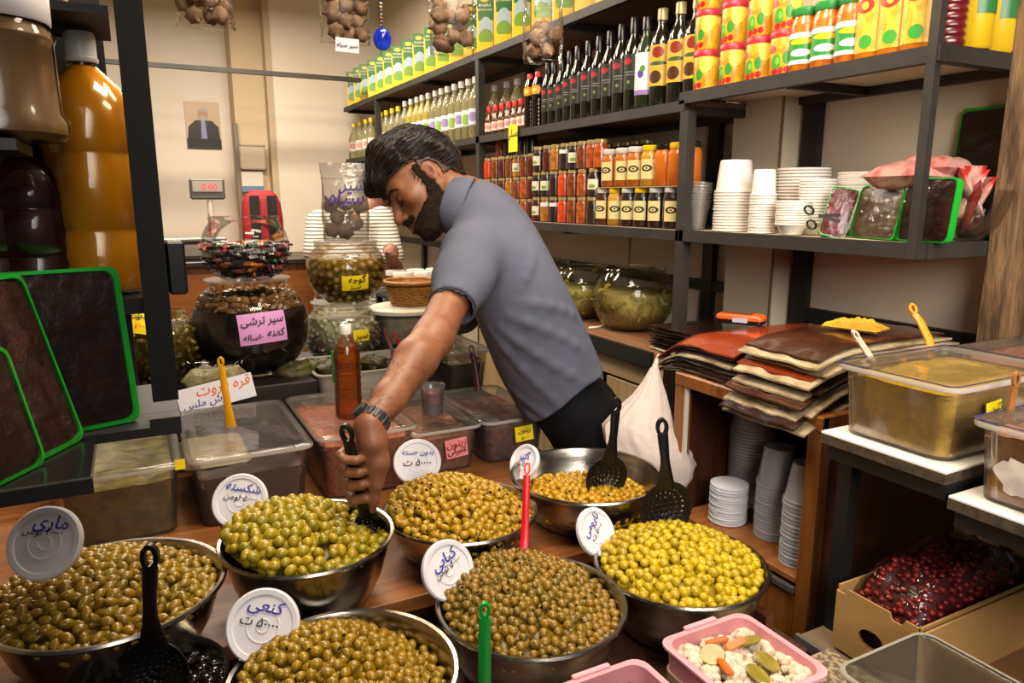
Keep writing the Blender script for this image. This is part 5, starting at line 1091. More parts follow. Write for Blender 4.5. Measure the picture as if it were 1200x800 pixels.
p = P(1003, 372, X=1.45); o = MB(); vs = []; fs = []; g = 24
for i in range(g+1):
    for j in range(g+1):
        u, v = i/g*2-1, j/g*2-1; e = max(0, (1-u**2)*(1-v**2))
        vs.append((u*.062+.006*mnoise.noise(Vector((v*3, 2, u))), v*.04+.005*mnoise.noise(Vector((u*3, 7, 0))), .003+.016*e**.5+.013*e**.4*mnoise.noise(Vector((u*3.2, v*5.5, 3)))+.004*e*mnoise.noise(Vector((u*9, v*9, 1)))))
for i in range(g):
    for j in range(g): fs.append([i*(g+1)+j, (i+1)*(g+1)+j, (i+1)*(g+1)+j+1, i*(g+1)+j+1])
o.add(vs, fs); o.add([(x, y, .0) for x, y, _ in vs], [f[::-1] for f in fs])
o = o.build('folded_cloth', mat('yellow_cloth', 'c09a0a', .8, col2='a8720c', scale=14, bump=.5, bscale=150), None, Matrix.Translation((1.45, p.y, 1.208)) @ RZ(R(-75)), ang=80); tag(o, 'crumpled yellow cloth on top of the right leather pile', 'cloth')
# ---- inside the cabinet
CUPC = clear('cup_plastic', (.98, .98, .98), .10, .12, 'c9cacf', .62)
cb_ = lambda r0, r1, h: MB().lathe([(r1+.003, 0), (r1+.003, .004), (r1, .005), ((r0+r1)/2, h*.55), (r0, h), (.001, h)], 24, cap0=False)
p = P(871, 600, X=1.40); stack('clear_cup', cb_(.046, .060, .115), CUPC, (1.42, p.y, .701), 24, .0088, 'clear plastic cup', 'the tall stack in the cabinet', 'cup')
p = P(909, 605, X=1.32); stack('clear_cup', cb_(.034, .044, .085), CUPC, (1.315, p.y, .701), 17, .0086, 'clear plastic cup', 'the middle stack in the cabinet', 'cup')
p = P(939, 620, X=1.27); stack('clear_cup', cb_(.028, .040, .085), CUPC, (1.262, 1.034, .701), 17, .0092, 'clear plastic cup', 'the stack at the cabinet post', 'cup')
WLID = mat('white_flat_lid', 'd8d8dc', .35)
p = P(851, 600, X=1.27); stack('cup_cover', MB().lathe([(.001, 0), (.045, 0), (.047, .002), (.047, .0055), (.044, .0062), (.001, .0055)], 28), WLID, (1.275, p.y, .701), 15, .0066, 'white round cup lid', 'the lid stack in the cabinet', 'lid')
for o_ in PROTOS:                       # the pattern pieces were only for copying
    for ch in o_.children_recursive: bpy.data.objects.remove(ch)
    bpy.data.objects.remove(o_)
# ---------------------------------------------------------------- people
class SDF:
    def __init__(s, lo, hi, h):
        s.lo = np.array(lo, float); s.h = h; s.n = np.ceil((np.array(hi)-s.lo)/h).astype(int)+1
        s.ax = [s.lo[i]+h*np.arange(s.n[i]) for i in range(3)]; s.f = np.full(s.n, .3, np.float32)
    def _op(s, fn, lo, hi, k, op):
        p = k+3*s.h; sl = []
        for i in range(3):
            a = int(max(0, np.floor((lo[i]-p-s.lo[i])/s.h))); b = int(min(s.n[i], np.ceil((hi[i]+p-s.lo[i])/s.h)+1))
            if b <= a: return
            sl.append(slice(a, b))
        X, Y, Z = s.ax[0][sl[0]][:, None, None], s.ax[1][sl[1]][None, :, None], s.ax[2][sl[2]][None, None, :]
        d = fn(X, Y, Z).astype(np.float32); F = s.f[tuple(sl)]
        if op == 'u':
            h = np.clip(.5+.5*(F-d)/k, 0, 1); s.f[tuple(sl)] = F*(1-h)+d*h-k*h*(1-h)
        elif op == 's':
            d = -d; h = np.clip(.5-.5*(F-d)/k, 0, 1); s.f[tuple(sl)] = F*(1-h)+d*h+k*h*(1-h)
    def cap(s, a, b, ra, rb=None, k=.012, op='u'):
        rb = ra if rb is None else rb; a, b = np.array(a, float), np.array(b, float); v = b-a; L = max(v @ v, 1e-9)
        def fn(X, Y, Z):
            t = np.clip(((X-a[0])*v[0]+(Y-a[1])*v[1]+(Z-a[2])*v[2])/L, 0, 1)
            return np.sqrt((X-a[0]-t*v[0])**2+(Y-a[1]-t*v[1])**2+(Z-a[2]-t*v[2])**2)-(ra+(rb-ra)*t)
        r = max(ra, rb); s._op(fn, np.minimum(a, b)-r, np.maximum(a, b)+r, k, op)
    def ell(s, c, r, A=None, k=.012, op='u'):
        c = np.array(c, float); r = np.array(r, float); A = np.eye(3) if A is None else np.array(A, float)      # rows of A: axes
        def fn(X, Y, Z):
            q = [(X-c[0])*A[i][0]+(Y-c[1])*A[i][1]+(Z-c[2])*A[i][2] for i in range(3)]
            k0 = np.sqrt(sum((q[i]/r[i])**2 for i in range(3)))+1e-9; k1 = np.sqrt(sum((q[i]/r[i]**2)**2 for i in range(3)))+1e-9
            return k0*(k0-1)/k1
        m = r.max(); s._op(fn, c-m, c+m, k, op)
    def chain(s, pts, rad, k=.012, op='u'):
        for i in range(len(pts)-1): s.cap(pts[i], pts[i+1], rad[i], rad[i+1], k, op)
    def mesh(s):
        f = s.f; b = f < 0; c = [(x, y, z) for x in (0, 1) for y in (0, 1) for z in (0, 1)]; n = np.array(f.shape)-1
        cnt = sum(b[x:x+n[0], y:y+n[1], z:z+n[2]].astype(np.int8) for x, y, z in c); mix = (cnt > 0) & (cnt < 8)
        I, J, K = np.nonzero(mix); idx = np.full(mix.shape, -1, np.int64); idx[I, J, K] = np.arange(len(I))
        val = {q: f[I+q[0], J+q[1], K+q[2]] for q in c}; acc = np.zeros((len(I), 3)); num = np.zeros(len(I))
        for a in c:
            for d in range(3):
                if a[d]: continue
                e = list(a); e[d] = 1; e = tuple(e); va, ve = val[a], val[e]; m = (va < 0) != (ve < 0); t = np.where(m, va/(va-ve+1e-12), 0)
                p = np.array(a, float)[None, :].repeat(len(I), 0); p[:, d] = t; acc[m] += p[m]; num[m] += 1
        V = s.lo+s.h*(np.stack([I, J, K], 1)+acc/np.maximum(num, 1)[:, None]); Q = []
        for d in range(3):
            u, w_ = (d+1) % 3, (d+2) % 3; sl0 = [slice(None)]*3; sl1 = [slice(None)]*3; sl0[d] = slice(0, -1); sl1[d] = slice(1, None)
            A, B = b[tuple(sl0)], b[tuple(sl1)]; e = np.stack(np.nonzero(A != B), 1)
            ok = (e[:, u] > 0) & (e[:, w_] > 0) & (e[:, u] < n[u]) & (e[:, w_] < n[w_]) & (e[:, d] < n[d]); e = e[ok]
            def cell(du, dw): q = e.copy(); q[:, u] -= du; q[:, w_] -= dw; return idx[q[:, 0], q[:, 1], q[:, 2]]
            quad = np.stack([cell(1, 1), cell(0, 1), cell(0, 0), cell(1, 0)], 1); s_ = A[e[:, 0], e[:, 1], e[:, 2]]
            quad[~s_] = quad[~s_][:, ::-1]; Q.append(quad)
        return V, np.concatenate(Q)
def sdf_obj(S, name, m_, parent, org, smooth=1, label=None):
    V, Q = S.mesh(); V = V-np.array(org)
    for _ in range(smooth):                                        # one light pass of smoothing along the edges
        E = np.concatenate([Q[:, [0, 1]], Q[:, [1, 2]], Q[:, [2, 3]], Q[:, [3, 0]]]); a = np.zeros_like(V); n = np.zeros(len(V))
        np.add.at(a, E[:, 0], V[E[:, 1]]); np.add.at(a, E[:, 1], V[E[:, 0]]); np.add.at(n, E[:, 0], 1); np.add.at(n, E[:, 1], 1); V = .5*V+.5*a/np.maximum(n, 1)[:, None]
    me = bpy.data.meshes.new(name); me.vertices.add(len(V)); me.vertices.foreach_set('co', V.astype(np.float32).ravel())
    me.loops.add(Q.size); me.loops.foreach_set('vertex_index', Q.astype(np.int32).ravel()); me.polygons.add(len(Q)); me.polygons.foreach_set('loop_start', np.arange(0, Q.size, 4, dtype=np.int32))
    me.update(calc_edges=True); me.validate(); me.polygons.foreach_set('use_smooth', [True]*len(me.polygons)); me.materials.append(m_)
    o = bpy.data.objects.new(name, me); C.objects.link(o); o.parent = parent
    if label: o['label'] = label
    return o
npP = lambda *a, **k: np.array(P(*a, **k))
U = lambda v: np.array(v)/np.linalg.norm(v)
SKIN = mat('skin', '8a583a', .5, col2='75432b', scale=28, lo=.35, hi=.75, bump=.06, bscale=240, sss=.06)
HAIRM = mat('black_hair', '100c0a', .5, col2='20160f', scale=50, stretch=(1, 1, 1), spec=.4)
SHIRT = mat('grey_blue_polo', '5f6272', .85, col2='565968', scale=6, bump=.22, bscale=420, spec=.2)
TROU = mat('black_trousers', '0d0d10', .8, spec=.2)
# --- joints of the man (metres, room space)
neck = npP(553, 238, d=1.88); headc = npP(497, 215, d=1.86); shL = npP(554, 298, d=1.72); elb = npP(508, 395, d=1.49); wri = npP(433, 499, d=1.285)
hip = npP(664, 462, d=2.09); mid = npP(630, 395, d=2.0); chest = npP(595, 312, d=1.92)
spine = U(neck-hip); LAT = -U((mid-EYE)*np.array([1, 1, .3])); LAT = U(LAT-spine*(LAT @ spine))         # toward his left side
FRO = U(np.cross(spine, LAT)); FRO = FRO if FRO @ RT < 0 else -FRO                                       # toward his chest
man = thing('person', 'man in grey-blue polo shirt bending over the counter to scoop olives', 'person', (float(hip[0]), float(hip[1]), 0)); MO = (float(hip[0]), float(hip[1]), 0)
# head frame
hu = U(RT*-.685+UP*.725+FW*.03); hf = U(RT*-.725+UP*-.685-FW*.24); hf = U(hf-hu*(hf @ hu)); hl = U(np.cross(hu, hf)); hl = hl if hl @ FW < 0 else -hl
HC = headc+hu*.0
def h3(f, l, u): return HC+hf*f+hl*l+hu*u
HA = [hf, hl, hu]
def head(S):
    S.ell(h3(-.002, 0, .040), (.092, .078, .080), HA, .01)
    S.ell(h3(-.016, 0, .016), (.076, .073, .076), HA, .02)
    S.ell(h3(.030, 0, -.030), (.066, .064, .085), HA, .03)
    S.ell(h3(.045, 0, .028), (.052, .062, .05), HA, .02)                 # forehead
    for s in (-1, 1):
        S.cap(h3(-.008, .060*s, -.045), h3(.066, .022*s, -.098), .018, .020, .03)   # jaw
        S.cap(h3(.084, .012*s, .017), h3(.070, .050*s, .017), .011, .010, .016)      # brow
        S.ell(h3(.058, .048*s, -.022), (.024, .022, .018), HA, .022)                 # cheekbone
        S.ell(h3(.094, .032*s, -.003), (.016, .017, .012), HA, .012, 's')            # socket
        S.ell(h3(.074, .033*s, -.004), (.0165, .0165, .0145), HA, .005)              # lidded eye
        S.ell(h3(.100, .012*s, -.040), (.011, .009, .008), HA, .006)                 # nostril wing
    S.ell(h3(.078, 0, -.104), (.020, .024, .016), HA, .02)                           # chin
    S.cap(h3(.088, 0, .012), h3(.115, 0, -.030), .0085, .0115, .012); S.ell(h3(.1135, 0, -.0345), (.0125, .0115, .0105), HA, .008)
    S.ell(h3(.075, 0, -.066), (.026, .034, .028), HA, .016)                          # muzzle
    for u, r in ((-.0625, .0065), (-.0745, .0078)): S.cap(h3(.094, -.018, u), h3(.101, 0, u), r*.7, r, .006); S.cap(h3(.094, .018, u), h3(.101, 0, u), r*.7, r, .006)
    for s in (-1, 1):                                                                # ears
        S.ell(h3(-.012, .077*s, -.008), (.0145, .007, .0245), [U(hf+hl*s*-.35), U(hl*s+hf*.35), hu], .008)
        S.ell(h3(-.009, .0835*s, -.006), (.0075, .0045, .0135), [U(hf+hl*s*-.35), U(hl*s+hf*.35), hu], .004, 's')
        S.ell(h3(-.006, .077*s, -.028), (.007, .005, .008), HA, .006)
    S.chain([h3(-.025, 0, -.03), h3(-.035, 0, -.075), neck+spine*.02, neck-spine*.05], [.056, .055, .046, .036], .02)
lo = np.minimum.reduce([neck, headc, shL, elb, wri, hip])-.17; hi = np.maximum.reduce([neck, headc, shL, hip])+.19; lo[0] -= .0; hi[2] += .02
S = SDF(lo, hi, .0042); head(S)
shR = neck-LAT*.17-spine*.10; shC = neck+LAT*.10-spine*.06
S.chain([neck-spine*.06, chest, mid, hip], [.036, .07, .08, .08], .03)
S.chain([shC, shL], [.034, .042], .03)
fm = elb+(wri-elb)*.30+UP*.004
S.chain([shL, shL+(elb-shL)*.55, elb, fm, elb+(wri-elb)*.72, wri], [.040, .041, .041, .0415, .030, .0245], .014)
elR = shR-np.array([.06, -.05, .26]); S.chain([shR, elR, elR+np.array([-.16, -.06, -.06])], [.05, .042, .03], .02)
# --- left hand closed round the skimmer's handle, little finger uppermost
rod0, rod1 = npP(405, 494, d=1.255), npP(433, 610, d=1.325); rd = U(rod1-rod0)
def rod(t): return rod0+(rod1-rod0)*t
hx = U(RT-rd*(RT @ rd)); hz = U(np.cross(rd, hx)); hz = hz if hz @ FW < 0 else -hz               # hx: right in the picture, hz: toward the camera
G = lambda t, x, z: rod(t)+hx*x+hz*z
palm = [G(.30, .016, -.018), G(.48, .016, -.018), G(.62, .016, -.014)]
S.chain([wri, G(.24, .036, -.006), G(.40, .018, -.016)], [.0240, .0205, .018], .014)
S.chain([wri, G(.42, .040, .000), G(.60, .029, -.004)], [.0230, .0185, .015], .014)
S.chain(palm, [.017, .018, .015], .014)
for k, (t, r, ln_) in enumerate(((.325, .0086, .9), (.445, .0095, 1.0), (.565, .0098, 1.0), (.70, .0095, .95))):
    dt = (k-1.5)*.012
    S.chain([G(t+.00, .012, -.022), G(t+dt, -.014, -.019), G(t+dt*1.2, -.0225, .002), G(t+dt, -.012, .0185), G(t+.004, .008, .0195), G(t+.01, .017, .013)], [r*1.08, r*1.1, r*1.02, r*1.0, r*.93, r*.78], .004)
    S.ell(G(t+dt, -.0165, -.0165), (r*1.2,)*3, None, .005)
S.chain([G(.46, .036, .006), G(.60, .031, .013), G(.73, .024, .0165), G(.84, .015, .0155)], [.0150, .0115, .0098, .0076], .006)
body = sdf_obj(S, 'body', SKIN, man, MO, 1)
# --- polo shirt
lo2 = np.minimum.reduce([neck, shL, elb, hip])-.20; hi2 = np.maximum.reduce([neck, shL, hip])+.24
T = SDF(lo2, hi2, .0055)
ST = [npP(*q[:2], d=q[2]) for q in ((556, 241, 1.88), (573, 266, 1.89), (590, 300, 1.91), (609, 345, 1.95), (630, 395, 2.0), (648, 432, 2.05), (664, 466, 2.09), (680, 500, 2.12))]
SR = [.063, .087, .104, .117, .124, .121, .118, .116]; SW = [.03, .085, .115, .115, .10, .095, .095, .095]
for q in np.linspace(0, 7, 29):
    c_ = np.array([np.interp(q, range(8), [p[i] for p in ST]) for i in range(3)]); r_q, w_q = np.interp(q, range(8), SR), np.interp(q, range(8), SW)
    T.cap(c_-LAT*w_q, c_+LAT*w_q, r_q, r_q, .02)
hem = npP(531, 357, d=1.575); au = U(hem-shL)
T.chain([neck+LAT*.08-spine*.06, shL, shL+(hem-shL)*.5, hem], [.062, .070, .064, .0515], .035)
T.chain([neck-LAT*.10-spine*.07, shR, elR], [.07, .068, .06], .03)
# folds: shallow ridges fanning from the armpit over the side and the sleeve, and sagging folds at the waist
def fold(pts, r, k=.016): T.chain(pts, [r*.5]+[r]*(len(pts)-2)+[r*.4], k)
apx = shL-au*.0
def on(q, ang, out=.0):            # a point on the torso's surface at station q, angle round from the left side to the back
    c_ = np.array([np.interp(q, range(8), [p[i] for p in ST]) for i in range(3)]); r_q, w_q = np.interp(q, range(8), SR), np.interp(q, range(8), SW)
    return c_+LAT*(w_q+(r_q+out)*math.cos(ang))-FRO*((r_q+out)*math.sin(ang))
for q0, a0, q1, a1, rr in ((2.9, -.9, 5.2, -.1, .0055), (2.9, -.6, 4.8, .5, .006), (2.7, -.3, 4.2, .9, .005), (2.5, 0, 3.6, 1.2, .0045), (4.2, -1.1, 5.8, -.3, .0055), (4.9, -1.2, 6.2, -.1, .005), (5.6, .9, 6.3, -.5, .005), (5.0, 1.2, 5.9, .2, .005), (1.6, .9, 2.3, .1, .004)):
    fold([on(q0+(q1-q0)*t_, a0+(a1-a0)*t_+.12*math.sin(3*t_), -.001) for t_ in np.linspace(0, 1, 6)], rr*1.25, .018)
sx_ = U(np.cross(au, LAT)); sx_ = sx_ if sx_ @ FRO > 0 else -sx_
for q in range(5):
    c_ = shL+(hem-shL)*(.15+.19*q); rq = .068-.012*(q/4)
    fold([c_+LAT*(rq*math.cos(t_))+sx_*(rq*math.sin(t_))+au*(.02*math.sin(t_+q)) for t_ in np.linspace(-1.2+.15*q, .9-.1*q, 6)], .0055, .014)
# open the hem of the sleeve and the bottom of the shirt
T.cap(hem-au*.004, hem+au*.08, .045, .052, .005, 's')
X, Y, Z = T.ax[0][:, None, None], T.ax[1][None, :, None], T.ax[2][None, None, :]
hn = U(RT*.60-UP*.80); h0 = npP(669, 457, d=2.05); T.f = np.maximum(T.f, (X-h0[0])*hn[0]+(Y-h0[1])*hn[1]+(Z-h0[2])*hn[2]+.004*np.sin(X*40)*np.sin(Y*30)).astype(np.float32)
for dd in (0, .05, .10): T.cap(hip-spine*(.0+dd)-LAT*.09, hip-spine*(.0+dd)+LAT*.09, .106, .106, .01, 's')
cenC = npP(538, 244, d=1.85); T.cap(cenC+U(RT*-.93+UP*.33)*.10, cenC+U(RT*-.93+UP*.33)*.012, .056, .046, .008, 's')
shirt = sdf_obj(T, 'polo_shirt', SHIRT, man, MO, 2)
PIPE = mat('shirt_piping', '3c3c48', .8)
sd1, sd2 = U(np.cross(au, UP)), None; sd2 = U(np.cross(au, sd1))
MB().tube([hem+au*.004+sd1*(.0505*math.cos(a))+sd2*(.0505*math.sin(a))-np.array(MO) for a in np.linspace(0, 2*math.pi, 40)], .0036, 6, caps=False).build('sleeve_piping', PIPE, man)
# collar: a folded band round the neck
m = MB(); rings = []; nd = U(RT*-.93+UP*.33); ca = U(np.cross(nd, LAT)); ca = ca if ca @ FRO > 0 else -ca; cl_ = U(np.cross(nd, ca))
cen = npP(538, 244, d=1.85)-nd*.012
for dz, rr_ in ((-.012, .070), (.030, .062), (.045, .061), (.050, .065), (.044, .070), (.022, .077), (.0, .084), (-.004, .082)):
    rings.append([tuple(cen+nd*(dz-.020*max(0, math.cos(a))**2*(1 if dz > .0 else .4))+ca*(rr_*math.cos(a)*1.0)+cl_*(rr_*math.sin(a)*.96)-np.array(MO)) for a in np.linspace(.22, 2*math.pi-.22, 48)])
m.loft(rings, 0, True, None, False, False, closed=False); o = m.build('collar', SHIRT, man, ang=80); sd = o.modifiers.new('cloth_thickness', 'SOLIDIFY'); sd.thickness = .002
m = MB(); ra = random.Random(31)
for k in range(420):
    t_ = ra.uniform(.10, .88); c_ = elb+(wri-elb)*t_; ax_ = U(wri-elb); rr2_ = np.interp(t_, [0, .3, .72, 1], [.041, .0415, .030, .0245])-.0006; s1 = U(np.cross(ax_, UP)); s2 = np.cross(ax_, s1); a = ra.uniform(0, 6.28)
    o_ = s1*math.cos(a)+s2*math.sin(a); tn_ = U(ax_+.5*ra.uniform(-1, 1)*np.cross(ax_, o_)); p0 = c_+o_*rr2_
    m.tube([p0-np.array(MO), p0+tn_*.006+o_*.0018-np.array(MO), p0+tn_*.012+o_*.0012-np.array(MO)], [.00028, .00025, .0001], 3)
o = m.build('arm_hair', HAIRM, man); o['kind'] = 'stuff'
# --- trousers and shoes
kn = lambda s: np.array([hip[0]+.085, hip[1], .52])+LAT*np.array([1, 1, 0])*.10*s; ft = lambda s: np.array([hip[0]+.13, hip[1]+.04, .09])+LAT*np.array([1, 1, 0])*.10*s
Q_ = SDF(np.array([hip[0]-.20, hip[1]-.32, .03]), np.array([hip[0]+.32, hip[1]+.32, hip[2]+.12]), .010)
Q_.cap(hip-spine*.02-LAT*.07, hip-spine*.02+LAT*.07, .103, .103, .05); b0_ = np.array([hip[0]+.075, hip[1], hip[2]-.10]); Q_.cap(b0_-LAT*.075, b0_+LAT*.075, .105, .105, .05)
for s in (-1, 1): Q_.chain([b0_+LAT*.08*s, kn(s), ft(s)], [.098, .072, .060], .04)
sdf_obj(Q_, 'trousers', TROU, man, MO, 1)
for s in (-1, 1):
    f_ = ft(s)-np.array(MO); m = MB().loft([[(f_[0]+y*1.0-.06, f_[1]+x, z) for x, y in rrect(.046*k, .13*k, .04)] for z, k in ((0, .98), (.025, 1), (.05, .92), (.085, .6))]); m.build('shoe', mat('black_shoe', '131112', .5), man)
# --- hair, beard, brows, watch
FACE_ = SDF(HC-.17, HC+.17, .0034); head(FACE_)
X, Y, Z = FACE_.ax[0][:, None, None]-HC[0], FACE_.ax[1][None, :, None]-HC[1], FACE_.ax[2][None, None, :]-HC[2]
f_, l_, u_ = (X*a[0]+Y*a[1]+Z*a[2] for a in (hf, hl, hu)); al = np.abs(l_)
rng = np.random.default_rng(2)
def wob(s, a, b_): return a*np.sin(f_*b_+3*l_)*np.sin(u_*b_*.8+1)*np.cos(l_*b_+.5)
# hair: thick on top, thin at the sides; the hairline runs up over the ear and across the forehead
topline = .060-.10*np.clip(.035-f_, -.05, .10)*-0.0
line = np.where(f_ > .02, .036+.02*np.sin(l_*30)**2, .050-(.02-f_)*.55)                          # lower bound of u for hair
line = np.where(f_ < -.035, np.maximum(-.055, .021-(-.035-f_)*1.6), line)
ed = np.clip((u_-line)/.05, 0, 1); thick = .0035+.024*ed**1.2
H_ = SDF(HC-.17, HC+.17, .0034); H_.f = np.maximum(FACE_.f-thick+wob(0, .0016, 150), -(u_-line)*.8).astype(np.float32)
earm = np.sqrt((f_+.012)**2+((u_+.012)*.8)**2); H_.f = np.maximum(H_.f, np.where(al > .055, .027-earm, -1)).astype(np.float32)
for (a, b_, ra, rb) in (((.04, .03, .125), (.105, .012, .080), .022, .012), ((.05, .0, .125), (.118, -.005, .072), .020, .010), ((.045, -.03, .12), (.105, -.03, .075), .020, .011), ((.02, .045, .115), (.098, .040, .068), .020, .010), ((-.05, .03, .112), (.04, .03, .126), .026, .024), ((-.05, -.03, .112), (.04, -.02, .126), .026, .024), ((-.09, 0, .08), (-.03, 0, .115), .02, .026)):
    H_.cap(h3(*a), h3(*b_), ra, rb, .02)
hair = sdf_obj(H_, 'hair', HAIRM, man, MO, 1)
org = np.array(MO); r = random.Random(9)
def samp(S_, p):
    q = (np.asarray(p)-S_.lo)/S_.h; i = np.clip(q.astype(int), 0, S_.n-2); t = np.clip(q-i, 0, 1); v = 0.0
    for a in (0, 1):
        for b_ in (0, 1):
            for c in (0, 1): v += (t[0] if a else 1-t[0])*(t[1] if b_ else 1-t[1])*(t[2] if c else 1-t[2])*S_.f[i[0]+a, i[1]+b_, i[2]+c]
    return float(v)
def grad(S_, p):
    e = S_.h; return U([samp(S_, p+e*np.eye(3)[i])-samp(S_, p-e*np.eye(3)[i])+1e-9 for i in range(3)])
def strands(S_, obj, n, seed, flow, L, steps, rad, name, lift, keep=None):
    r = random.Random(seed); V = np.empty(len(obj.data.vertices)*3); obj.data.vertices.foreach_get('co', V); V = V.reshape(-1, 3)+org; m = MB(); k = 0; tries = 0
    while k < n and tries < n*6:
        tries += 1; p = V[r.randrange(len(V))].copy(); loc = np.array([(p-HC) @ hf, (p-HC) @ hl, (p-HC) @ hu])
        if keep and not keep(loc): continue
        pts = []; jit = np.array([r.gauss(0, .12) for _ in range(3)]); ln_ = L*r.uniform(.6, 1.25)
        for q in range(steps):
            g = grad(S_, p); p = p-g*(samp(S_, p)-lift(q/(steps-1), r)); pts.append(p-org)
            loc = np.array([(p-HC) @ hf, (p-HC) @ hl, (p-HC) @ hu]); d = flow(loc)+jit; d = d[0]*hf+d[1]*hl+d[2]*hu; d = d-g*(d @ g); p = p+U(d)*ln_/steps
        m.tube(pts, [rad*.7]+[rad]*(steps-2)+[rad*.25], 4, mat=r.random() < .3); k += 1
    o = m.build(name, [HAIRM, mat('brown_black_hair', '2b1e16', .5, spec=.4)], obj); o['kind'] = 'stuff'; return o
strands(H_, hair, 1300, 9, lambda c: np.array([1.0, -.1*np.sign(c[1])*(c[0] > .03), -.15-.55*(c[0] > .07)]), .062, 7, .0011, 'hair_strands', lambda t, r: .0008+.0026*math.sin(t*3)+.001*r.random())
# short side hair and beard as close shells over the skin
def shell(name, mask, th, m_): 
    B = SDF(HC-.17, HC+.17, .0034); B.f = np.maximum(FACE_.f-th+wob(0, .0009, 230), mask).astype(np.float32); return sdf_obj(B, name, m_, man, MO, 1), B
jawline = np.maximum(np.maximum(u_-(-.052+.50*np.clip(.060-f_, -.06, .12)*0-.22*np.clip(f_-.0, 0, .1)+.012*np.sin(f_*40)), -(u_+.135)), -(f_+.004))   # below the cheek line
fz = .0022*np.sin(f_*420+u_*90)*np.sin(u_*390+l_*60)+.0015*np.sin(f_*800)*np.sin(u_*760+f_*120)
side = np.maximum(np.maximum(np.abs(f_-.012)-.0095, u_-.030), -(u_+.07)); side = np.maximum(side, .05-al)
must = np.maximum(np.maximum(np.abs(u_+.0545)-.0075, .080-f_), al-.034)
chinb = np.maximum(np.maximum(u_+.083, .045-f_), -(u_+.14))
jaw2 = np.maximum(np.maximum(u_+.040-.012*(f_ < .03)+.34*np.clip(f_-.01, 0, .1), -(u_+.135)), np.maximum(-f_-.002, .0*f_-1))
lips = np.sqrt(((f_-.100)/1.0)**2+((u_+.0695)/.75)**2+(l_*.45)**2)-.0125
mask = np.minimum.reduce([side, must, chinb, jaw2]); mask = np.maximum(mask, -lips)
neckcut = (f_*-.9-u_*.55)-.072; mask = np.maximum(mask, neckcut)+fz*1.3
bo, BS = shell('beard', mask, .0036, mat('black_beard', '1a120d', .75, col2='3a271b', scale=150, lo=.3, hi=.8, bump=.9, bscale=500, spec=.2))
strands(FACE_, bo, 900, 4, lambda c: np.array([.35, 0, -1.0]), .009, 3, .00045, 'beard_hairs', lambda t, r: .0025+.003*t)
fade = np.maximum(np.maximum(np.abs(f_+.045)-.050, -(u_+.03+.25*np.clip(-f_-.04, 0, .1)*0)), u_-.07); fade = np.maximum(np.maximum(fade, .045-al), np.where(earm < .025, 1.0, -1.0))
shell('faded_side_hair', fade+fz, .0042, mat('faded_hair', '2a1d15', .6, col2='4a3224', scale=160, lo=.35, hi=.75))
for s in (-1, 1):
    m = MB(); base = [h3(.095-.0, .010*s, .016)-org, h3(.096, .024*s, .023)-org, h3(.089, .040*s, .023)-org, h3(.074, .055*s, .014)-org]
    prj = lambda p, o_: (np.asarray(p)+org) - grad(FACE_, np.asarray(p)+org)*(samp(FACE_, np.asarray(p)+org)-o_)-org
    m.tube([prj(p, .0012) for p in [h3(.098, .009*s, .014)-org, h3(.100, .020*s, .022)-org, h3(.096, .034*s, .026)-org, h3(.085, .048*s, .023)-org, h3(.074, .058*s, .013)-org]], [.0030, .0048, .0046, .0036, .0012], 8); m.build('eyebrow', HAIRM, man)
    m = MB().tube([prj(p, .0004) for p in [h3(.094, .019*s, -.010)-org, h3(.098, .027*s, -.0145)-org, h3(.095, .037*s, -.0145)-org, h3(.085, .048*s, -.008)-org]], [.0006, .0018, .0019, .0008], 6); m.build('eyelashes', HAIRM, man)
wa = U(wri-elb); Wc = elb+(wri-elb)*.955; wl_ = U(np.cross(wa, FW)); wu = U(np.cross(wa, wl_)); 
wt = MB(); prof = [(.0250, -.011), (.0285, -.011), (.0285, .011), (.0250, .011)]
Mw = Matrix.Translation(Vector(Wc-org)) @ Matrix(((wl_[0], wu[0], wa[0], 0), (wl_[1], wu[1], wa[1], 0), (wl_[2], wu[2], wa[2], 0), (0, 0, 0, 1)))
WATCH = mat('watch_black', '15171c', .45, col2='23262e', scale=50)
wt.loft([[(x*1.02, y*.98, z) for x, y in circ(q, 32)] for q, z in prof+[prof[0]]], 0, False, Mw, False, False); w_ = wt.build('watch', WATCH, man)
for k in range(16):
    a = 2*math.pi*k/16; MB().box(-.0040, .0040, -.0012, .0022, -.0105, .0105, M=Mw @ RZ(a) @ TR(0, .0285, 0), b=.0008).build('strap_link', WATCH, w_)
wd_ = U(-UP*-1+RT*-.6); ang = math.atan2(wd_ @ wu, wd_ @ wl_)
m = MB().loft([[(x, y, z) for x, y in circ(.0165, 8, R(22.5))] for z in (0, .007)]+[[(x, y, .009) for x, y in circ(.0145, 8, R(22.5))]], 0, False, Mw @ RZ(ang) @ TR(.0275, 0, 0) @ RY(R(90))); m.build('watch_case', WATCH, w_)
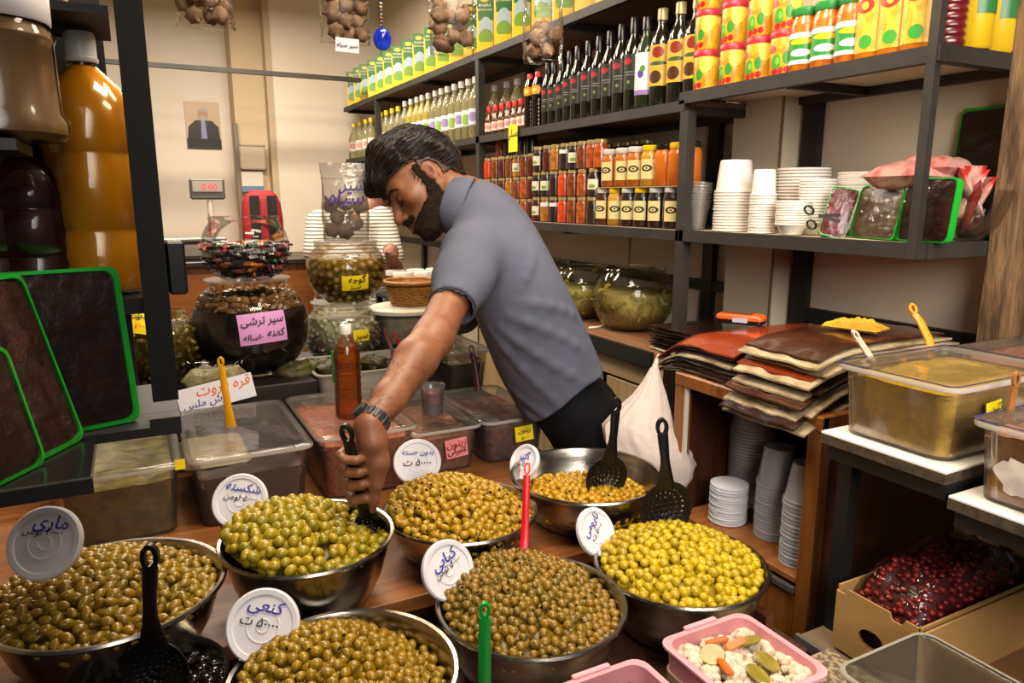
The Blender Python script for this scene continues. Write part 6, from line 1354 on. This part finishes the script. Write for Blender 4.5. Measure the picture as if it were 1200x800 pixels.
# --- seated person in the striped shirt at the back (head behind the garlic pouch)
pc = npP(408, 272, d=3.9); po = (float(pc[0]), float(pc[1]), 0); seat = thing('person', 'seated person in a white striped T-shirt behind the glass globes', 'person', po)
t2 = np.array([pc[0], pc[1], pc[2]]); sh_l, sh_r = npP(375, 262, d=3.85), npP(447, 258, d=3.9); hd = npP(446, 214, d=3.95)
B = SDF(np.minimum(sh_l, sh_r)-np.array([.25, .62, .75]), np.maximum(sh_l, sh_r)+np.array([.3, .3, .42]), .012)
B.ell(hd, (.085, .10, .12), None, .02); B.cap(hd-np.array([0, 0, .08]), (sh_l+sh_r)/2+np.array([.02, 0, -.02]), .05, .055, .03); B.ell(hd+np.array([-.02, -.095, -.015]), (.015, .02, .02), None, .01)
B.chain([(sh_l+sh_r)/2-np.array([0, 0, .12]), (sh_l+sh_r)/2-np.array([0, 0, .45])], [.09, .10], .05)
el2, wr2 = npP(369, 310, d=3.75), npP(376, 345, d=3.6); B.chain([sh_l, el2, wr2], [.05, .043, .03], .02)
el3, wr3 = npP(463, 316, d=3.8), npP(456, 292, d=3.6); B.chain([sh_r, el3, wr3], [.05, .04, .028], .02); B.ell(wr3+np.array([0, -.03, 0]), (.035, .05, .03), None, .02)
for k in range(4): B.cap(wr3+np.array([-.022+.015*k, -.06, .0]), wr3+np.array([-.025+.016*k, -.095, -.025]), .009, .007, .005)
B.cap(wr3+np.array([-.035, -.03, 0]), wr3+np.array([-.05, -.07, -.01]), .009, .008, .006)
sdf_obj(B, 'body', SKIN, seat, po, 1)
K_ = SDF(np.minimum(sh_l, sh_r)-np.array([.25, .35, .75]), np.maximum(sh_l, sh_r)+np.array([.3, .3, .42]), .012)
c0 = (sh_l+sh_r)/2; K_.cap(sh_l+np.array([.05, 0, -.03]), sh_r+np.array([-.05, 0, -.03]), .085, .085, .04); K_.cap(c0-np.array([.07, 0, .2]), c0+np.array([.07, 0, -.2]), .15, .15, .08); K_.cap(c0-np.array([.07, 0, .45]), c0+np.array([.07, 0, -.45]), .15, .15, .08)
K_.chain([sh_l, sh_l+(el2-sh_l)*.72], [.075, .068], .03); K_.chain([sh_r, sh_r+(el3-sh_r)*.72], [.075, .068], .03); K_.cap((sh_l+sh_r)/2+np.array([.03, 0, .03]), hd-np.array([0, 0, .05]), .060, .06, .01, 's')
m_, t_, b_ = nt('striped_cotton'); wv = N(t_, 'ShaderNodeTexWave', i_Scale=17, i_Distortion=.8, i_Detail=1); wv.bands_direction = 'Z'; t_.links.new(coords(t_), wv.inputs['Vector'])
t_.links.new(ramp(t_, wv.outputs['Fac'], [(.30, lin('6a6660')), (.42, lin('d8d2c8'))]), b_.inputs['Base Color']); b_.inputs['Roughness'].default_value = .85
sdf_obj(K_, 'striped_shirt', m_, seat, po, 1)
hh = SDF(hd-.2, hd+.2, .012); hh.ell(hd+np.array([0, .012, .03]), (.092, .105, .105), None, .01); hh.ell(hd+np.array([0, -.09, -.06]), (.11, .09, .10), None, .02, 's'); sdf_obj(hh, 'hair', HAIRM, seat, po, 1)
lg = SDF(np.array([po[0]-.3, po[1]-.7, .03]), np.array([po[0]+.3, po[1]+.3, .75]), .016)
for s in (-1, 1): lg.chain([np.array([po[0]+.1*s, po[1], .58]), np.array([po[0]+.12*s, po[1]-.26, .53]), np.array([po[0]+.12*s, po[1]-.26, .10])], [.10, .075, .055], .05)
sdf_obj(lg, 'trousers', mat('navy_trousers', '23262f', .8), seat, po, 1)
st_ = thing('stool', 'low wooden stool under the seated person in the striped shirt', 'stool', (po[0], po[1]+.02, 0)); MB().lathe([(.001, .45), (.17, .45), (.17, .48), (.001, .48)], 24).build('seat', WOODK, st_)
for k in range(4): MB().tube([(.11*math.cos(k*1.571+.78), .11*math.sin(k*1.571+.78), .45), (.15*math.cos(k*1.571+.78), .15*math.sin(k*1.571+.78), 0)], .016, 8).build('leg', WOODK, st_)
# ---------------------------------------------------------------- right-hand stand: relish tubs, cartons, berries
RELISH = content('green_relish', 'a07e18', 'b89628', 60, .35, .3); BROWNR = content('brown_relish_tub', '94603e', 'b07e58', 40, .4, .3); PINKR = content('pink_relish', 'a06050', 'b87a68', 60, .4, .3)
WALLT = clear('tub_wall_clear', (.98, .96, .92), .04, .12, 'd8c8b0', .04)
def xtub(x0, x1, y0, y1, z, h, cont, fill, label, wall=WALLT, **k): return tub(x0, x1, y0, y1, z, h, cont, fill, label, True, wall=wall, taper=.94, **k)
ta, _, _ = xtub(1.115, 1.44, .650, .868, 1.079, .122, RELISH, .9, 'large clear tub of green relish on the white board', blue=True)
tb, _, _ = xtub(1.455, 1.735, .650, .868, 1.079, .118, PINKR, .9, 'clear tub of pink relish behind the green relish tub')
tc, _, _ = xtub(1.115, 1.44, .390, .622, 1.044, .118, BROWNR, .9, 'clear tub of brown relish at the right edge with a torn label', blue=True)
bpy.context.view_layer.update()
card(ta, P(1165, 482, Y=.648), (0, -1, .08), .042, .034, YELLOW, (('gol', .017, .007, 0, .004), ('narm', .015, -.008, 4, .006)), 'price_card', R(4))
m = MB(); r = random.Random(5); w2 = [(.03*math.cos(a)*(1+.25*r.uniform(-1, 1)), .026*math.sin(a)*(1+.25*r.uniform(-1, 1)), 0) for a in np.linspace(0, 6.283, 22, endpoint=False)]
q = P(1192, 558, X=1.112); m.add(w2, [list(range(22))], 0, False); o = m.build('torn_label', mat('torn_paper', 'cfc4b4', .7, col2='a89a94', scale=25), tc, tc.matrix_world.inverted() @ look(q, (-1, 0, .05)))
spoon([P(1000, 388, d=1.33), P(1013, 408, d=1.35), P(1026, 428, d=1.37), P(1029, 434, d=1.375)], [.0055, .006, .006, .007], mat('cream_plastic', 'e0cdb4', .4), 'cream plastic spoon handle leaning in the green relish tub', 'plastic_spoon')
spoon([P(1068, 357, d=1.52), P(1078, 376, d=1.51), P(1089, 398, d=1.49), P(1093, 416, d=1.48), P(1090, 424, d=1.475)], [.008, .008, .008, .008, .008], mat('orange_plastic', 'd8860c', .4), 'orange plastic spoon handle standing in the green relish tub', 'plastic_spoon')
spoon([P(1192, 437, d=1.13), P(1188, 455, d=1.14), P(1184, 480, d=1.15), P(1182, 494, d=1.155)], [.0055, .006, .006, .006], mat('tan_wood_stick', '96602c', .6), 'tan wooden stick standing in the brown relish tub', 'wooden_stick')
CARD = mat('cardboard', '96703c', .8, col2='a8804a', scale=5, bump=.1, bscale=120); CARDD = mat('cardboard_inside', '7a5830', .85)
def carton(x0, x1, y0, y1, z0, h, label, notch):
    t = thing('cardboard_box', label, 'box', (x0, y0, z0), 'cardboard boxes'); th = .004
    # front board (toward the aisle) with a scalloped top and a hand hole
    def edge(y): 
        v = h
        for c_, w_, d in notch: v -= d*max(0, 1-((y-c_)/w_)**6) if abs(y-c_) < w_ else 0
        return v
    L = y1-y0; ys = sorted(set(list(np.linspace(0, L, 60)))); hy, hz, hw, hh = L*.52, h*.44, .024, .016
    m = MB()
    for xx, rev in ((0, 0), (th, 1)):
        vs = []; fs = []
        for y in ys:
            inside = abs(y-hy) < hw; c_ = hh*math.sqrt(max(0, 1-((y-hy)/hw)**2)) if inside else 0
            vs += [(xx, y, 0), (xx, y, hz-c_), (xx, y, hz+c_), (xx, y, edge(y))]
        for i in range(len(ys)-1):
            for a in (0, 2): f = [4*i+a, 4*i+4+a, 4*i+5+a, 4*i+1+a]; fs.append(f[::-1] if not rev else f)
        m.add(vs, fs, rev, False)
    m.add([(x, y, edge(y)) for y in ys for x in (0, th)], [[2*i, 2*i+1, 2*i+3, 2*i+2] for i in range(len(ys)-1)], 0, False)
    m.build('front_board', [CARD, CARDD], t); W = x1-x0
    for nm, b_ in (('side_board', (th, W, L-th, L, 0, h*1.0)), ('side_board', (th, W, 0, th, 0, h*.98)), ('rear_board', (W-th, W, th, L-th, 0, h)), ('bottom_board', (th, W-th, th, L-th, 0, th))): MB().box(*b_).build(nm, CARD if nm != 'bottom_board' else CARDD, t)
    return t
carton(1.105, 1.52, .655, .815, .672, .125, 'cardboard box with a hand hole holding the bag of red berries', ((.150, .014, .012), (.04, .014, .012)))
carton(1.095, 1.52, .36, .648, .668, .125, 'empty-looking cardboard box at the lower right corner', ())
t = tag(MB().box(1.15, 1.42, .47, .55, .674, .70, M=RZ(0)).build('dark_bag', mat('dark_contents', '1b1110', .6, bump=.6)), 'dark bag lying in the right cardboard box', 'bag') if False else None
# bag of dried red berries
BX, BY, BZ = 1.315, .745, .700
t = thing('berry_bag', 'clear bag of dried red berries bulging from the cardboard box', 'bag', (BX, BY, BZ))
def bagtop(u, v): return (.150+.026*mnoise.noise(Vector((u*2.2, v*2.2, 3)))+.008*mnoise.noise(Vector((u*6, v*6, 8))))*max(0, (1-abs(u)**3.5)*(1-abs(v)**4))**.6
m = MB(); g = 28; vs = [((i/g*2-1)*.195, (j/g*2-1)*.084, .006+bagtop(i/g*2-1, j/g*2-1)) for i in range(g+1) for j in range(g+1)]
m.add(vs, [[i*(g+1)+j, (i+1)*(g+1)+j, (i+1)*(g+1)+j+1, i*(g+1)+j+1] for i in range(g) for j in range(g)]); m.add([(x, y, 0) for x, y, z in vs], [[i*(g+1)+j, i*(g+1)+j+1, (i+1)*(g+1)+j+1, (i+1)*(g+1)+j] for i in range(g) for j in range(g)])
m.build('film', clear('berry_film', (.97, .93, .92), .07, .1, bump=1.0, bscale=22), t)
m = MB(); m.add([(x*.93, y*.92, max(.002, z-.016)) for x, y, z in vs], [[i*(g+1)+j, (i+1)*(g+1)+j, (i+1)*(g+1)+j+1, i*(g+1)+j+1] for i in range(g) for j in range(g)]); tag(m.build('berry_bed', mat('berry_bed', '4a1212', .6), t), kind='stuff')
BER = [meshof(ball(.0068, .92, 8), 'dried_berry', [mat('red_berry', '741818', .3, rand='98281e', coat=.2)])]
r = random.Random(8); pts = []; tries = 0
while len(pts) < 290 and tries < 20000:
    tries += 1; u, v = r.uniform(-.98, .55), r.uniform(-.95, .95); p = Vector((u*.185, v*.08, bagtop(u, v)-.010))
    if p.z < .05 and u > -.8 or any((p-q).length < .0098 for q in pts): continue
    pts.append(p)
for p in pts:
    o = bpy.data.objects.new('dried_berry', BER[0]); C.objects.link(o); o.matrix_world = Matrix.Translation(Vector((BX, BY, BZ))+p) @ Matrix.Scale(r.uniform(.85, 1.15), 4); tag(o, 'dark red dried berry inside the clear bag in the box', 'berry', 'berries in the clear bag')
# ---------------------------------------------------------------- pink baskets and the clear box in the lower right corner
PINKP = mat('pink_plastic', 'e8a0aa', .4)
def pinkbox(x0, x1, y0, y1, z0, h, label):
    cx, cy, sx, sy = (x0+x1)/2, (y0+y1)/2, (x1-x0)/2, (y1-y0)/2; t = thing('pink_tub', label, 'tub', (cx, cy, z0), 'pink plastic tubs')
    MB().tray(sx-.006, sy-.006, h, .9, .022, .004, .006, floor=.006).build('body', PINKP, t)
    for a in (-1, 1):
        m = MB().box(-.032, .032, -.005, .004, -.012, .004, b=.0015).box(-.022, .022, -.012, -.004, -.010, -.002, b=.0015); m.build('latch', PINKP, t, TR(0, a*(sy+.0015), h) @ (RZ(math.pi) if a > 0 else Matrix()))
    return t, sx, sy
PB = (.664, .842, .612, .792, .70, .130); t, sx, sy = pinkbox(*PB, 'pink tub of pickled cauliflower in front of the yellow olives')
MB().loft([[(x, y, z) for x, y in rrect(sx*k, sy*k, .02)] for k, z in ((.86, .007), (.93, .088), (.5, .09))]).build('pickle_liquid', mat('pickle_liquid', 'b9a08a', .12), t)
CAULI = mat('cauliflower', 'ecdcc6', .5, col2='dcc6ac', scale=60, bump=.5, bscale=160); STEM = mat('cauliflower_stem', 'cbb894', .5)
def floret(seed, s):
    r = random.Random(seed); m = MB(); b_ = ball(1, .85, 10)
    for k in range(16):
        a, z = r.uniform(0, 6.28), r.uniform(.0, 1); q = math.sqrt(1-z*z)*.8; sc_ = s*r.uniform(.30, .48); c_ = Vector((q*math.cos(a)*s, q*math.sin(a)*s, z*s*.7))
        m.add([(v.x*sc_*(1+.16*mnoise.noise(v*3+Vector((k, seed, 0)))), v.y*sc_, v.z*sc_) for v in b_.v], b_.f, 0, True, Matrix.Translation(c_))
    m.lathe([(.001, -s*.9), (s*.25, -s*.85), (s*.4, -s*.1), (s*.75, s*.25), (.001, s*.5)], 12, 1); return meshof(m, 'cauliflower_floret', [CAULI, STEM])
FL = [floret(k, .022) for k in range(5)]; r = random.Random(12); pts = []; tries = 0
cxp, cyp = (PB[0]+PB[1])/2, (PB[2]+PB[3])/2
ORANGE = mat('carrot', 'e0701c', .35); CUKE = mat('cucumber_slice', '8a7a22', .3, col2='a8983a', scale=30)
extra = [('carrot_slice', .02, .035, 'carrot'), ('carrot_slice', -.035, .0, 'carrot'), ('carrot_slice', .0, .052, 'carrot'), ('cucumber_slice', .045, .03, 'pickle'), ('cucumber_slice', -.03, .03, 'pickle'), ('cucumber_slice', .03, -.02, 'pickle'), ('cucumber_slice', -.005, -.035, 'pickle')]
for k, (nm, dx, dy, ct) in enumerate(extra):
    m = MB().lathe([(.001, 0), (.018, 0), (.0195, .0025), (.018, .005), (.001, .005)], 16) if nm[0] == 'c' and nm[1] == 'u' else MB().loft([[(x*k_, y*k_, z) for x, y in rrect(.019, .007, .005)] for k_, z in ((.9, 0), (1, .003), (.85, .006))])
    o = m.build(nm, CUKE if nm[1] == 'u' else ORANGE, None, Matrix.Translation((cxp+dx, cyp+dy, .700+.121)) @ RZ(k*1.3) @ RX(R(22)) @ RY(R(15*(k % 3-1)))); tag(o, ('orange carrot slice among the cauliflower, ' if nm[1] == 'a' else 'yellow-green cucumber slice among the cauliflower, ')+('toward the far rim', 'toward the left rim', 'at the far left', 'at the right rim', 'left of the middle', 'toward the near right', 'nearest the camera')[k], ct, 'vegetable slices in the pink tub')
while len(pts) < 30 and tries < 6000:
    tries += 1; p = Vector((r.uniform(-.068, .068), r.uniform(-.068, .068), 0))
    if any((p-q).length < .0245 for q in pts): continue
    pts.append(p)
for k, p in enumerate(pts):
    o = bpy.data.objects.new('cauliflower_floret', FL[k % 5]); C.objects.link(o); o.matrix_world = Matrix.Translation((cxp+p.x, cyp+p.y, .70+.098+.006*r.random())) @ RZ(r.uniform(0, 6)) @ RX(r.uniform(-.5, .5)) @ RY(r.uniform(-.5, .5)) @ Matrix.Scale(r.uniform(.75, 1.05), 4); tag(o, 'pale pickled cauliflower floret in the pink tub', 'cauliflower', 'cauliflower in the pink tub')
MB().loft([[(x*k, y*k, .133) for x, y in rrect(sx-.004, sy-.004, .02)] for k in (1, .5)], 0, True, None, False, True).build('clear_lid', clear('thin_lid', (.99, .985, .985), .0, .04, fres=1.25), t)
PB2 = (.452, .624, .50, .782, .70, .122); t, sx, sy = pinkbox(*PB2, 'pink tub of brown pickles at the bottom edge under the marinated olives')
MB().loft([[(x, y, z) for x, y in rrect(sx*k, sy*k, .02)] for k, z in ((.86, .007), (.92, .075), (.5, .077))]).build('pickle_liquid', content('brown_pickle_mix', '3a1a10', '6a3018', 50, .2, .5), t)
STP = mat('stuffed_pickle', '7a4020', .3, col2='4a2412', scale=40, bump=.3); SG = mat('stuffed_green', '3a4a1a', .3, col2='5a3a1a', scale=40)
pm_ = [meshof(MB().lathe([(.001, -.02), (.011, -.015), (.0145, 0), (.011, .015), (.001, .02)], 12), 'stuffed_pickle', [q]) for q in (STP, SG)]
k = 0
for i in range(4):
    for j in range(6):
        o = bpy.data.objects.new('stuffed_pickle', pm_[(i*3+j) % 4 == 0]); C.objects.link(o); o.matrix_world = Matrix.Translation(((PB2[0]+PB2[1])/2-.054+.036*i+.004*math.sin(j*3), PB2[3]-.035-.034*j+.004*math.cos(i*2), .70+.084+.003*((i+j) % 2))) @ RZ(i*1.1+j*.7) @ RX(R(80)); tag(o, 'brown stuffed pickle in the pink tub at the bottom edge', 'pickle', 'stuffed pickles in the second pink tub')
MB().loft([[(x*k, y*k, .125) for x, y in rrect(sx-.004, sy-.004, .02)] for k in (1, .5)], 0, True, None, False, True).build('clear_lid', clear('thin_lid', (.99, .985, .985), .0, .04, fres=1.25), t)
# clear grey box on a stand, lower right corner
X0, X1, Y0, Y1 = .885, 1.098, .40, .645
t = thing('clear_box', 'clear grey plastic box with a few spices at the lower right corner', 'box', ((X0+X1)/2, (Y0+Y1)/2, .70)); sx, sy = (X1-X0)/2-.005, (Y1-Y0)/2-.005
MB().tray(sx, sy, .10, .9, .022, .003, .006).build('body', clear('grey_clear', (.95, .96, .95), .06, .08, 'a8a69c', .07), t)
MB().loft([[(x, y, .10+z) for x, y in rrect(sx+o, sy+o, .024)] for o, z in ((.0062, -.004), (.0078, .0), (.0062, .003), (.001, .003))], 0, True, None, False, False).build('rim', clear('grey_rim', (.8, .8, .76), .1, .2, 'a8a290', .75), t)
MB().loft([[(x, y, z) for x, y in rrect(sx*k-.003, sy*k-.003, .02)] for k, z in ((.9, .004), (.91, .018))]).build('contents', content('brown_spice', '4a3620', '6a5434', 40), t)
for k, (dx, dy, c_, lb) in enumerate(((-.02, .06, 'a01818', 'red chilli piece lying in the clear grey box'), (.03, .03, 'b8963a', 'round yellow slice lying in the clear grey box'), (-.045, .02, '8a5a2a', 'brown spice piece lying in the clear grey box'))):
    o = (MB().tube([(-.016, 0, 0), (-.004, .003, .002), (.016, -.002, 0)], [.003, .006, .002], 8) if k != 1 else MB().lathe([(.001, 0), (.010, 0), (.011, .002), (.001, .004)], 16)).build('spice_piece', mat('spice_%d' % k, c_, .4), None, TR((X0+X1)/2+dx, (Y0+Y1)/2+dy, .725)); tag(o, lb, 'spice', 'spice pieces in the clear box')
tag(MB().box(.87, 1.068, .3, .66, .692, .6995, b=.002).build('steel_plate', mat('grey_plate', '55524c', .5)), 'grey plate on the granite ledge under the clear box', 'plate')
# ---------------------------------------------------------------- white carrier bag hanging at the cabinet
bc = P(757, 500, d=1.90); t = thing('carrier_bag', 'white plastic carrier bag hanging at the cabinet corner', 'bag', bc); m = MB(); rings = []
prof = [(430, 767, 5, 5), (445, 765, 12, 9), (462, 762, 22, 16), (480, 755, 36, 24), (497, 748, 48, 32), (515, 752, 52, 38), (530, 760, 56, 40), (545, 764, 58, 40), (560, 764, 52, 38), (580, 760, 40, 30)]
for k, (py, px, hw, dpx) in enumerate(prof):
    c_ = P(px, py, d=1.90)-bc; s_ = 1.62/850
    ring = []
    for a in np.linspace(0, 2*math.pi, 64, endpoint=False):
        f = 1+.16*mnoise.noise(Vector((3*math.cos(a), 3*math.sin(a), k*.28)))+.10*abs(math.sin(3.5*a+k*.25))*min(1, 9-k)/9+.08*mnoise.noise(Vector((7*math.cos(a), 7*math.sin(a), k*.8)))
        v = Vector(RT)*(hw*s_*math.cos(a)*f)+Vector(FW)*(dpx*s_*math.sin(a)*f*.7); ring.append(tuple(c_+v))
    rings.append(ring)
m.loft(rings); m.build('body', mat('white_film_bag', 'b9aaa2', .5, bump=.6, bscale=18), t)
MB().tube([P(767, 432, d=1.90)-bc, P(769, 424, d=1.90)-bc, P(772, 416, d=1.96)-bc], [.009, .006, .005], 8).build('handle', mat('white_film_bag', 'd8cdc4'), t)
# ---------------------------------------------------------------- goods on the left front shelving
t = thing('juice_bottle_large', 'large clear bottle of orange juice on the left shelf', 'bottle', (P(120, 300, Y=1.11).x, 1.125, 1.376)); h = .37; r_ = .062
pf = [(q, z*.885) for q, z in [(.001, 0), (.054, 0), (.060, .006), (r_, .02), (r_, .085), (.060, .09), (.060, .096), (r_, .101), (.0615, .195), (.0595, .20), (.0595, .206), (.0615, .212), (.060, .225), (.0610, .235), (.055, .27), (.043, .297), (.026, .317), (.0165, .327), (.0155, .338)]]
MB().lathe(pf, 36, fn=lambda p: (p.x*(1+.012*math.sin(6*math.atan2(p.y, p.x))*(.02 < p.z < .195)), p.y*(1+.012*math.sin(6*math.atan2(p.y, p.x))*(.02 < p.z < .195)), p.z)).build('body', clear('juice_pet', (.97, .9, .7), .06, .05), t)
MB().lathe([(max(.0005, q-.002), max(z, .003)) for q, z in pf if z < .29]+[(.001, .292)], 30).build('juice', mat('orange_drink', 'cc8c14', .25, col2='b8740c', scale=4, coat=.2), t)
MB().lathe([(.018, .293), (.0195, .295), (.0195, .299), (.018, .300), (.0182, .326), (.0165, .330), (.001, .330)], 28, cap0=False).build('cap', mat('grey_cap', 'b4b2ae', .4), t)
DRK = clear('sherbet_glass', (.40, .10, .05), .06, .04, '3a0c08', .6)
for k, (px, Y, lb) in enumerate(((78, 1.13, 'dark red syrup bottle between the orange bottle and the jar'), (40, 1.115, 'dark red syrup bottle under the tan jar at the left edge'), (-12, 1.12, 'dark red syrup bottle cut by the left edge'))):
    t = thing('syrup_bottle_large', lb, 'bottle', (P(px, 250, Y=Y).x, Y, 1.376), 'dark syrup bottles on the left shelf'); pf2 = [(q*.80, z*.62) for q, z in pf]
    MB().lathe(pf2, 30).build('body', DRK, t); MB().lathe([(max(.0005, q-.003), max(z, .003)) for q, z in pf2 if z < .15]+[(.001, .152)], 24).build('syrup', mat('dark_syrup', '2c0705', .2, coat=.5), t)
    MB().lathe([(.0145, .182), (.0155, .184), (.0155, .204), (.001, .206)], 20, cap0=False).build('cap', BPLAS if k != 0 else mat('pale_blue_cap', '8aa4b8', .4), t)
tag(MB().box(-1.2, -.09, .86, 1.0, 1.545, 1.556).build('jar_board', mat('black_shelf', '131010')), 'narrow black board carrying the tan jar at the left', 'board')
t = thing('tahini_jar', 'large clear jar of tan paste with white lid at the upper left', 'jar', (P(4, 160, Y=.90).x, .915, 1.557)); 
pj = [(q*.86, z*.86) for q, z in [(.001, 0), (.060, 0), (.068, .008), (.0685, .022), (.062, .032), (.0605, .11), (.063, .116), (.061, .122), (.057, .130), (.057, .140)]]
MB().lathe(pj, 36).build('body', clear('jar_pet', (.96, .94, .9), .05, .05), t)
MB().lathe([(max(.0005, q-.003), max(z, .003)) for q, z in pj if z < .115]+[(.001, .114)], 30).build('paste', mat('tan_paste', '8a6a44', .4, col2='7a5c3a', scale=6), t)
MB().lathe([(.0503, .113), (.0516, .115), (.052, .139), (.049, .1445), (.001, .1445)], 36, cap0=False).build('lid', mat('jar_lid_white', 'c8c2c4', .4), t)
tag(MB().box(-.5, -.045, 1.04, 1.18, 1.723, 1.80, b=.003).build('wooden_crate', wood('pale_crate', '8f7440', 'a88c54', (1, 10, 10))), 'pale wooden crate on the top shelf at the upper left', 'crate')
# packs of fruit leather standing on the lower shelf
def lp(b_, dx, w_, z, h, lean, m_, d, label):
    """b_: right end of the pack's foot, dx: direction of the foot toward that end"""
    dx = Vector((dx[0], dx[1], 0)).normalized(); mid_ = Vector((b_[0], b_[1], z))-dx*w_/2
    return pack(Matrix.Translation(mid_) @ RZ(math.atan2(dx.y, dx.x)) @ RX(-lean), w_, h, d, m_, label, 'fruit leather packs on the left shelf')
lp((-.009, .998), (.95, .30), .30, 1.2245, .195, R(9), LEATHB, .03, 'rear dark fruit leather pack in film with green rim by the post')
lp((-.068, .951), (.50, .86), .15, 1.2245, .200, R(15), LEATH, .022, 'middle brown fruit leather pack with a bright green rim')
lp((-.100, .877), (.54, .84), .13, 1.2245, .130, R(13), LEATH, .02, 'front brown fruit leather pack at the left edge')
tag(MB().loft([[(x, y, z) for x, y in rrect(.022, .03, .006)] for z in (0, .11)]).build('card_terminal', BPLAS, None, Matrix.Translation(P(203, 312, Y=1.7)) @ TR(0, 0, -.055)), 'small black box fixed behind the shelf post', 'device') if False else None
p = P(203, 312, Y=1.036); t = tag(MB().box(-.011, .011, 0, .03, -.033, .034, b=.003).build('switch_box', BPLAS, None, TR(.0475, 1.0, p.z)), 'small black switch box fixed on the shelf post', 'box')
# pots and dark goods under the left shelf
t = thing('brass_pot', 'pale round pot standing under the left shelf', 'pot', (-.22, 1.75, .78)) if False else None
# ---------------------------------------------------------------- small table with white-lidded jars behind the man
q0 = P(463, 318, Y=3.4); t = thing('side_table', 'small dark table with white-lidded jars behind the bending man', 'table', (q0.x+.13, 3.45, 0))
MB().box(-.17, .17, -.18, .18, q0.z-.14, q0.z-.12, b=.003).build('tabletop', BLACK, t)
for a in (-1, 1):
    for b_ in (-1, 1): MB().box(a*.15-.014, a*.15+.014, b_*.16-.014, b_*.16+.014, 0, q0.z-.14).build('leg', BLACK, t)
k = 0
for i in range(3):
    for j in range(2):
        c_ = Vector((q0.x+.025+.105*i, 3.36+.11*j, q0.z-.119)); w_ = thing('white_lidded_jar', 'dark jar with flat white lid on the small table, %s %s' % (ordn(i), ('in the front row', 'in the back row')[j]), 'jar', c_, 'white-lidded jars on the small table')
        MB().lathe([(.001, 0), (.042, 0), (.045, .006), (.045, .09), (.04, .1), (.001, .1)], 20).build('body', goo('table_jar', '3a2a20', '5a4030'), w_)
        MB().lathe([(.046, .092), (.048, .094), (.048, .114), (.045, .118), (.001, .118)], 20, cap0=False).build('lid', WHTL, w_)
